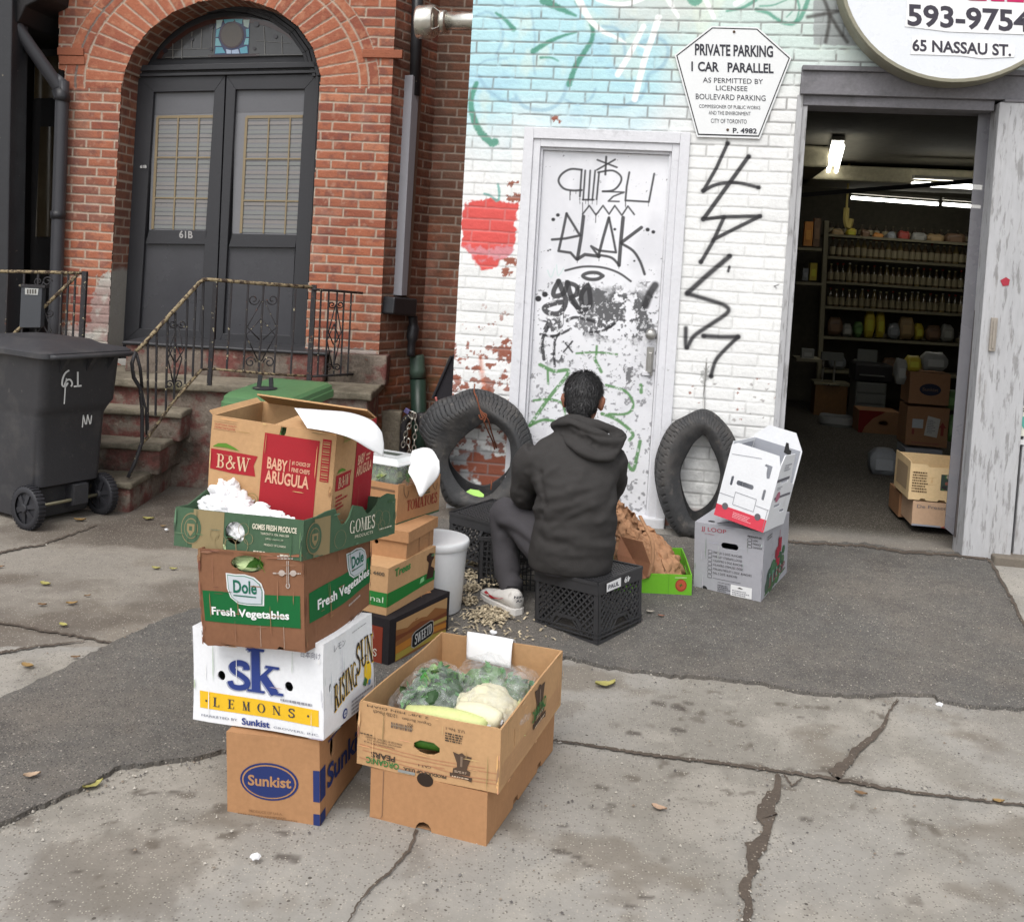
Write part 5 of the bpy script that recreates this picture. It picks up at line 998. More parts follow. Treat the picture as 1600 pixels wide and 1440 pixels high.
# the flaps of its open top
L, D, h = w_.L, w_.D, w_.h
def flap(mb, A, B, out, th=.005):
    A, B, o = Vector(A), Vector(B), Vector(out); n = (B-A).cross(o).normalized()*th; P_ = [w_.w(A), w_.w(B), w_.w(B+o*.98), w_.w(A+o)]; mb.hexa([p-n for p in P_], P_)
fb = MB(); flap(fb, (-L, .01, h), (-L, D-.01, h), (-.015, 0, .012)); fb.build('flap', K3, w_.root)
fb = MB(); flap(fb, (0, D, h), (-L*.94, D, h), (0, -.085, .040)); fb.build('flap', K3, w_.root)
fb = MB(); flap(fb, (-L*.50, .003, h), (0, .003, h), (0, .15, .004)); fb.build('flap', K3, w_.root)
# --- pear box pair in front
a = Carton('cardboard_box', 'plain kraft lidded carton with half-round notches, underneath the pear box', (.009, 2.699, 0, -.342, .354, .609, .150, .006, -.02), K1, closed=True, amp=.0015,
   outlines={'F': [(0, 0), (.40, 0), (.41, .08), (.435, .15), (.47, .175), (.51, .15), (.535, .08), (.54, 0), (1, 0), (1, 1), (0, 1)], 'R': [(0, 0), (.36, 0), (.365, .14), (.43, .14), (.44, 0), (.74, 0), (.745, .14), (.80, .14), (.81, 0), (1, 0), (1, 1), (0, 1)]})
a.lines('F', st2([(.115, .98), (.112, .12), (.10, .06), (.02, .05)], .006), lambda p, q: (p, q), (.22, .13, .08), 2); a.poly('F', el(.475, .99, .07, .13), (.03, .02, .015), 1); a.done()
q = Carton('pear_box', 'open kraft pear box with upside-down printing, full of bagged vegetables', (.035, 2.693, .152, -.328, .424, .592, .181, .017, -.013), K3, amp=.003, holes=[('F', slot(.49, .50, .098, .12)), ('R', rc(.20, .42, .215, .72))],
   outlines={'F': [(0, 0), (1, 0), (1, 1), (.97, 1.02), (.5, 1.0), (.02, 1.02), (0, .98)]})
BK2 = (.055, .045, .035); GRN = (.05, .17, .05)
for k, (x0, x1, y) in enumerate(((.02, .98, .30), (.04, .62, .22), (.3, .98, .13), (.1, .9, .35), (.55, .98, .19), (.02, .5, .09))): q.lines('F', st2(spline([(x0, y+.02), ((x0+x1)*.5, y-.012), (x1, y+.012)], 6), .012), lambda p, r: (p, r), (.42, .20, .11), 1)
for k in range(5): q.lines('R', st2(spline([(.02, .1+.07*k), (.5, .085+.07*k), (.98, .11+.07*k)], 6), .010), lambda p, r: (p, r), (.46, .25, .15), 1)
T = lambda s, r, c_=BK2, bd=0: q.text('F', s, r, c_, bd, rot=True)
T('ORGANIC', (.07, .055, .305, .155), GRN, 1); T('PEARS', (.105, .165, .275, .255), BK2, 1); T('PRODUCE OF U.S.A.', (.335, .075, .64, .125), BK2, 1); T('CAT 1', (.44, .19, .53, .225)); T('MARKETED BY ORGANIC GROWERS', (.06, .455, .32, .485)); T('WENATCHEE, WASHINGTON U.S.A.', (.07, .415, .315, .445)); T('TRANSITIONAL PACK 44 LB', (.05, .375, .27, .40)); T('Organic Bartlett', (.31, .865, .52, .915)); T('922', (.35, .785, .39, .83)); T('12/2lb Pouch', (.105, .87, .275, .925)); T('2 3/8" MIN DIAM', (.06, .955, .5, .99)); T('U.S. No.1', (.625, .855, .755, .90))
q.rows('F', (.62, .68, .75, .83), 4, BK2, 8); q.rows('F', (.02, .50, .12, .53), 1, BK2, 3)
for k in range(14): q.poly('F', rc(.235+.011*k, .70, .235+.011*k+(.004 if k % 3 else .007), .79), (.12, .10, .09), 2)
q.poly('F', rc(.235, .74, .39, .76), (.25, .19, .13), 3)
for f, x0, w2, y0, h2_ in (('F', .665, .15, .10, .44), ('R', .50, .20, .22, .70)):
    q.poly(f, [(x0+w2*a_, y0+h2_*b_) for a_, b_ in ((.08, .98), (.35, .93), (.5, 1), (.65, .92), (.95, .9), (.78, .55), (.75, .42), (.92, .36), (.9, .2), (.1, .2), (.12, .38), (.3, .45), (.28, .6))], (.085, .055, .038), 2)
    q.poly(f, [(x0+w2*a_, y0+h2_*b_) for a_, b_ in ((-.02, .22), (1.02, .16), (1.0, .0), (.8, .05), (.2, .09), (.0, .08))], (.075, .05, .035), 3)
    q.poly(f, [(x0+w2*a_, y0+h2_*b_) for a_, b_ in ((.45, .88), (.55, .88), (.55, .5), (.45, .5))], (.20, .14, .10), 4); q.rows(f, (x0+w2*.1, y0+h2_*.09, x0+w2*.9, y0+h2_*.16), 1, (.55, .42, .30), 4, 5, .05); q.rows(f, (x0+w2*.2, y0+h2_*.27, x0+w2*.8, y0+h2_*.36), 2, (.40, .30, .22), 6, 5, .1)
q.text('R', 'ORGANIC', (.47, .42, .70, .62), GRN, 1, rot=True, lv=5); q.poly('F', rc(.30, .03, .42, .075), (.25, .26, .25), 4); q.done()
# --- second stack
a = Carton('sweet_potato_box', 'black carton with desert picture and name plate, bottom of the rear stack', (-.403, 3.867, .0, -.509, .30, .425, .195, .007, -.004), KB, closed=True, amp=.002)
a.poly('R', rc(.10, .06, .95, .90), (.24, .10, .035), 1)
for k, (pts, cc) in enumerate((([(.10, .90), (.95, .90), (.95, .66), (.74, .80), (.60, .70), (.42, .78), (.28, .68), (.10, .74)], (.40, .24, .11)), ([(.10, .62), (.28, .60), (.5, .66), (.72, .58), (.95, .60), (.95, .52), (.6, .50), (.3, .54), (.10, .5)], (.16, .05, .02)), ([(.10, .40), (.4, .44), (.95, .36), (.95, .25), (.5, .30), (.10, .24)], (.42, .17, .03)), ([(.10, .24), (.5, .28), (.95, .2), (.95, .12), (.4, .14), (.10, .1)], (.34, .26, .05)), ([(.55, .52), (.95, .5), (.95, .42), (.6, .44)], (.36, .26, .08)))): a.poly('R', pts, cc, 2+k*.5)
a.poly('R', [(.34, .22), (.38, .17), (.68, .24), (.72, .30), (.71, .55), (.66, .58), (.40, .52), (.345, .46)], (.35, .33, .30), 5); a.poly('R', [(.35, .23), (.385, .185), (.675, .25), (.71, .305), (.70, .54), (.655, .565), (.405, .505), (.355, .45)], (.012, .012, .012), 6)
v, f = serif('SWEETD', .02); lo, hi = v.min(0), v.max(0); t = (v-lo)/(hi-lo); a.ink('R').add([a.at('R', (.385+.29*p)*a.D, (.24+.065*p+.22*r)*a.h, .0078) for p, r in t], f, (.62, .62, .60))
a.rows('R', (.25, .74, .8, .78), 1, (.45, .25, .12), 5); a.poly('F', rc(.3, .08, .9, .82), (.20, .035, .018), 1); a.poly('F', el(.62, .62, .13, .2, 12), (.50, .50, .16), 2); a.rows('F', (.5, .58, .76, .66), 2, (.10, .22, .03), 3); a.text('F', 'S', (.76, .2, .82, .36), (.55, .52, .45), ser=True); a.rows('F', (.3, .88, .9, .95), 2, (.16, .11, .06), 2)
fm = MB()
for u in (.42, .78):
    for k in range(7): aa = math.pi*k/7; bb = math.pi*(k+1)/7; fm.prism([a.at('T', (.88-.05*0)*a.L-.02, a.D*u-.035*math.cos(aa), -.001), a.at('T', .88*a.L-.02, a.D*u-.035*math.cos(bb), -.001), a.at('T', .88*a.L-.045*math.sin(bb)-.02, a.D*u-.035*math.cos(bb), .004), a.at('T', .88*a.L-.045*math.sin(aa)-.02, a.D*u-.035*math.cos(aa), .004)], (0, 0, -.002), C(176,128,86))
fm.build('hand_hole', m_ink, a.root); a.done()
a = Carton('vegetable_box', 'kraft carton with a green band and dark figure print in the rear stack', (-.423, 3.915, .196, -.419, .30, .38, .185, .001, -.004), K3, closed=True, amp=.002)
a.poly('R', [(0, .17), (1, .23), (1, .44), (0, .47)], C(46,128,58, .8), 1); a.poly('F', rc(0, .17, 1, .47), C(46,128,58, .8), 1); a.text('R', 'Trees', (.12, .74, .44, .92), (.05, .22, .06), 1, slope=.02); a.text('F', 'K 4400', (.70, .82, .95, .90), (.12, .09, .06), 1); a.text('F', 'ional', (.6, .26, .95, .38), (.5, .6, .45))
a.poly('R', [(.80, .32), (.96, .30), (.98, .5), (.90, .58), (.92, .68), (.96, .74), (.95, .86), (.86, .90), (.80, .86), (.80, .76), (.85, .68), (.84, .56)], (.045, .022, .016), 2); a.poly('R', [(.66, .30), (.76, .32), (.75, .42), (.68, .40)], (.25, .55, .25), 2); a.rows('R', (.9, .8, .99, .86), 2, (.2, .4, .2), 3); a.done()
a = Carton('cardboard_box', 'plain brown box with a lift-off lid and a round vent hole in the rear stack', (-.370, 4.044, .378, -.326, .30, .271, .112, -.004, .0), K1, closed=True, amp=.002, holes=[('F', el(.55, .5, .03, .08))])
lid = MB(); lp = Carton.__new__(Carton); lp.L, lp.D, lp.h, lp.amp, lp.seed = .322, .30, .045, .003, Vector((3, 1, 2))
for f in 'FRBL':
    o = rc(0, 0, lp.L if f in 'FB' else lp.D, lp.h); lp.panel(lid, f, o, [], .004, .05)
v, fc, _ = sheet2d(rc(-lp.L, 0, 0, lp.D), (), .05); lid.add([lp.w((p, r, lp.h)) for p, r in v], fc)
lid.v = [(p[0]+.011, p[1]-.014, p[2]+.072) for p in lid.v]; lid.build('lid', K1, a.root)
for x in (.45, .82): a.lines('R', st2([(x, 0), (x-.02, .62)], .012), lambda p, r: (p, r), (.16, .09, .05), 2)
a.done()
a = Carton('tomato_box', 'kraft tomato box with red lettering on top of the rear stack', (-.426, 4.132, .494, -.471, .30, .332, .165, -.009, -.002), K1, amp=.002, outlines={'R': [(0, 0), (1, 0), (1, .99), (.93, 1.05), (.86, 1.0), (.82, .92), (.2, .92), (.16, 1.0), (0, 1.02)], 'F': [(0, 0), (1, 0), (1, 1), (0, 1)]})
a.text('R', 'TOMATOES', (.22, .27, .93, .56), (.25, .025, .02), ser=True, gap=.0); a.rows('R', (.45, .6, .75, .74), 2, (.06, .08, .04), 3, rag=.1); a.poly('R', rc(0, 0, 1, .045), (.05, .10, .05), 1); a.poly('F', rc(0, 0, 1, .04), (.05, .10, .05), 1)
for x in (.12, .80): a.lines('R', st2(spline([(x, .95), (x+.02, .75), (x+.09, .62), (x+.12, .8)], 4), .012), lambda p, r: (p, r), (.12, .07, .04), 2)
a.poly('F', rc(.05, .80, .95, .86), (.16, .09, .05), 1); a.done()
# --- boxes on the right
j = Carton('herb_box', 'closed grey waxed herb carton with tick boxes standing on the asphalt', (1.232, 4.689, .061, -.513, .332, .447, .355, .043, -.014), KS, closed=True, amp=.002, holes=[('F', slot(.515, .735, .125, .042))])
j.text('F', 'JJ LOOP', (.10, .885, .46, .955), (.33, .04, .06), 0); j.rows('F', (.15, .86, .42, .87), 1, (.3, .05, .06), 2)
for k, s_ in enumerate(('PARSLEY 5 DOZ. BUNCHES', 'PARSLEY STEMLESS LOOSE', 'CILANTRO 5 DOZ. BUNCHES', 'CILANTRO STEMLESS LOOSE', 'ITALIAN PARSLEY 5 DOZ. BUNCHES', 'DILL 5 DOZ. BUNCHES', '')):
    y = .605-.056*k; j.poly('F', rc(.205, y, .265, y+.04), DK, 2); j.poly('F', rc(.21, y+.004, .26, y+.036), C(172,172,178), 3)
    if s_: j.text('F', s_, (.285, y+.006, .285+.019*len(s_), y+.034), DK, 0)
j.poly('F', rc(.285, .27, .70, .274), DK, 2)
j.text('F', 'PRODUCE OF:', (.765, .905, .965, .93), DK, 1)
for k, s_ in enumerate(('USA', 'MEXICO', 'CANADA')): y = .855-.045*k; j.poly('F', rc(.765, y, .83, y+.035), DK, 2); j.poly('F', rc(.771, y+.004, .824, y+.031), C(172,172,178), 3); j.text('F', s_, (.845, y+.004, .845+.022*len(s_), y+.03), DK)
j.rows('F', (.36, .06, .6, .21), 6, (.12, .12, .13), 2); j.rows('F', (.36, .225, .6, .235), 1, DK, 7); j.poly('F', el(.165, .10, .042, .042), (.02, .02, .02), 2); j.rows('F', (.01, .09, .29, .11), 1, (.02, .02, .02), 5, 3, .05); j.rows('F', (.145, .093, .19, .108), 1, (.5, .5, .5), 5, 4, .05)
j.poly('F', rc(.555, .085, .87, .235), (.74, .74, .74), 2); j.poly('F', [(.66, .20), (.69, .215), (.71, .21), (.74, .20), (.73, .195), (.67, .195)], DK, 3); j.rows('F', (.58, .10, .84, .18), 3, (.25, .25, .27), 9, 3)
gr, rd2 = C(74,104,84), (.32, .03, .05)
for x, y, r_ in ((.22, .20, .1), (.28, .32, .11), (.35, .18, .1), (.45, .24, .12), (.40, .40, .1), (.58, .22, .1), (.52, .38, .1), (.70, .30, .10), (.66, .44, .09), (.78, .38, .07), (.8, .52, .06)): j.poly('R', el(x, y, r_, r_*1.05, 9), tuple(k_*(.7+.6*random.random()) for k_ in gr), 1+random.random())
for x, y, w2, h2_ in ((.5, .42, .06, .22), (.56, .5, .05, .26), (.62, .54, .07, .20), (.55, .36, .09, .1), (.6, .72, .012, .14), (.45, .5, .03, .12)): j.poly('R', rc(x, y, x+w2, y+h2_), rd2, 3+random.random())
for x in (.26, .38, .52, .66): j.poly('R', rc(x, .2, x+.03, .36), (.2, .35, .28), 4)
j.text('R', 'JJ LOOP', (.24, .16, .86, .30), (.20, .10, .10), 1, lv=5, slope=.05); j.poly('R', [(.12, .10), (.9, .22), (.9, .24), (.12, .125)], (.08, .14, .06), 3); j.rows('R', (.1, .86, .3, .93), 2, (.15, .15, .15), 4)
j.poly('T', el(.2, .1, .05, .03), (.02, .02, .02), 1); j.lines('T', st2(spline([(.3, .05), (.42, .16), (.6, .2)], 5), .02), lambda p, r: (p, r), (.10, .09, .1), 2); j.done()
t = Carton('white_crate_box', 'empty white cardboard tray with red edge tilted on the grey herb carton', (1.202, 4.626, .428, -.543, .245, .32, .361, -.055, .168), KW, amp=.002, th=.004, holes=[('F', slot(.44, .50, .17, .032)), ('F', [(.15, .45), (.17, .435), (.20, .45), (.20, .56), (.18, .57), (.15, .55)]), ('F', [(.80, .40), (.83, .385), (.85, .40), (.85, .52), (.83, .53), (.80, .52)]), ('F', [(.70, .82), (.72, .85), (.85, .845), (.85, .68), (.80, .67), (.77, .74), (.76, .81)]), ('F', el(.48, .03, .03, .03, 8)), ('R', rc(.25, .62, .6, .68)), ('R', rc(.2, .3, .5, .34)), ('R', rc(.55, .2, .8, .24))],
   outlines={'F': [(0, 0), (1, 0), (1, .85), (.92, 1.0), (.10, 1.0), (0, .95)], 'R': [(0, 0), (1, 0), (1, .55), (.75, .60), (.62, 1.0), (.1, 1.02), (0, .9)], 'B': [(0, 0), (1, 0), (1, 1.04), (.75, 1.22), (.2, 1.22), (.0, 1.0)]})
t.poly('F', [(0, 0), (1, 0), (1, .165), (0, .155)], (.62, .06, .09), 1); t.poly('F', el(.17, .155, .06, .045), (.13, .12, .13), 2); t.poly('F', el(.82, .165, .06, .045), (.13, .12, .13), 2); t.rows('F', (.35, .05, .75, .13), 4, (.75, .35, .38), 3, 2, .3)
LN = (.22, .22, .25)
for x0, y0, x1, y1 in ((0, .30, .30, .30), (.30, .21, .30, .375), (.30, .21, .72, .21), (.72, .21, .72, .375), (.30, .375, .72, .375), (.72, .295, 1, .295), (.97, .02, .97, .295), (.05, .84, .62, .90)): t.lines('F', st2([(x0, y0), (x1, y1)], .006 if x0 != x1 else .008), lambda p, r: (p, r), LN, 2)
t.poly('R', el(.25, .45, .10, .07), (.42, .16, .22), 2); t.rows('R', (.1, .55, .45, .60), 2, (.3, .3, .33), 2); t.rows('R', (.2, .8, .55, .9), 3, (.3, .3, .33), 4)
t.poly('B', rc(.03, .05, .97, 1.0), (.30, .31, .34), -8); t.poly('L', rc(.03, .05, .97, .95), (.33, .34, .37), -8); t.poly('B', [(.2, .9), (.34, .92), (.34, 1.06), (.29, 1.06), (.25, .98), (.2, .97)], (.03, .03, .03), -10)  # grey panels paint the shade on the tray's inner walls
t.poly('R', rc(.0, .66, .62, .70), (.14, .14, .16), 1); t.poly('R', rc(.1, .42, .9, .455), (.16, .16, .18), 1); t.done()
gt = Carton('lime_tray', 'lime green tomato tray holding a crumpled paper bag beside the milk crate', (.915, 4.731, .082, -.045, .36, .42, .10, .03, -.03), KL, amp=.002, holes=[('R', slot(.5, .6, .15, .15))])
gt.poly('F', el(.86, .5, .075, .30), (.28, .05, .03), 1); gt.poly('F', el(.86, .52, .06, .24), (.42, .08, .04), 2); gt.poly('F', [(.86, .62), (.875, .52), (.90, .50), (.865, .48), (.85, .40), (.845, .48), (.82, .50), (.85, .53)], (.05, .12, .02), 3); gt.lines('F', st2([(.70, 0), (.70, 1)], .004), lambda p, r: (p, r), (.10, .28, .03), 2); gt.poly('F', [(.78, .84), (.93, .86), (.93, .9), (.78, .88)], (.5, .6, .3), 2); gt.done()

# wear: scuffed corners, rubbed edges and dents on the boxes
def scuff(c_, base, n, seed, faces='FR'):
    rnd = random.Random(seed); mb = MB()
    for k in range(n):
        f = rnd.choice(faces); w, h = c_.wd(f), c_.hh(f); lt = rnd.random() < .6; col = tuple(min(.75, x*(rnd.uniform(1.15, 1.5) if lt else rnd.uniform(.55, .8))) for x in base)
        e = rnd.random()
        if e < .38: u, v = (rnd.choice((0, w))+rnd.gauss(0, .004), rnd.uniform(0, h)); du, dv = rnd.uniform(.001, .004), rnd.uniform(.006, .03)
        elif e < .70: u, v = rnd.uniform(0, w), rnd.choice((0, h))+rnd.gauss(0, .004); du, dv = rnd.uniform(.006, .035), rnd.uniform(.001, .0035)
        else: u, v = rnd.uniform(.02, w-.02), rnd.uniform(.02, h-.02); du, dv = (rnd.uniform(.0006, .0015), rnd.uniform(.01, .06)) if rnd.random() < .6 else (rnd.uniform(.01, .03), rnd.uniform(.0006, .0015))
        P = [(u-du, v-dv*.6), (u+du*.2, v-dv), (u+du, v-dv*.2), (u+du*.5, v+dv), (u-du*.6, v+dv*.7)]; P = [(min(max(a, .0005), w-.0005), min(max(b_, .0005), h-.0005)) for a, b_ in P]
        mb.add([c_.at(f, a, b_, .0052) for a, b_ in P], [(0, 1, 2, 3, 4)], col)
    mb.build('scuff_marks', m_ink, c_.root)
for c_, base, n in ((b, (.62, .62, .63), 50), (d, C(130,92,69, .9), 130), (w_, C(192,153,112, .9), 40), (q, C(192,153,112, .9), 60), (j, C(172,172,178), 50), (g, C(84,108,84, .9), 60)): scuff(c_, base, n, n)
# ------------------------------------------------------------------ milk crates
m_crate = mat('black_crate_plastic', C(57,57,59), rough=.38, var=.12, vs=12, bump=.1, bs=40, spec=.5, stains=[(C(110,104,96), 26, .66, .72, .5)])
def crate(label, p, kind, grp='black plastic milk crates'):
    x, y, z, yaw, L, D, h, rx, ry = p
    M = Matrix.Translation((x, y, z)) @ Matrix.Rotation(yaw, 4, 'Z') @ Matrix.Rotation(rx, 4, 'X') @ Matrix.Rotation(ry, 4, 'Y')
    r = thing('milk_crate', label, 'crate', M=M, group=grp)
    t = .007; e = .022
    def fr(f): # local frame of a side: origin, along, inward
        return {'F': (Vector((-L, 0, 0)), Vector((1, 0, 0)), Vector((0, 1, 0)), L), 'R': (Vector((0, 0, 0)), Vector((0, 1, 0)), Vector((-1, 0, 0)), D), 'B': (Vector((0, D, 0)), Vector((-1, 0, 0)), Vector((0, -1, 0)), D if 0 else L), 'L': (Vector((-L, D, 0)), Vector((0, -1, 0)), Vector((1, 0, 0)), D)}[f]
    def blk(b, f, a0, a1, z0, z1, d0, d1):
        o, u, n, w = fr(f); P = lambda a, zz, d: o+u*a+n*d+Vector((0, 0, zz))
        b.hexa([P(a0, z0, d0), P(a1, z0, d0), P(a1, z0, d1), P(a0, z0, d1)], [P(a0, z1, d0), P(a1, z1, d0), P(a1, z1, d1), P(a0, z1, d1)])
    def dbar(b, f, a, c, d, w=.0075):
        o, u, n, _ = fr(f); b.bar(o+u*a[0]+n*d+Vector((0, 0, a[1])), o+u*c[0]+n*d+Vector((0, 0, c[1])), w, .005, n)
    b = MB()
    for f in 'FRBL':
        w = fr(f)[3]
        blk(b, f, 0, e, 0, h, 0, t); blk(b, f, w-e, w, 0, h, 0.0005, t)
        if kind != 'basket': blk(b, f, 0, w, h-.055, h, -.003, t+.0005); blk(b, f, 0, w, h-.014, h, -.006, t)
        else: blk(b, f, 0, w, h-.018, h, -.004, t+.0005)
        for zz in ((0, .012), (.024, .030), (.042, .048)) if kind != 'basket' else ((0, .02),): blk(b, f, 0, w, zz[0], zz[1], -.003, t+.0005)
    b.build('frame', m_crate, r)
    for f in 'FRBL':
        w = fr(f)[3]; b = MB(); z0, z1 = (.03, h-.055)
        if kind == 'basket':
            n = 13
            for k in range(1, n): blk(b, f, e+(w-2*e)*k/n-.003, e+(w-2*e)*k/n+.003, .02, h-.018, .001, .006)
            for k in range(1, 9): zz = .02+(h-.04)*k/9; blk(b, f, e, w-e, zz-.0022, zz+.0022, .0015, .0065)
        else:
            st_ = .031; hh = z1-z0; n = int((w+hh)/st_)
            hx0, hx1, hz = w*.30, w*.70, .085
            for k in range(-n, n*2):
                for s_ in (1, -1):
                    a0 = k*st_; a1 = a0+s_*hh; q0, q1 = (a0, z0), (a1, z1)
                    lo, hi = e, w-e; ts = [0., 1.]
                    def tt(a): return (a-a0)/(a1-a0)
                    t0, t1 = sorted((tt(lo), tt(hi))); t0 = max(0, t0); t1 = min(1, t1)
                    if t1-t0 < .03: continue
                    A = (a0+(a1-a0)*t0, z0+hh*t0); B = (a0+(a1-a0)*t1, z0+hh*t1)
                    # keep clear of the hand hole
                    m_ = 14; seg = []
                    for i in range(m_+1):
                        q_ = (A[0]+(B[0]-A[0])*i/m_, A[1]+(B[1]-A[1])*i/m_); inside_ = hx0 < q_[0] < hx1 and q_[1] < hz
                        seg.append(None if inside_ else q_)
                    first = next((i for i, v_ in enumerate(seg) if v_), None)
                    if first is None: continue
                    last = max(i for i, v_ in enumerate(seg) if v_); dbar(b, f, seg[first], seg[last], .002 if s_ > 0 else .005)
            for q0, q1 in (((hx0-.012, .048), (hx0+.01, hz)), ((hx0+.01, hz), (hx1-.01, hz)), ((hx1-.01, hz), (hx1+.012, .048))): dbar(b, f, q0, q1, .003, .014)
        b.build('lattice_side', m_crate, r)
    b = MB()
    if kind == 'seat':                        # upside down: the grid bottom is the seat
        for k in range(1, 20):
            for s_ in (0, 1):
                a = -L+L*k/20; c = D*k/20
                if s_ == 0: b.box(a-.003, .004, h-.012, a+.003, D-.004, h-.004)
                else: b.box(-L+.004, c-.003, h-.0125, -.004, c+.003, h-.0045)
    else:
        for k in range(1, 16): a = -L+L*k/16; c = D*k/16; b.box(a-.003, .004, .004, a+.003, D-.004, .010); b.box(-L+.004, c-.003, .0045, -.004, c+.003, .0105)
    b.build('grid_bottom', m_crate, r)
    return r, M
sc, SM = crate('black upturned milk crate the man is sitting on', (.429, 4.157, .034, -.695, .334, .331, .262, .018, -.05), 'seat')
b = MB((.66, .66, .66)); P_ = lambda u, v: Vector((.0085, u, v))
b.add([P_(.05, .212), P_(.155, .214), P_(.155, .252), P_(.05, .248)], [(0, 1, 2, 3)]); b.build('label', m_ink, sc)
b = MB(); flat_text(b, 'PAUL', (.06, .222, .14, .24), lambda u, v: Vector((.0100, u, v)), (.1, .1, .12), 1); flat_text(b, '49', (.18, .222, .225, .248), lambda u, v: Vector((.0100, u, v)), (.6, .6, .6), 1, rot=True); b.build('lettering', m_ink, sc)
crate('black upturned milk crate in front of the larger left tyre', (.026, 4.763, .066, -.621, .34, .348, .291, .03, .02), 'seat')
cb, CM = crate('black mesh basket crate on the wood shavings between bucket and seated man', (.196, 4.70, .052, -.097, .290, .34, .262, .006, -.02), 'basket')
b = MB(); b.prism([Vector(q_) for q_ in ((-.20, .02, .26), (-.13, .02, .26), (-.135, .015, .335), (-.19, .015, .335))], (0, .012, 0)); b.build('lid_flap', m_crate, cb, bevel=.003)
# ------------------------------------------------------------------ tyres hung on the wall
m_tyre = mat('worn_tyre_rubber', C(60,60,61), rough=.62, var=.16, vs=10, bump=.15, bs=50, spec=.4, stains=[(C(104,98,92), 4, .48, .72, .55), (C(120,112,104), 19, .58, .70, .4)])
def tyre(label, rails, base, sc_, loc, pat):
    t = thing('tyre', label, 'tyre', loc, 'old tyres against the wall')
    NT = 560; R_ = []
    for k, rail in enumerate(rails): R_.append(np.array(spline([(base[0]+x/sc_, base[1]+y/sc_, d) for x, y, d in rail], NT//len(rail), closed=True)))
    n = min(len(r) for r in R_); G = []
    for i in range(n):
        ctl = [WP.at(r[i][0], r[i][1], r[i][2]) for r in R_]; G.append(spline(ctl, 9))
    G = np.array(G); m_ = G.shape[1]
    du = np.roll(G, -1, 0)-np.roll(G, 1, 0); dv = np.gradient(G, axis=1); N = np.cross(du, dv); N /= np.linalg.norm(N, axis=-1, keepdims=True)+1e-9
    cen = G.mean((0, 1)); s_ = np.sign(((G[:, 0]-cen)*N[:, 0]).sum()) or 1
    v = np.linspace(0, len(rails)-1, m_)[None, :]; th = np.arange(n)[:, None]/n
    tr = (v > 2.15) & (v < 4.0); fr = th*pat; vv = (v-2.1)/1.9
    gro = ((np.abs(((vv*5) % 1)-.5) > .43) | (np.abs(((fr+.6*np.abs(vv-.5)) % 1)-.5) > .42))*tr
    sid = ((np.abs(((th*pat*1.0) % 1)-.5) > .40) & (v > 1.75) & (v <= 2.15))
    off = -.010*gro-.006*sid+.004*(fbm(th*40+0*v, v*2+0*th, 3)-.5)
    # outward = away from the tube's middle
    mid = G.mean(1, keepdims=True); sg_ = np.sign(((G-mid)*N).sum(-1, keepdims=True)); G = G+N*sg_*off[..., None]
    b = MB(); vs = G.reshape(-1, 3); idx = np.arange(n*m_).reshape(n, m_); fs = []
    for i in range(n):
        for j in range(m_-1): fs.append((idx[i, j], idx[(i+1) % n, j], idx[(i+1) % n, j+1], idx[i, j+1]))
    b.add(vs, fs); o = b.build('casing', m_tyre, t, True); so = o.modifiers.new('t', 'SOLIDIFY'); so.thickness = .006; so.offset = 0
    return t
LT = [ # bead, side, shoulder, tread, far shoulder, far side, far bead
 [(555,480,.14),(650,500,.14),(735,590,.15),(760,700,.16),(745,830,.17),(660,970,.19),(550,1040,.20),(400,980,.19),(290,790,.18),(340,660,.17),(430,565,.15),(500,515,.14)],
 [(530,400,.17),(640,440,.17),(765,545,.18),(815,690,.19),(810,860,.20),(720,1015,.22),(545,1082,.23),(340,1035,.22),(240,800,.22),(262,640,.22),(335,535,.21),(440,450,.19)],
 [(505,330,.17),(625,385,.16),(765,480,.16),(845,640,.17),(868,870,.18),(770,1055,.20),(545,1118,.21),(305,1075,.21),(212,810,.22),(170,620,.24),(240,490,.25),(395,395,.22)],
 [(490,280,.12),(640,318,.10),(800,420,.10),(890,590,.10),(905,850,.11),(795,1055,.13),(545,1128,.14),(278,1075,.13),(200,790,.13),(105,575,.20),(185,400,.23),(360,325,.19)],
 [(478,230,.07),(640,268,.04),(815,390,.04),(910,590,.03),(925,800,.04),(830,1000,.05),(545,1100,.05),(285,1040,.05),(215,740,.05),(78,520,.12),(185,340,.16),(345,272,.13)],
 [(510,330,.03),(640,380,.02),(770,480,.02),(840,640,.02),(850,830,.02),(760,990,.02),(545,1060,.02),(330,1000,.02),(250,760,.02),(190,560,.05),(290,430,.07),(420,360,.05)],
 [(560,470,.03),(650,490,.02),(740,590,.02),(765,700,.02),(750,810,.02),(665,900,.02),(550,950,.02),(410,900,.02),(300,760,.02),(350,640,.03),(440,550,.03),(500,505,.03)]]
ty1 = tyre('large twisted black tyre, top pinched by wire, left of the steel door', LT, (640, 560), 4.8, WP.at(750, 790, .1), 62)
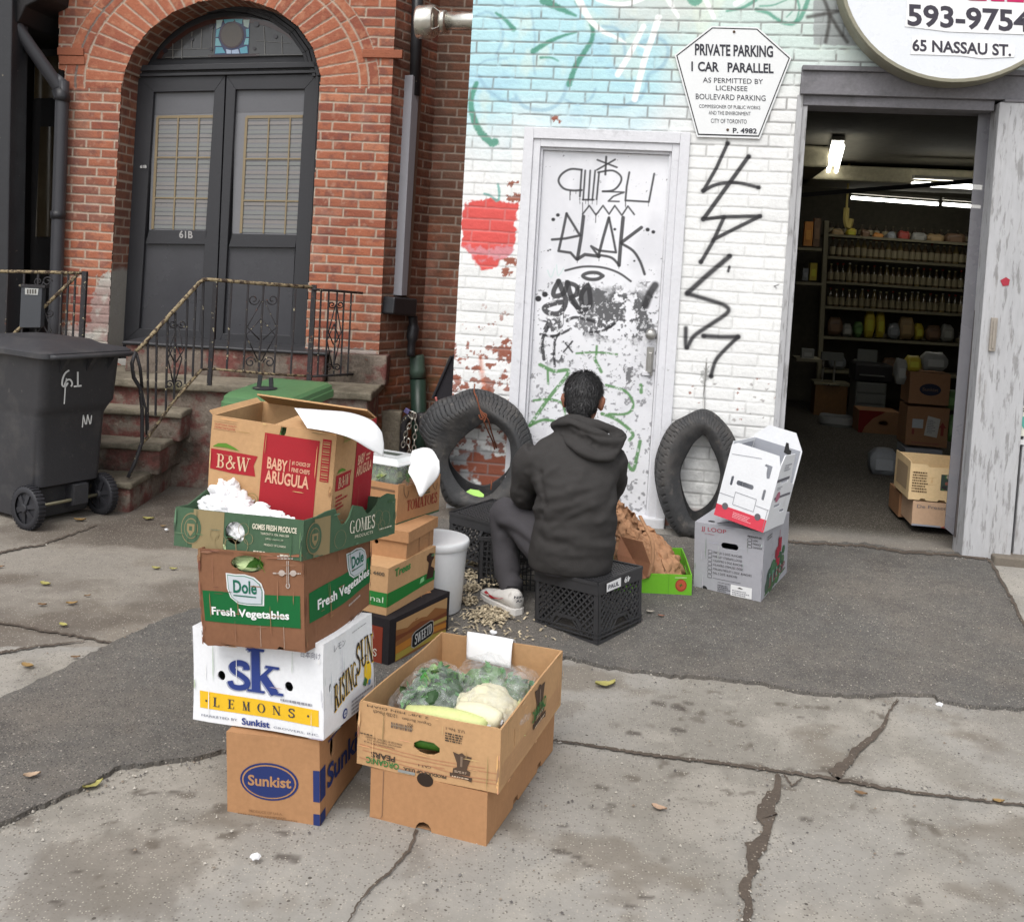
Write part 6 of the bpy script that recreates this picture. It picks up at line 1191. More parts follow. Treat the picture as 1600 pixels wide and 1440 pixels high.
RTY = [
 [(345,445,.10),(378,495,.11),(422,600,.12),(430,700,.13),(380,850,.15),(290,905,.17),(236,800,.16),(214,640,.13),(262,520,.11),(312,462,.10)],
 [(345,405,.13),(402,455,.14),(450,580,.15),(462,720,.16),(400,900,.18),(272,940,.20),(200,850,.20),(160,650,.18),(218,482,.15),(290,420,.13)],
 [(345,372,.13),(418,432,.14),(482,560,.14),(490,740,.15),(405,950,.17),(250,985,.19),(163,895,.19),(118,650,.18),(186,442,.15),(270,382,.13)],
 [(345,335,.10),(440,398,.09),(516,522,.09),(515,740,.09),(390,962,.10),(230,985,.12),(128,860,.13),(92,640,.13),(158,430,.11),(255,352,.10)],
 [(345,308,.05),(432,360,.04),(510,490,.03),(510,700,.03),(385,920,.03),(222,940,.04),(118,800,.05),(82,600,.06),(148,415,.05),(250,342,.05)],
 [(345,360,.02),(410,420,.02),(470,540,.02),(470,700,.02),(370,880,.02),(250,900,.02),(170,790,.02),(140,620,.02),(200,460,.02),(280,390,.02)],
 [(345,435,.02),(375,485,.02),(420,600,.02),(425,690,.02),(375,800,.02),(290,850,.02),(240,770,.02),(218,640,.02),(265,525,.02),(312,460,.02)]]
ty2 = tyre('black tyre squeezed to a point, hung on a wire right of the steel door', RTY, (1000, 550), 3.43, WP.at(1085, 830, .1), 58)
m_rope = mat('rusty_wire', C(126,74,52), rough=.85, var=.25, vs=40)
rp = thing('rusty_wire', 'rusty orange wire and twine tied round the top of the large twisted tyre', 'wire', WP.at(745, 650, .2))
b = MB()
for pts in ([(742,600,.06),(741,612,.12),(745,622,.19),(750,640,.20),(755,655,.20),(762,672,.15),(770,690,.06),(773,702,.03)], [(750,640,.20),(762,655,.19),(768,675,.12),(776,700,.03)], [(748,648,.2),(752,655,.2),(757,650,.2),(751,645,.2),(760,648,.2),(756,660,.2)], [(767,765,.2),(768,755,.2),(770,748,.15)]): b.tube(spline([WP.at(*p) for p in pts], 5), .0045, 5)
b.build('strand', m_rope, rp, True)
rp = thing('hanging_wire', 'thin dark wire holding up the squeezed tyre right of the steel door', 'wire', WP.at(1100, 620, .02))
b = MB(); b.tube(spline([WP.at(*p) for p in ((1104,563,.012),(1102,590,.012),(1099,620,.012),(1100,645,.06),(1101,672,.12))], 5), .003, 5); b.build('strand', m_steel, rp, True)
b = MB(); b.prism([WP.at(*p) for p in ((727,768,.17),(735,763,.16),(748,765,.16),(757,772,.17),(755,777,.19),(740,777,.19),(728,773,.18))], (0, 0, -.015)); tag(b.build('lime_rag', mat('lime_cloth', C(178,226,120), rough=.9, var=.06), None, bevel=.006), 'lime green scrap lying inside the bottom of the large twisted tyre', 'rag')
# ------------------------------------------------------------------ bucket
bk = thing('bucket', 'white plastic bucket with its lid on, behind the rear stack of boxes', 'bucket', (-.30, 4.44, .04))
m_buc = mat('white_bucket_plastic', (.70, .71, .72), rough=.35, var=.04, vs=6, spec=.5, stains=[((.5, .5, .48), 4, .6, .8, .3)])
BM_ = Matrix.Translation((-.280, 4.47, .045))
b = MB(); b.lathe([(.118, 0), (.124, .006), (.138, .28), (.140, .305)], 40, BM_); b.build('body', m_buc, bk, True)
b = MB(); b.lathe([(.144, .286), (.147, .289), (.147, .310), (.145, .316), (.139, .3195), (.13, .321), (.06, .3235), (.0, .3245)], 40, BM_, capb=False, capt=False); b.build('lid', m_buc, bk, True)
# ------------------------------------------------------------------ wheeled bins
m_bin = mat('charcoal_bin_plastic', C(62,62,65), rough=.5, var=.07, vs=5, bump=.08, bs=70, spec=.4, stains=[(C(100,97,94), 6, .52, .74, .4), (C(120,116,112), 34, .64, .70, .4)])
bn = thing('wheeled_bin', 'large charcoal wheeled rubbish bin marked 61, standing beside the stone steps', 'bin', (-2.47, 5.70, 0))
bo = Vector((-2.45, 5.71, 0)); ba = Vector((.50, .866, 0)); bnn = Vector((.866, -.50, 0))
bp = lambda a, n, z: bo+ba*a+bnn*n+Vector((0, 0, z))
def rring(aw, n0, n1, z, r=.05, k=5):
    out = []
    for ca, cn, s0 in ((aw-r, n1-r, 0), (-(aw-r), n1-r, 1), (-(aw-r), n0+r, 2), (aw-r, n0+r, 3)):
        for i in range(k+1):
            a = math.pi/2*(i/k)+math.pi/2*s0; out.append(bp(ca+r*math.cos(a), cn+r*math.sin(a), z))
    return out[::-1]
b = MB(); b.loft([rring(.195, -.50, -.06, .03), rring(.20, -.51, -.05, .06), rring(.205, -.52, -.05, .19), rring(.207, -.525, .015, .22), rring(.222, -.585, .03, .60), rring(.228, -.59, .05, .635), rring(.24, -.60, .085, .68), rring(.252, -.64, .105, .93), rring(.262, -.65, .12, .95)]); b.build('body', m_bin, bn, True).modifiers.new('e', 'EDGE_SPLIT').split_angle = R(38)
b = MB(); b.loft([rring(.285, -.69, .16, .938, .06), rring(.292, -.70, .165, .945, .06), rring(.292, -.70, .165, .972, .06), rring(.275, -.68, .15, .985, .06), rring(.21, -.6, .02, 1.0, .08), rring(.18, -.55, -.02, 1.02, .08), rring(.05, -.4, -.2, 1.025, .03)]); b.build('lid', m_bin, bn, True).modifiers.new('e', 'EDGE_SPLIT').split_angle = R(38)
for a in (-.14, .03, .17):
    b = MB(); b.hexa([bp(a-.012, .09, .85), bp(a+.012, .09, .85), bp(a+.012, .11, .87), bp(a-.012, .11, .87)], [bp(a-.012, .1, .94), bp(a+.012, .1, .94), bp(a+.012, .16, .94), bp(a-.012, .16, .94)]); b.build('rib', m_bin, bn)
b = MB(); b.tube([bp(-.26, .17, .955), bp(-.24, .19, .955), bp(.24, .19, .955), bp(.26, .17, .955)], .014, 8); b.build('handle', m_bin, bn, True)
b = MB(); b.tube([bp(-.24, .0, .115), bp(.24, .0, .115)], .010, 8); b.build('axle', mat('dull_axle_steel', C(150,144,120), rough=.45, metal=.6), bn, True)
b = MB(); b.hexa([bp(.02, -.06, .06), bp(.11, -.06, .06), bp(.11, .03, .09), bp(.02, .03, .09)], [bp(.02, -.06, .22), bp(.11, -.06, .22), bp(.11, .03, .20), bp(.02, .03, .20)]); b.build('axle_bracket', m_bin, bn)
m_wh = mat('bin_wheel_plastic', C(50,50,54), rough=.55, var=.08, vs=12, spec=.4)
for a in (-.245, .225):
    MW = Matrix.Translation(bp(a, .0, .118)) @ Matrix(((bnn.x, 0, ba.x, 0), (bnn.y, 0, ba.y, 0), (0, 1, 0, 0), (0, 0, 0, 1)))
    b = MB(); b.lathe([(.085, -.022), (.112, -.026), (.118, -.016), (.119, .016), (.112, .026), (.085, .022)], 40, MW, capb=False, capt=False); w_o = b.build('wheel', m_wh, bn, True)
    b = MB()
    for k in range(34):
        t = 2*math.pi*k/34; c0 = MW @ Vector((.1195*math.cos(t), .1195*math.sin(t), 0)); b.bar(c0-ba*.022, c0+ba*.022, .010, .007, (MW.to_3x3() @ Vector((math.cos(t), math.sin(t), 0))))
    b.build('tread', m_wh, w_o)
    b = MB(); b.lathe([(.0, -.012), (.09, -.008), (.09, .008), (0, .012)], 30, MW, capb=False, capt=False)
    for s_ in (-1, 1):
        b.lathe([(.024, s_*.03), (.02, s_*.034), (0, s_*.035)] if s_ > 0 else [(0, -.035), (.02, -.034), (.024, -.03), (.026, 0)], 16, MW, capb=False, capt=False)
    for k in range(6):
        t = 2*math.pi*k/6+.3; d_ = Vector((math.cos(t), math.sin(t), 0)); e_ = Vector((-d_.y, d_.x, 0))
        b.hexa([MW @ (d_*.02+e_*.010+Vector((0, 0, -.024))), MW @ (d_*.02-e_*.010+Vector((0, 0, -.024))), MW @ (d_*.088-e_*.016+Vector((0, 0, -.014))), MW @ (d_*.088+e_*.016+Vector((0, 0, -.014)))], [MW @ (d_*.02+e_*.010+Vector((0, 0, .024))), MW @ (d_*.02-e_*.010+Vector((0, 0, .024))), MW @ (d_*.088-e_*.016+Vector((0, 0, .014))), MW @ (d_*.088+e_*.016+Vector((0, 0, .014)))])
    b.build('hub', m_wh, w_o)
b = MB(); nq = 1.0
PB = Plane([*(bo+bnn*.104)[:2], 0], math.atan2(ba.y, ba.x))
def bstroke(pts, w):
    pts = spline(pts, 4) if len(pts) > 2 else pts
    for _, q in st2(pts, w): b.add([PB.at(x, y, .004) for x, y in q], [(0, 1, 2, 3)], (.62, .62, .60))
zb = lambda L_: [(x/4.236, 500+y/4.236) for x, y in L_]
for L_, w in (([(458,332),(432,352),(415,390),(412,430),(432,440),(450,415)], 2.6), ([(425,440),(440,400),(465,395),(478,420),(470,440)], 2.6), ([(440,385),(432,450),(425,555)], 1.8), ([(515,342),(515,438)], 2.6), ([(488,440),(540,434)], 2.6)): bstroke(zb(L_), w)
for L_ in ([(545,710),(552,628)], [(552,628),(566,690)], [(572,690),(580,625)], [(580,625),(596,690)], [(600,685),(606,630)]): bstroke(zb(L_), 1.6)
b.build('painted_number', m_ink, bn)
gb = thing('green_bin', 'green organics bin with a black lid latch between the steps and the boxes', 'bin', (-1.1, 5.1, 0))
m_gbin = mat('green_bin_plastic', C(82,122,80), rough=.45, var=.06, vs=5, bump=.05, bs=60, spec=.45)
gN = Vector((-1.065, 4.92, 0)); gu = Vector((-.34, .06, 0)); gv = Vector((.12, .60, 0))
def gp_(u, v, z): return gN+gu*u+gv*v+Vector((0, 0, z))
def gring(e, z0, zs=0., r=.14):
    out = []
    for cu, cv, s0 in ((1+e-r, 1+e-r, 0), (-e+r, 1+e-r, 1), (-e+r, -e+r, 2), (1+e-r, -e+r, 3)):
        for i in range(6): a = math.pi/2*i/5+math.pi/2*s0; u, v = cu+r*math.cos(a), cv+r*.6*math.sin(a); out.append(gp_(u, v, z0+zs*v))
    return out
b = MB(); b.loft([gring(-.14, .0), gring(-.05, .82, .02)]); b.build('body', m_gbin, gb, True).modifiers.new('e', 'EDGE_SPLIT').split_angle = R(38)
b = MB(); b.loft([gring(.03, .79, .03), gring(.05, .795, .03), gring(.05, .83, .03), gring(.035, .835, .03), gring(.03, .855, .03), gring(-.01, .87, .03), gring(-.12, .875, .03), gring(-.4, .88, .02, .05)]); b.build('lid', m_gbin, gb, True).modifiers.new('e', 'EDGE_SPLIT').split_angle = R(30)
b = MB(); c0 = gp_(.62, .35, .885); b.lathe([(.062, 0), (.062, .006), (.03, .010)], 20, Matrix.Translation(c0)); b.bar(c0+Vector((-.032, 0, 0)), c0+Vector((-.026, 0, .07)), .02, .016); b.bar(c0+Vector((.032, 0, 0)), c0+Vector((.028, 0, .06)), .02, .016); b.build('latch', m_blk2, gb)
# ------------------------------------------------------------------ seated man
def remeshed(parts, vox, smooth=6, fac=.5):
    b = MB(); [b.add(p.v, p.f) for p in parts]
    me = bpy.data.meshes.new('tmp'); me.from_pydata(b.v, [], b.f); me.update(); o = bpy.data.objects.new('tmp', me); COL.objects.link(o)
    r = o.modifiers.new('r', 'REMESH'); r.mode = 'VOXEL'; r.voxel_size = vox; s_ = o.modifiers.new('s', 'SMOOTH'); s_.iterations = smooth; s_.factor = fac
    dg = bpy.context.evaluated_depsgraph_get(); ev = o.evaluated_get(dg); m = ev.to_mesh()
    v = np.empty(len(m.vertices)*3); m.vertices.foreach_get('co', v); n = np.empty(len(m.vertices)*3); m.vertices.foreach_get('normal', n); f = [tuple(p.vertices) for p in m.polygons]
    ev.to_mesh_clear(); bpy.data.objects.remove(o); return v.reshape(-1, 3), n.reshape(-1, 3), f
def limb(pts, n=16):                          # points (x, y, z, r) or (x, y, z, rx, ry)
    b = MB(); P_ = spline(pts, 6); b.tube([p[:3] for p in P_], [p[3] for p in P_], n); return b
def ell(c_, r_, n=16):
    b = MB(); prof = [(math.sin(t)*1., -math.cos(t)) for t in np.linspace(.02, math.pi-.02, n)]; b.lathe(prof, n*2, Matrix.Translation(c_) @ Matrix.Diagonal((*r_, 1))); return b
def trunk(rings, n=28, sq=2.3):
    b = MB(); R_ = []
    for cx, cy, z, rx, ry in spline(rings, 4):
        R_.append([(cx+rx*np.sign(math.cos(a))*abs(math.cos(a))**(2/sq), cy+ry*np.sign(math.sin(a))*abs(math.sin(a))**(2/sq), z) for a in np.linspace(0, 2*math.pi, n, endpoint=False)])
    b.loft(R_); return b
man = thing('person', 'man in dark hoodie and grey trousers seated on a milk crate, seen from behind', 'person', (.40, 4.40, .03))
m_skin = mat('skin', C(150,100,78), rough=.55, var=.06, vs=20, spec=.35); m_hood = mat('charcoal_fleece', C(64,62,61), rough=.95, var=.10, vs=30, bump=.35, bs=260, spec=.15)
m_trou = mat('dark_grey_jersey', C(76,74,77), rough=.95, var=.08, vs=30, bump=.25, bs=260, spec=.15); m_hair = mat('black_grey_hair', attr=True, rough=.55, var=.15, vs=60, spec=.35)
HC = Vector((.334, 4.50, 1.022)); hyaw = R(-13); HM = Matrix.Translation(HC) @ Matrix.Rotation(hyaw, 4, 'Z') @ Matrix.Rotation(R(-8), 4, 'X')
def hb_(c_, r_): b = MB(); e_ = ell((0, 0, 0), r_, 14); b.add([HM @ (Vector(v)+Vector(c_)) for v in e_.v], e_.f); return b
parts = [hb_((0, 0, .010), (.077, .098, .092)), hb_((0, .035, -.05), (.060, .065, .075)), hb_((0, .055, -.095), (.032, .034, .028)), hb_((0, .102, -.02), (.014, .020, .026)), hb_((0, .088, .005), (.055, .014, .014)), hb_((0, .098, -.062), (.026, .012, .008)), hb_((0, .098, -.075), (.022, .012, .008)),
 hb_((-.082, -.004, -.026), (.013, .022, .036)), hb_((.082, -.004, -.026), (.013, .022, .036)), hb_((-.092, -.014, -.014), (.008, .015, .024)), hb_((.092, -.014, -.014), (.008, .015, .024)),
 limb([(.302, 4.44, .84, .062), (.316, 4.46, .90, .056), (.330, 4.48, .96, .058)]),
 trunk([(.31, 4.39, .32, .13, .10), (.31, 4.37, .5, .12, .08), (.30, 4.38, .70, .13, .08), (.298, 4.41, .78, .11, .055), (.30, 4.44, .86, .055, .05)]),
 limb([(.12, 4.42, .77, .045), (.10, 4.44, .68, .038), (.095, 4.51, .58, .034), (.11, 4.60, .53, .030), (.17, 4.70, .50, .024)]), limb([(.47, 4.44, .79, .050), (.49, 4.48, .68, .042), (.475, 4.60, .57, .036), (.41, 4.70, .52, .030), (.34, 4.76, .50, .024)]),
 limb([(.21, 4.42, .36, .055), (.12, 4.52, .42, .045), (.025, 4.615, .446, .036), (.035, 4.590, .30, .032), (.062, 4.535, .13, .032), (.07, 4.53, .08, .034)]), limb([(.40, 4.44, .36, .065), (.43, 4.62, .42, .055), (.45, 4.77, .445, .046), (.445, 4.75, .30, .040), (.44, 4.70, .13, .036), (.44, 4.70, .08, .034)])]
for s_, w_0, dirv in ((-1, Vector((.17, 4.70, .50)), Vector((.75, .62, -.2))), (1, Vector((.34, 4.76, .50)), Vector((-.70, .65, -.2)))):   # hands resting between the knees
    d_ = dirv.normalized(); sd_ = d_.cross(Vector((0, 0, 1))).normalized(); pl_ = w_0+d_*.045
    e_ = ell((0, 0, 0), (.5, .5, .5), 8); Mx = Matrix((( d_.x*.05*2, sd_.x*.040*2, 0, pl_.x), (d_.y*.05*2, sd_.y*.040*2, 0, pl_.y), (d_.z*.05*2, 0, .016*2, pl_.z), (0, 0, 0, 1))); pb_ = MB(); pb_.add([Mx @ Vector(v) for v in e_.v], e_.f); parts.append(pb_)
    for k in range(4):
        ln = (.062, .072, .068, .052)[k]; o_ = pl_+d_*.036+sd_*(.030-.020*k); parts.append(limb([(*o_, .0095), (*(o_+d_*ln*.45+Vector((0, 0, .004))), .009), (*(o_+d_*ln*.8-Vector((0, 0, .014))), .0082), (*(o_+d_*ln*.9-Vector((0, 0, .034))), .007)], 8))
    o_ = pl_-d_*.01+sd_*.036*(-s_); parts.append(limb([(*o_, .012), (*(o_+sd_*.022*(-s_)+d_*.022), .0105), (*(o_+sd_*.022*(-s_)+d_*.052), .009)], 8))
v, n, f = remeshed(parts, .0075, 5)
b = MB(); b.add(v, f); b.build('body', m_skin, man, True)
for s_ in (-1, 1):
    e_ = ell((0, 0, 0), (.011, .011, .011), 8); b = MB((.65, .63, .60)); b.add([HM @ (Vector(q_)+Vector((s_*.031, .088, -.008))) for q_ in e_.v], e_.f, (.65, .63, .60)); e2 = ell((0, 0, 0), (.005, .003, .005), 6); b.add([HM @ (Vector(q_)+Vector((s_*.031, .0985, -.008))) for q_ in e2.v], e2.f, (.03, .018, .01)); b.build('eye', m_lead, man, True)
# hair: a close cap plus many short locks
hv, hn, hf = remeshed([hb_((0, -.012, .018), (.084, .098, .092)), hb_((0, -.045, -.02), (.074, .058, .075)), hb_((0, -.050, -.065), (.050, .040, .045))], .007, 4)
b = MB(); keepv = []
HI = HM.inverted(); loc_ = np.array([HI @ Vector(p) for p in hv]); okv = ~((loc_[:, 1] > .055) & (loc_[:, 2] < .045)) & ~((np.abs(loc_[:, 0]) > .066) & (loc_[:, 2] < -.012) & (loc_[:, 1] > -.035))
f2 = [q for q in hf if all(okv[i] for i in q)]; b.add(hv, f2, (.020, .019, .020)); rnd = random.Random(3)
cand = np.where(okv)[0]
for k in range(3600):
    i = int(rnd.choice(cand)); p = Vector(hv[i]); nn_ = Vector(hn[i]); lp = HI @ p
    dn = HM.to_3x3() @ Vector((lp.x*.8+rnd.gauss(0, .03), -.05+lp.y*.4+rnd.gauss(0, .03), -.07+rnd.gauss(0, .05))); dn = (dn-nn_*dn.dot(nn_)).normalized(); top_ = max(0, lp.z)*4
    d_ = (dn+nn_*(.30+.5*rnd.random()*(.3+top_))).normalized(); L_ = rnd.uniform(.018, .034)*(1+.5*top_); sx = d_.cross(nn_).normalized()*rnd.uniform(.0010, .0020); g_ = rnd.random()
    col_ = (.022, .021, .022) if g_ < .55 else ((.045, .044, .045) if g_ < .93 else (.11, .108, .108))
    b.add([p-sx, p+sx, p+d_*L_*.6+sx*.7-nn_*.001, p+d_*L_*.6-sx*.7-nn_*.001, p+d_*L_-nn_*.006], [(0, 1, 2, 3), (3, 2, 4)], col_)
b.build('hair', m_hair, man)
# hoodie
parts = [trunk([(.312, 4.385, .285, .178, .150), (.312, 4.38, .33, .184, .160), (.315, 4.375, .40, .185, .160), (.318, 4.36, .50, .176, .148), (.316, 4.355, .60, .178, .143), (.306, 4.37, .70, .186, .136), (.297, 4.395, .775, .186, .118), (.295, 4.42, .825, .150, .098), (.299, 4.44, .862, .095, .080), (.302, 4.455, .885, .075, .070)], 36, 2.2),
 limb([(.145, 4.415, .765, .078), (.110, 4.43, .72, .074), (.100, 4.46, .65, .069), (.095, 4.505, .58, .066), (.115, 4.575, .535, .060), (.13, 4.66, .51, .050), (.16, 4.69, .505, .042)]), limb([(.45, 4.42, .775, .078), (.470, 4.46, .72, .074), (.475, 4.53, .64, .070), (.465, 4.61, .57, .066), (.42, 4.69, .53, .056), (.36, 4.745, .51, .044)])]
v, n, f = remeshed(parts, .0085, 7)
pq_ = proj(v); pw = Paint.__new__(Paint); pw.x, pw.y = pq_[:, 0], pq_[:, 1]; disp = np.zeros(len(v)); face = (n[:, 1] < .3)
zp = lambda L_: [(760+x/3.13, 560+y/3.13) for x, y in L_]
SC_ = .8
for L_, w, a in (([(345,530),(300,560),(268,600),(262,660)], 6, .011), ([(262,560),(268,620),(285,700),(270,760)], 5, -.014), ([(290,600),(330,620),(380,615)], 7, .006), ([(290,680),(380,660),(480,640),(560,650)], 9, .008), ([(280,740),(360,730),(440,705)], 8, .008), ([(275,790),(340,800),(420,785),(500,750)], 7, -.006), ([(270,830),(340,862),(430,868)], 9, .008), ([(560,800),(620,790),(690,810)], 9, .007), ([(265,880),(350,905),(420,915)], 7, -.006), ([(520,890),(600,880),(670,850)], 7, -.006), ([(300,945),(400,962),(470,965)], 7, .005), ([(330,820),(430,760),(520,720)], 7, .007), ([(420,700),(480,660),(560,640)], 7, -.006), ([(400,640),(450,600),(470,560)], 8, .006), ([(640,700),(600,760),(540,800)], 7, .006), ([(380,930),(470,900),(600,920)], 7, .004), ([(690,590),(670,680),(690,760),(670,820)], 7, .008), ([(640,620),(600,700),(560,730)], 8, -.006), ([(600,420),(640,480),(660,560)], 8, .006), ([(300,420),(260,470),(240,540)], 8, -.005), ([(200,560),(230,600),(250,590)], 5, .006), ([(170,640),(220,670),(265,660)], 6, -.008), ([(165,700),(220,730),(270,730)], 6, .008), ([(180,770),(220,790),(265,780)], 6, -.006), ([(300,760),(290,820),(300,880)], 7, .006), ([(460,560),(500,620),(520,700)], 12, .004), ([(390,500),(450,520),(560,520)], 12, .004)):
    d_, _ = pw.dist(spline(zp(L_), 4)); disp += a*np.exp(-(d_/(w*.8))**2)*face
nz = np.array([noise.noise(Vector((p[0]*9, p[1]*9, p[2]*15))) for p in v]); n2_ = np.array([noise.noise(Vector((p[0]*26, p[1]*26, p[2]*38))) for p in v])
v2 = v+n*(disp*.9+nz*.008+n2_*.0025)[:, None]
b = MB(); b.add(v2, f); b.build('hoodie', m_hood, man, True)
def yat(px, py, Y): r = ray(px, py); return CAM+r*(Y/r[1])
def hoodsec(ctr, rx, rz, tilt, ry): return [Vector(ctr)+Vector((rx*math.cos(a)*math.cos(tilt)-rz*math.sin(a)*math.sin(tilt), ry*math.cos(a)*.2+ry*math.sin(a)*0, rx*math.cos(a)*math.sin(tilt)+rz*math.sin(a)*math.cos(tilt))) for a in np.linspace(0, 2*math.pi, 16, endpoint=False)]
parts = []
for pts in ([(868,668,4.46,.030),(878,662,4.40,.030),(896,664,4.345,.032),(918,676,4.32,.034),(940,686,4.32,.034),(958,690,4.34,.030),(970,684,4.38,.024),(978,679,4.42,.014)],
            [(872,672,4.45,.024),(888,684,4.37,.028),(905,698,4.315,.032),(925,709,4.295,.034),(945,711,4.30,.032),(960,702,4.33,.026),(970,690,4.38,.020)],
            [(884,655,4.41,.020),(905,656,4.385,.024),(930,664,4.375,.026),(955,672,4.39,.024),(974,677,4.42,.016)]):
    parts.append(limb([(*yat(x, y, Y), r_) for x, y, Y, r_ in pts], 14))
v, n, f = remeshed(parts, .0075, 5); pq_ = proj(v); pw.x, pw.y = pq_[:, 0], pq_[:, 1]; disp = np.zeros(len(v))
for L_, w, a in (([(330,345),(420,350),(500,400),(560,450),(640,440)], 5, -.012), ([(400,330),(480,360),(560,380),(680,375)], 4, -.010), ([(380,400),(450,450),(540,490),(620,490)], 4, .008), ([(440,330),(480,400),(540,430)], 4, .006)):
    d_, _ = pw.dist(spline(zp(L_), 4)); disp += a*np.exp(-(d_/w)**2)
nz = np.array([noise.noise(Vector((p[0]*16, p[1]*16, p[2]*22))) for p in v]); b = MB(); b.add(v+n*(disp+nz*.006)[:, None], f); b.build('hood', m_hood, man, True)
# trousers
parts = [trunk([(.305, 4.40, .275, .165, .15), (.305, 4.40, .34, .17, .15), (.305, 4.40, .42, .15, .12)], 28),
 limb([(.20, 4.43, .365, .095), (.12, 4.52, .415, .086), (.055, 4.58, .445, .076), (.016, 4.63, .450, .068), (.014, 4.63, .39, .064), (.026, 4.605, .29, .060), (.042, 4.575, .20, .061), (.060, 4.545, .145, .054), (.066, 4.535, .120, .050)]), limb([(.40, 4.45, .365, .095), (.43, 4.62, .405, .088), (.45, 4.77, .440, .078), (.452, 4.80, .42, .074), (.447, 4.76, .28, .066), (.442, 4.71, .14, .052), (.44, 4.70, .115, .048)])]
v, n, f = remeshed(parts, .0085, 6); pq_ = proj(v); pw.x, pw.y = pq_[:, 0], pq_[:, 1]; disp = np.zeros(len(v))
for L_, w, a in (([(75,840),(130,850),(190,900),(230,960)], 6, -.010), ([(70,800),(130,800),(200,860)], 7, .006), ([(130,1040),(180,1060),(230,1050)], 4, -.007), ([(140,1080),(190,1100),(230,1090)], 4, .006), ([(120,960),(180,1000),(225,1000)], 6, .006), ([(90,900),(130,960),(180,1000)], 6, -.005)):
    d_, _ = pw.dist(spline(zp(L_), 4)); disp += a*np.exp(-(d_/w)**2)
nz = np.array([noise.noise(Vector((p[0]*12, p[1]*12, p[2]*14))) for p in v]); b = MB(); b.add(v+n*(disp+nz*.006)[:, None], f); b.build('trousers', m_trou, man, True)
b = MB()
for L_ in ([(205,840),(198,850),(205,862),(212,852),(205,840)], [(210,832),(222,845)], [(250,845),(244,862)]): b.tube([yat(760+x/3.13, 560+y/3.13, 4.47) for x, y in L_], .0022, 5)
b.build('drawstring', m_trimw, man)
# shoes and socks
m_shoe = mat('scuffed_white_leather', (.62, .60, .57), rough=.5, var=.08, vs=14, spec=.4, stains=[(C(120,108,96), 16, .55, .68, .6)]); m_sock = mat('black_sock', C(34,33,35), rough=.95)
def shoe(heel, fdir, foot_z):
    f_ = Vector(fdir).normalized(); s_ = f_.cross(Vector((0, 0, 1))).normalized(); h0 = Vector(heel); P_ = lambda l, w, z: h0+f_*l+s_*w+Vector((0, 0, z+foot_z))
    def sec(l, w, zt, zb, n=18, top=.75): return [P_(l, w*math.cos(a)*(1 if math.sin(a) < .2 else top+(1-top)*(1-math.sin(a))), zb+(zt-zb)*(.5+.5*math.sin(a))) for a in np.linspace(-math.pi/2, 1.5*math.pi, n, endpoint=False)]
    b = MB(); b.loft([sec(.0, .012, .08, .04), sec(.006, .030, .105, .028), sec(.03, .040, .112, .024), (sec(.08, .043, .102, .024)), sec(.13, .045, .085, .024), sec(.18, .049, .066, .024), sec(.23, .046, .054, .024), sec(.265, .034, .045, .026), sec(.28, .012, .038, .03)]); up = b.build('shoe', m_shoe, man, True)
    b = MB(); o = [(.0, .018), (.01, .034), (.04, .043), (.10, .044), (.16, .049), (.21, .051), (.25, .044), (.275, .028), (.287, .008)]; pl = [(l, w) for l, w in o]+[(l, -w) for l, w in o[::-1]]
    b.loft([[P_(l-.002, w*1.03, z) for l, w in pl] for z in (0., .012, .026, .032)]); b.build('sole', m_shoe, up, bevel=.003)
    return up, P_
up, SP = shoe((.100, 4.43, 0), (-.55, .83, 0), .044)
b = MB((.42, .03, .04))
sw = [(.215, .050), (.19, .042), (.15, .040), (.10, .052), (.04, .078), (.08, .058), (.13, .050), (.17, .052), (.20, .060)]
side_w = lambda l: -(.046 if l > .05 else .043)-.003
def swp(l, z): return SP(l, side_w(l)*(.98 if z < .05 else .98-.35*(z-.05)/.05), z)
b.add([swp(l, z) for l, z in sw], [(0, 1, 8), (1, 7, 8), (1, 2, 7), (2, 6, 7), (2, 3, 6), (3, 5, 6), (3, 4, 5)]); b.build('side_mark', m_ink, up)
b = MB(); flat_text(b, 'NIKE', (0, 0, 1, 1), lambda u, v_: SP(.003-.010*math.sin(u*3.14)-.006, -.03+.05*u, .082+.012*v_), (.05, .05, .06), 1); flat_text(b, 'AIR', (0, 0, 1, 1), lambda u, v_: SP(.0-.010*math.sin(u*3.14)-.007, -.022+.034*u, .066+.012*v_), (.05, .05, .06), 1); b.build('lettering', m_ink, up)
b = MB(); b.lathe([(.040, .095), (.044, .105), (.040, .125), (.036, .135)], 20, Matrix.Translation((.072, 4.52, .02))); b.build('sock', m_sock, man, True)
shoe((.46, 4.62, 0), (.05, 1, 0), .05)
b = MB(); b.lathe([(.040, .09), (.042, .14), (.04, .16)], 16, Matrix.Translation((.452, 4.69, .03))); b.build('sock', m_sock, man, True)
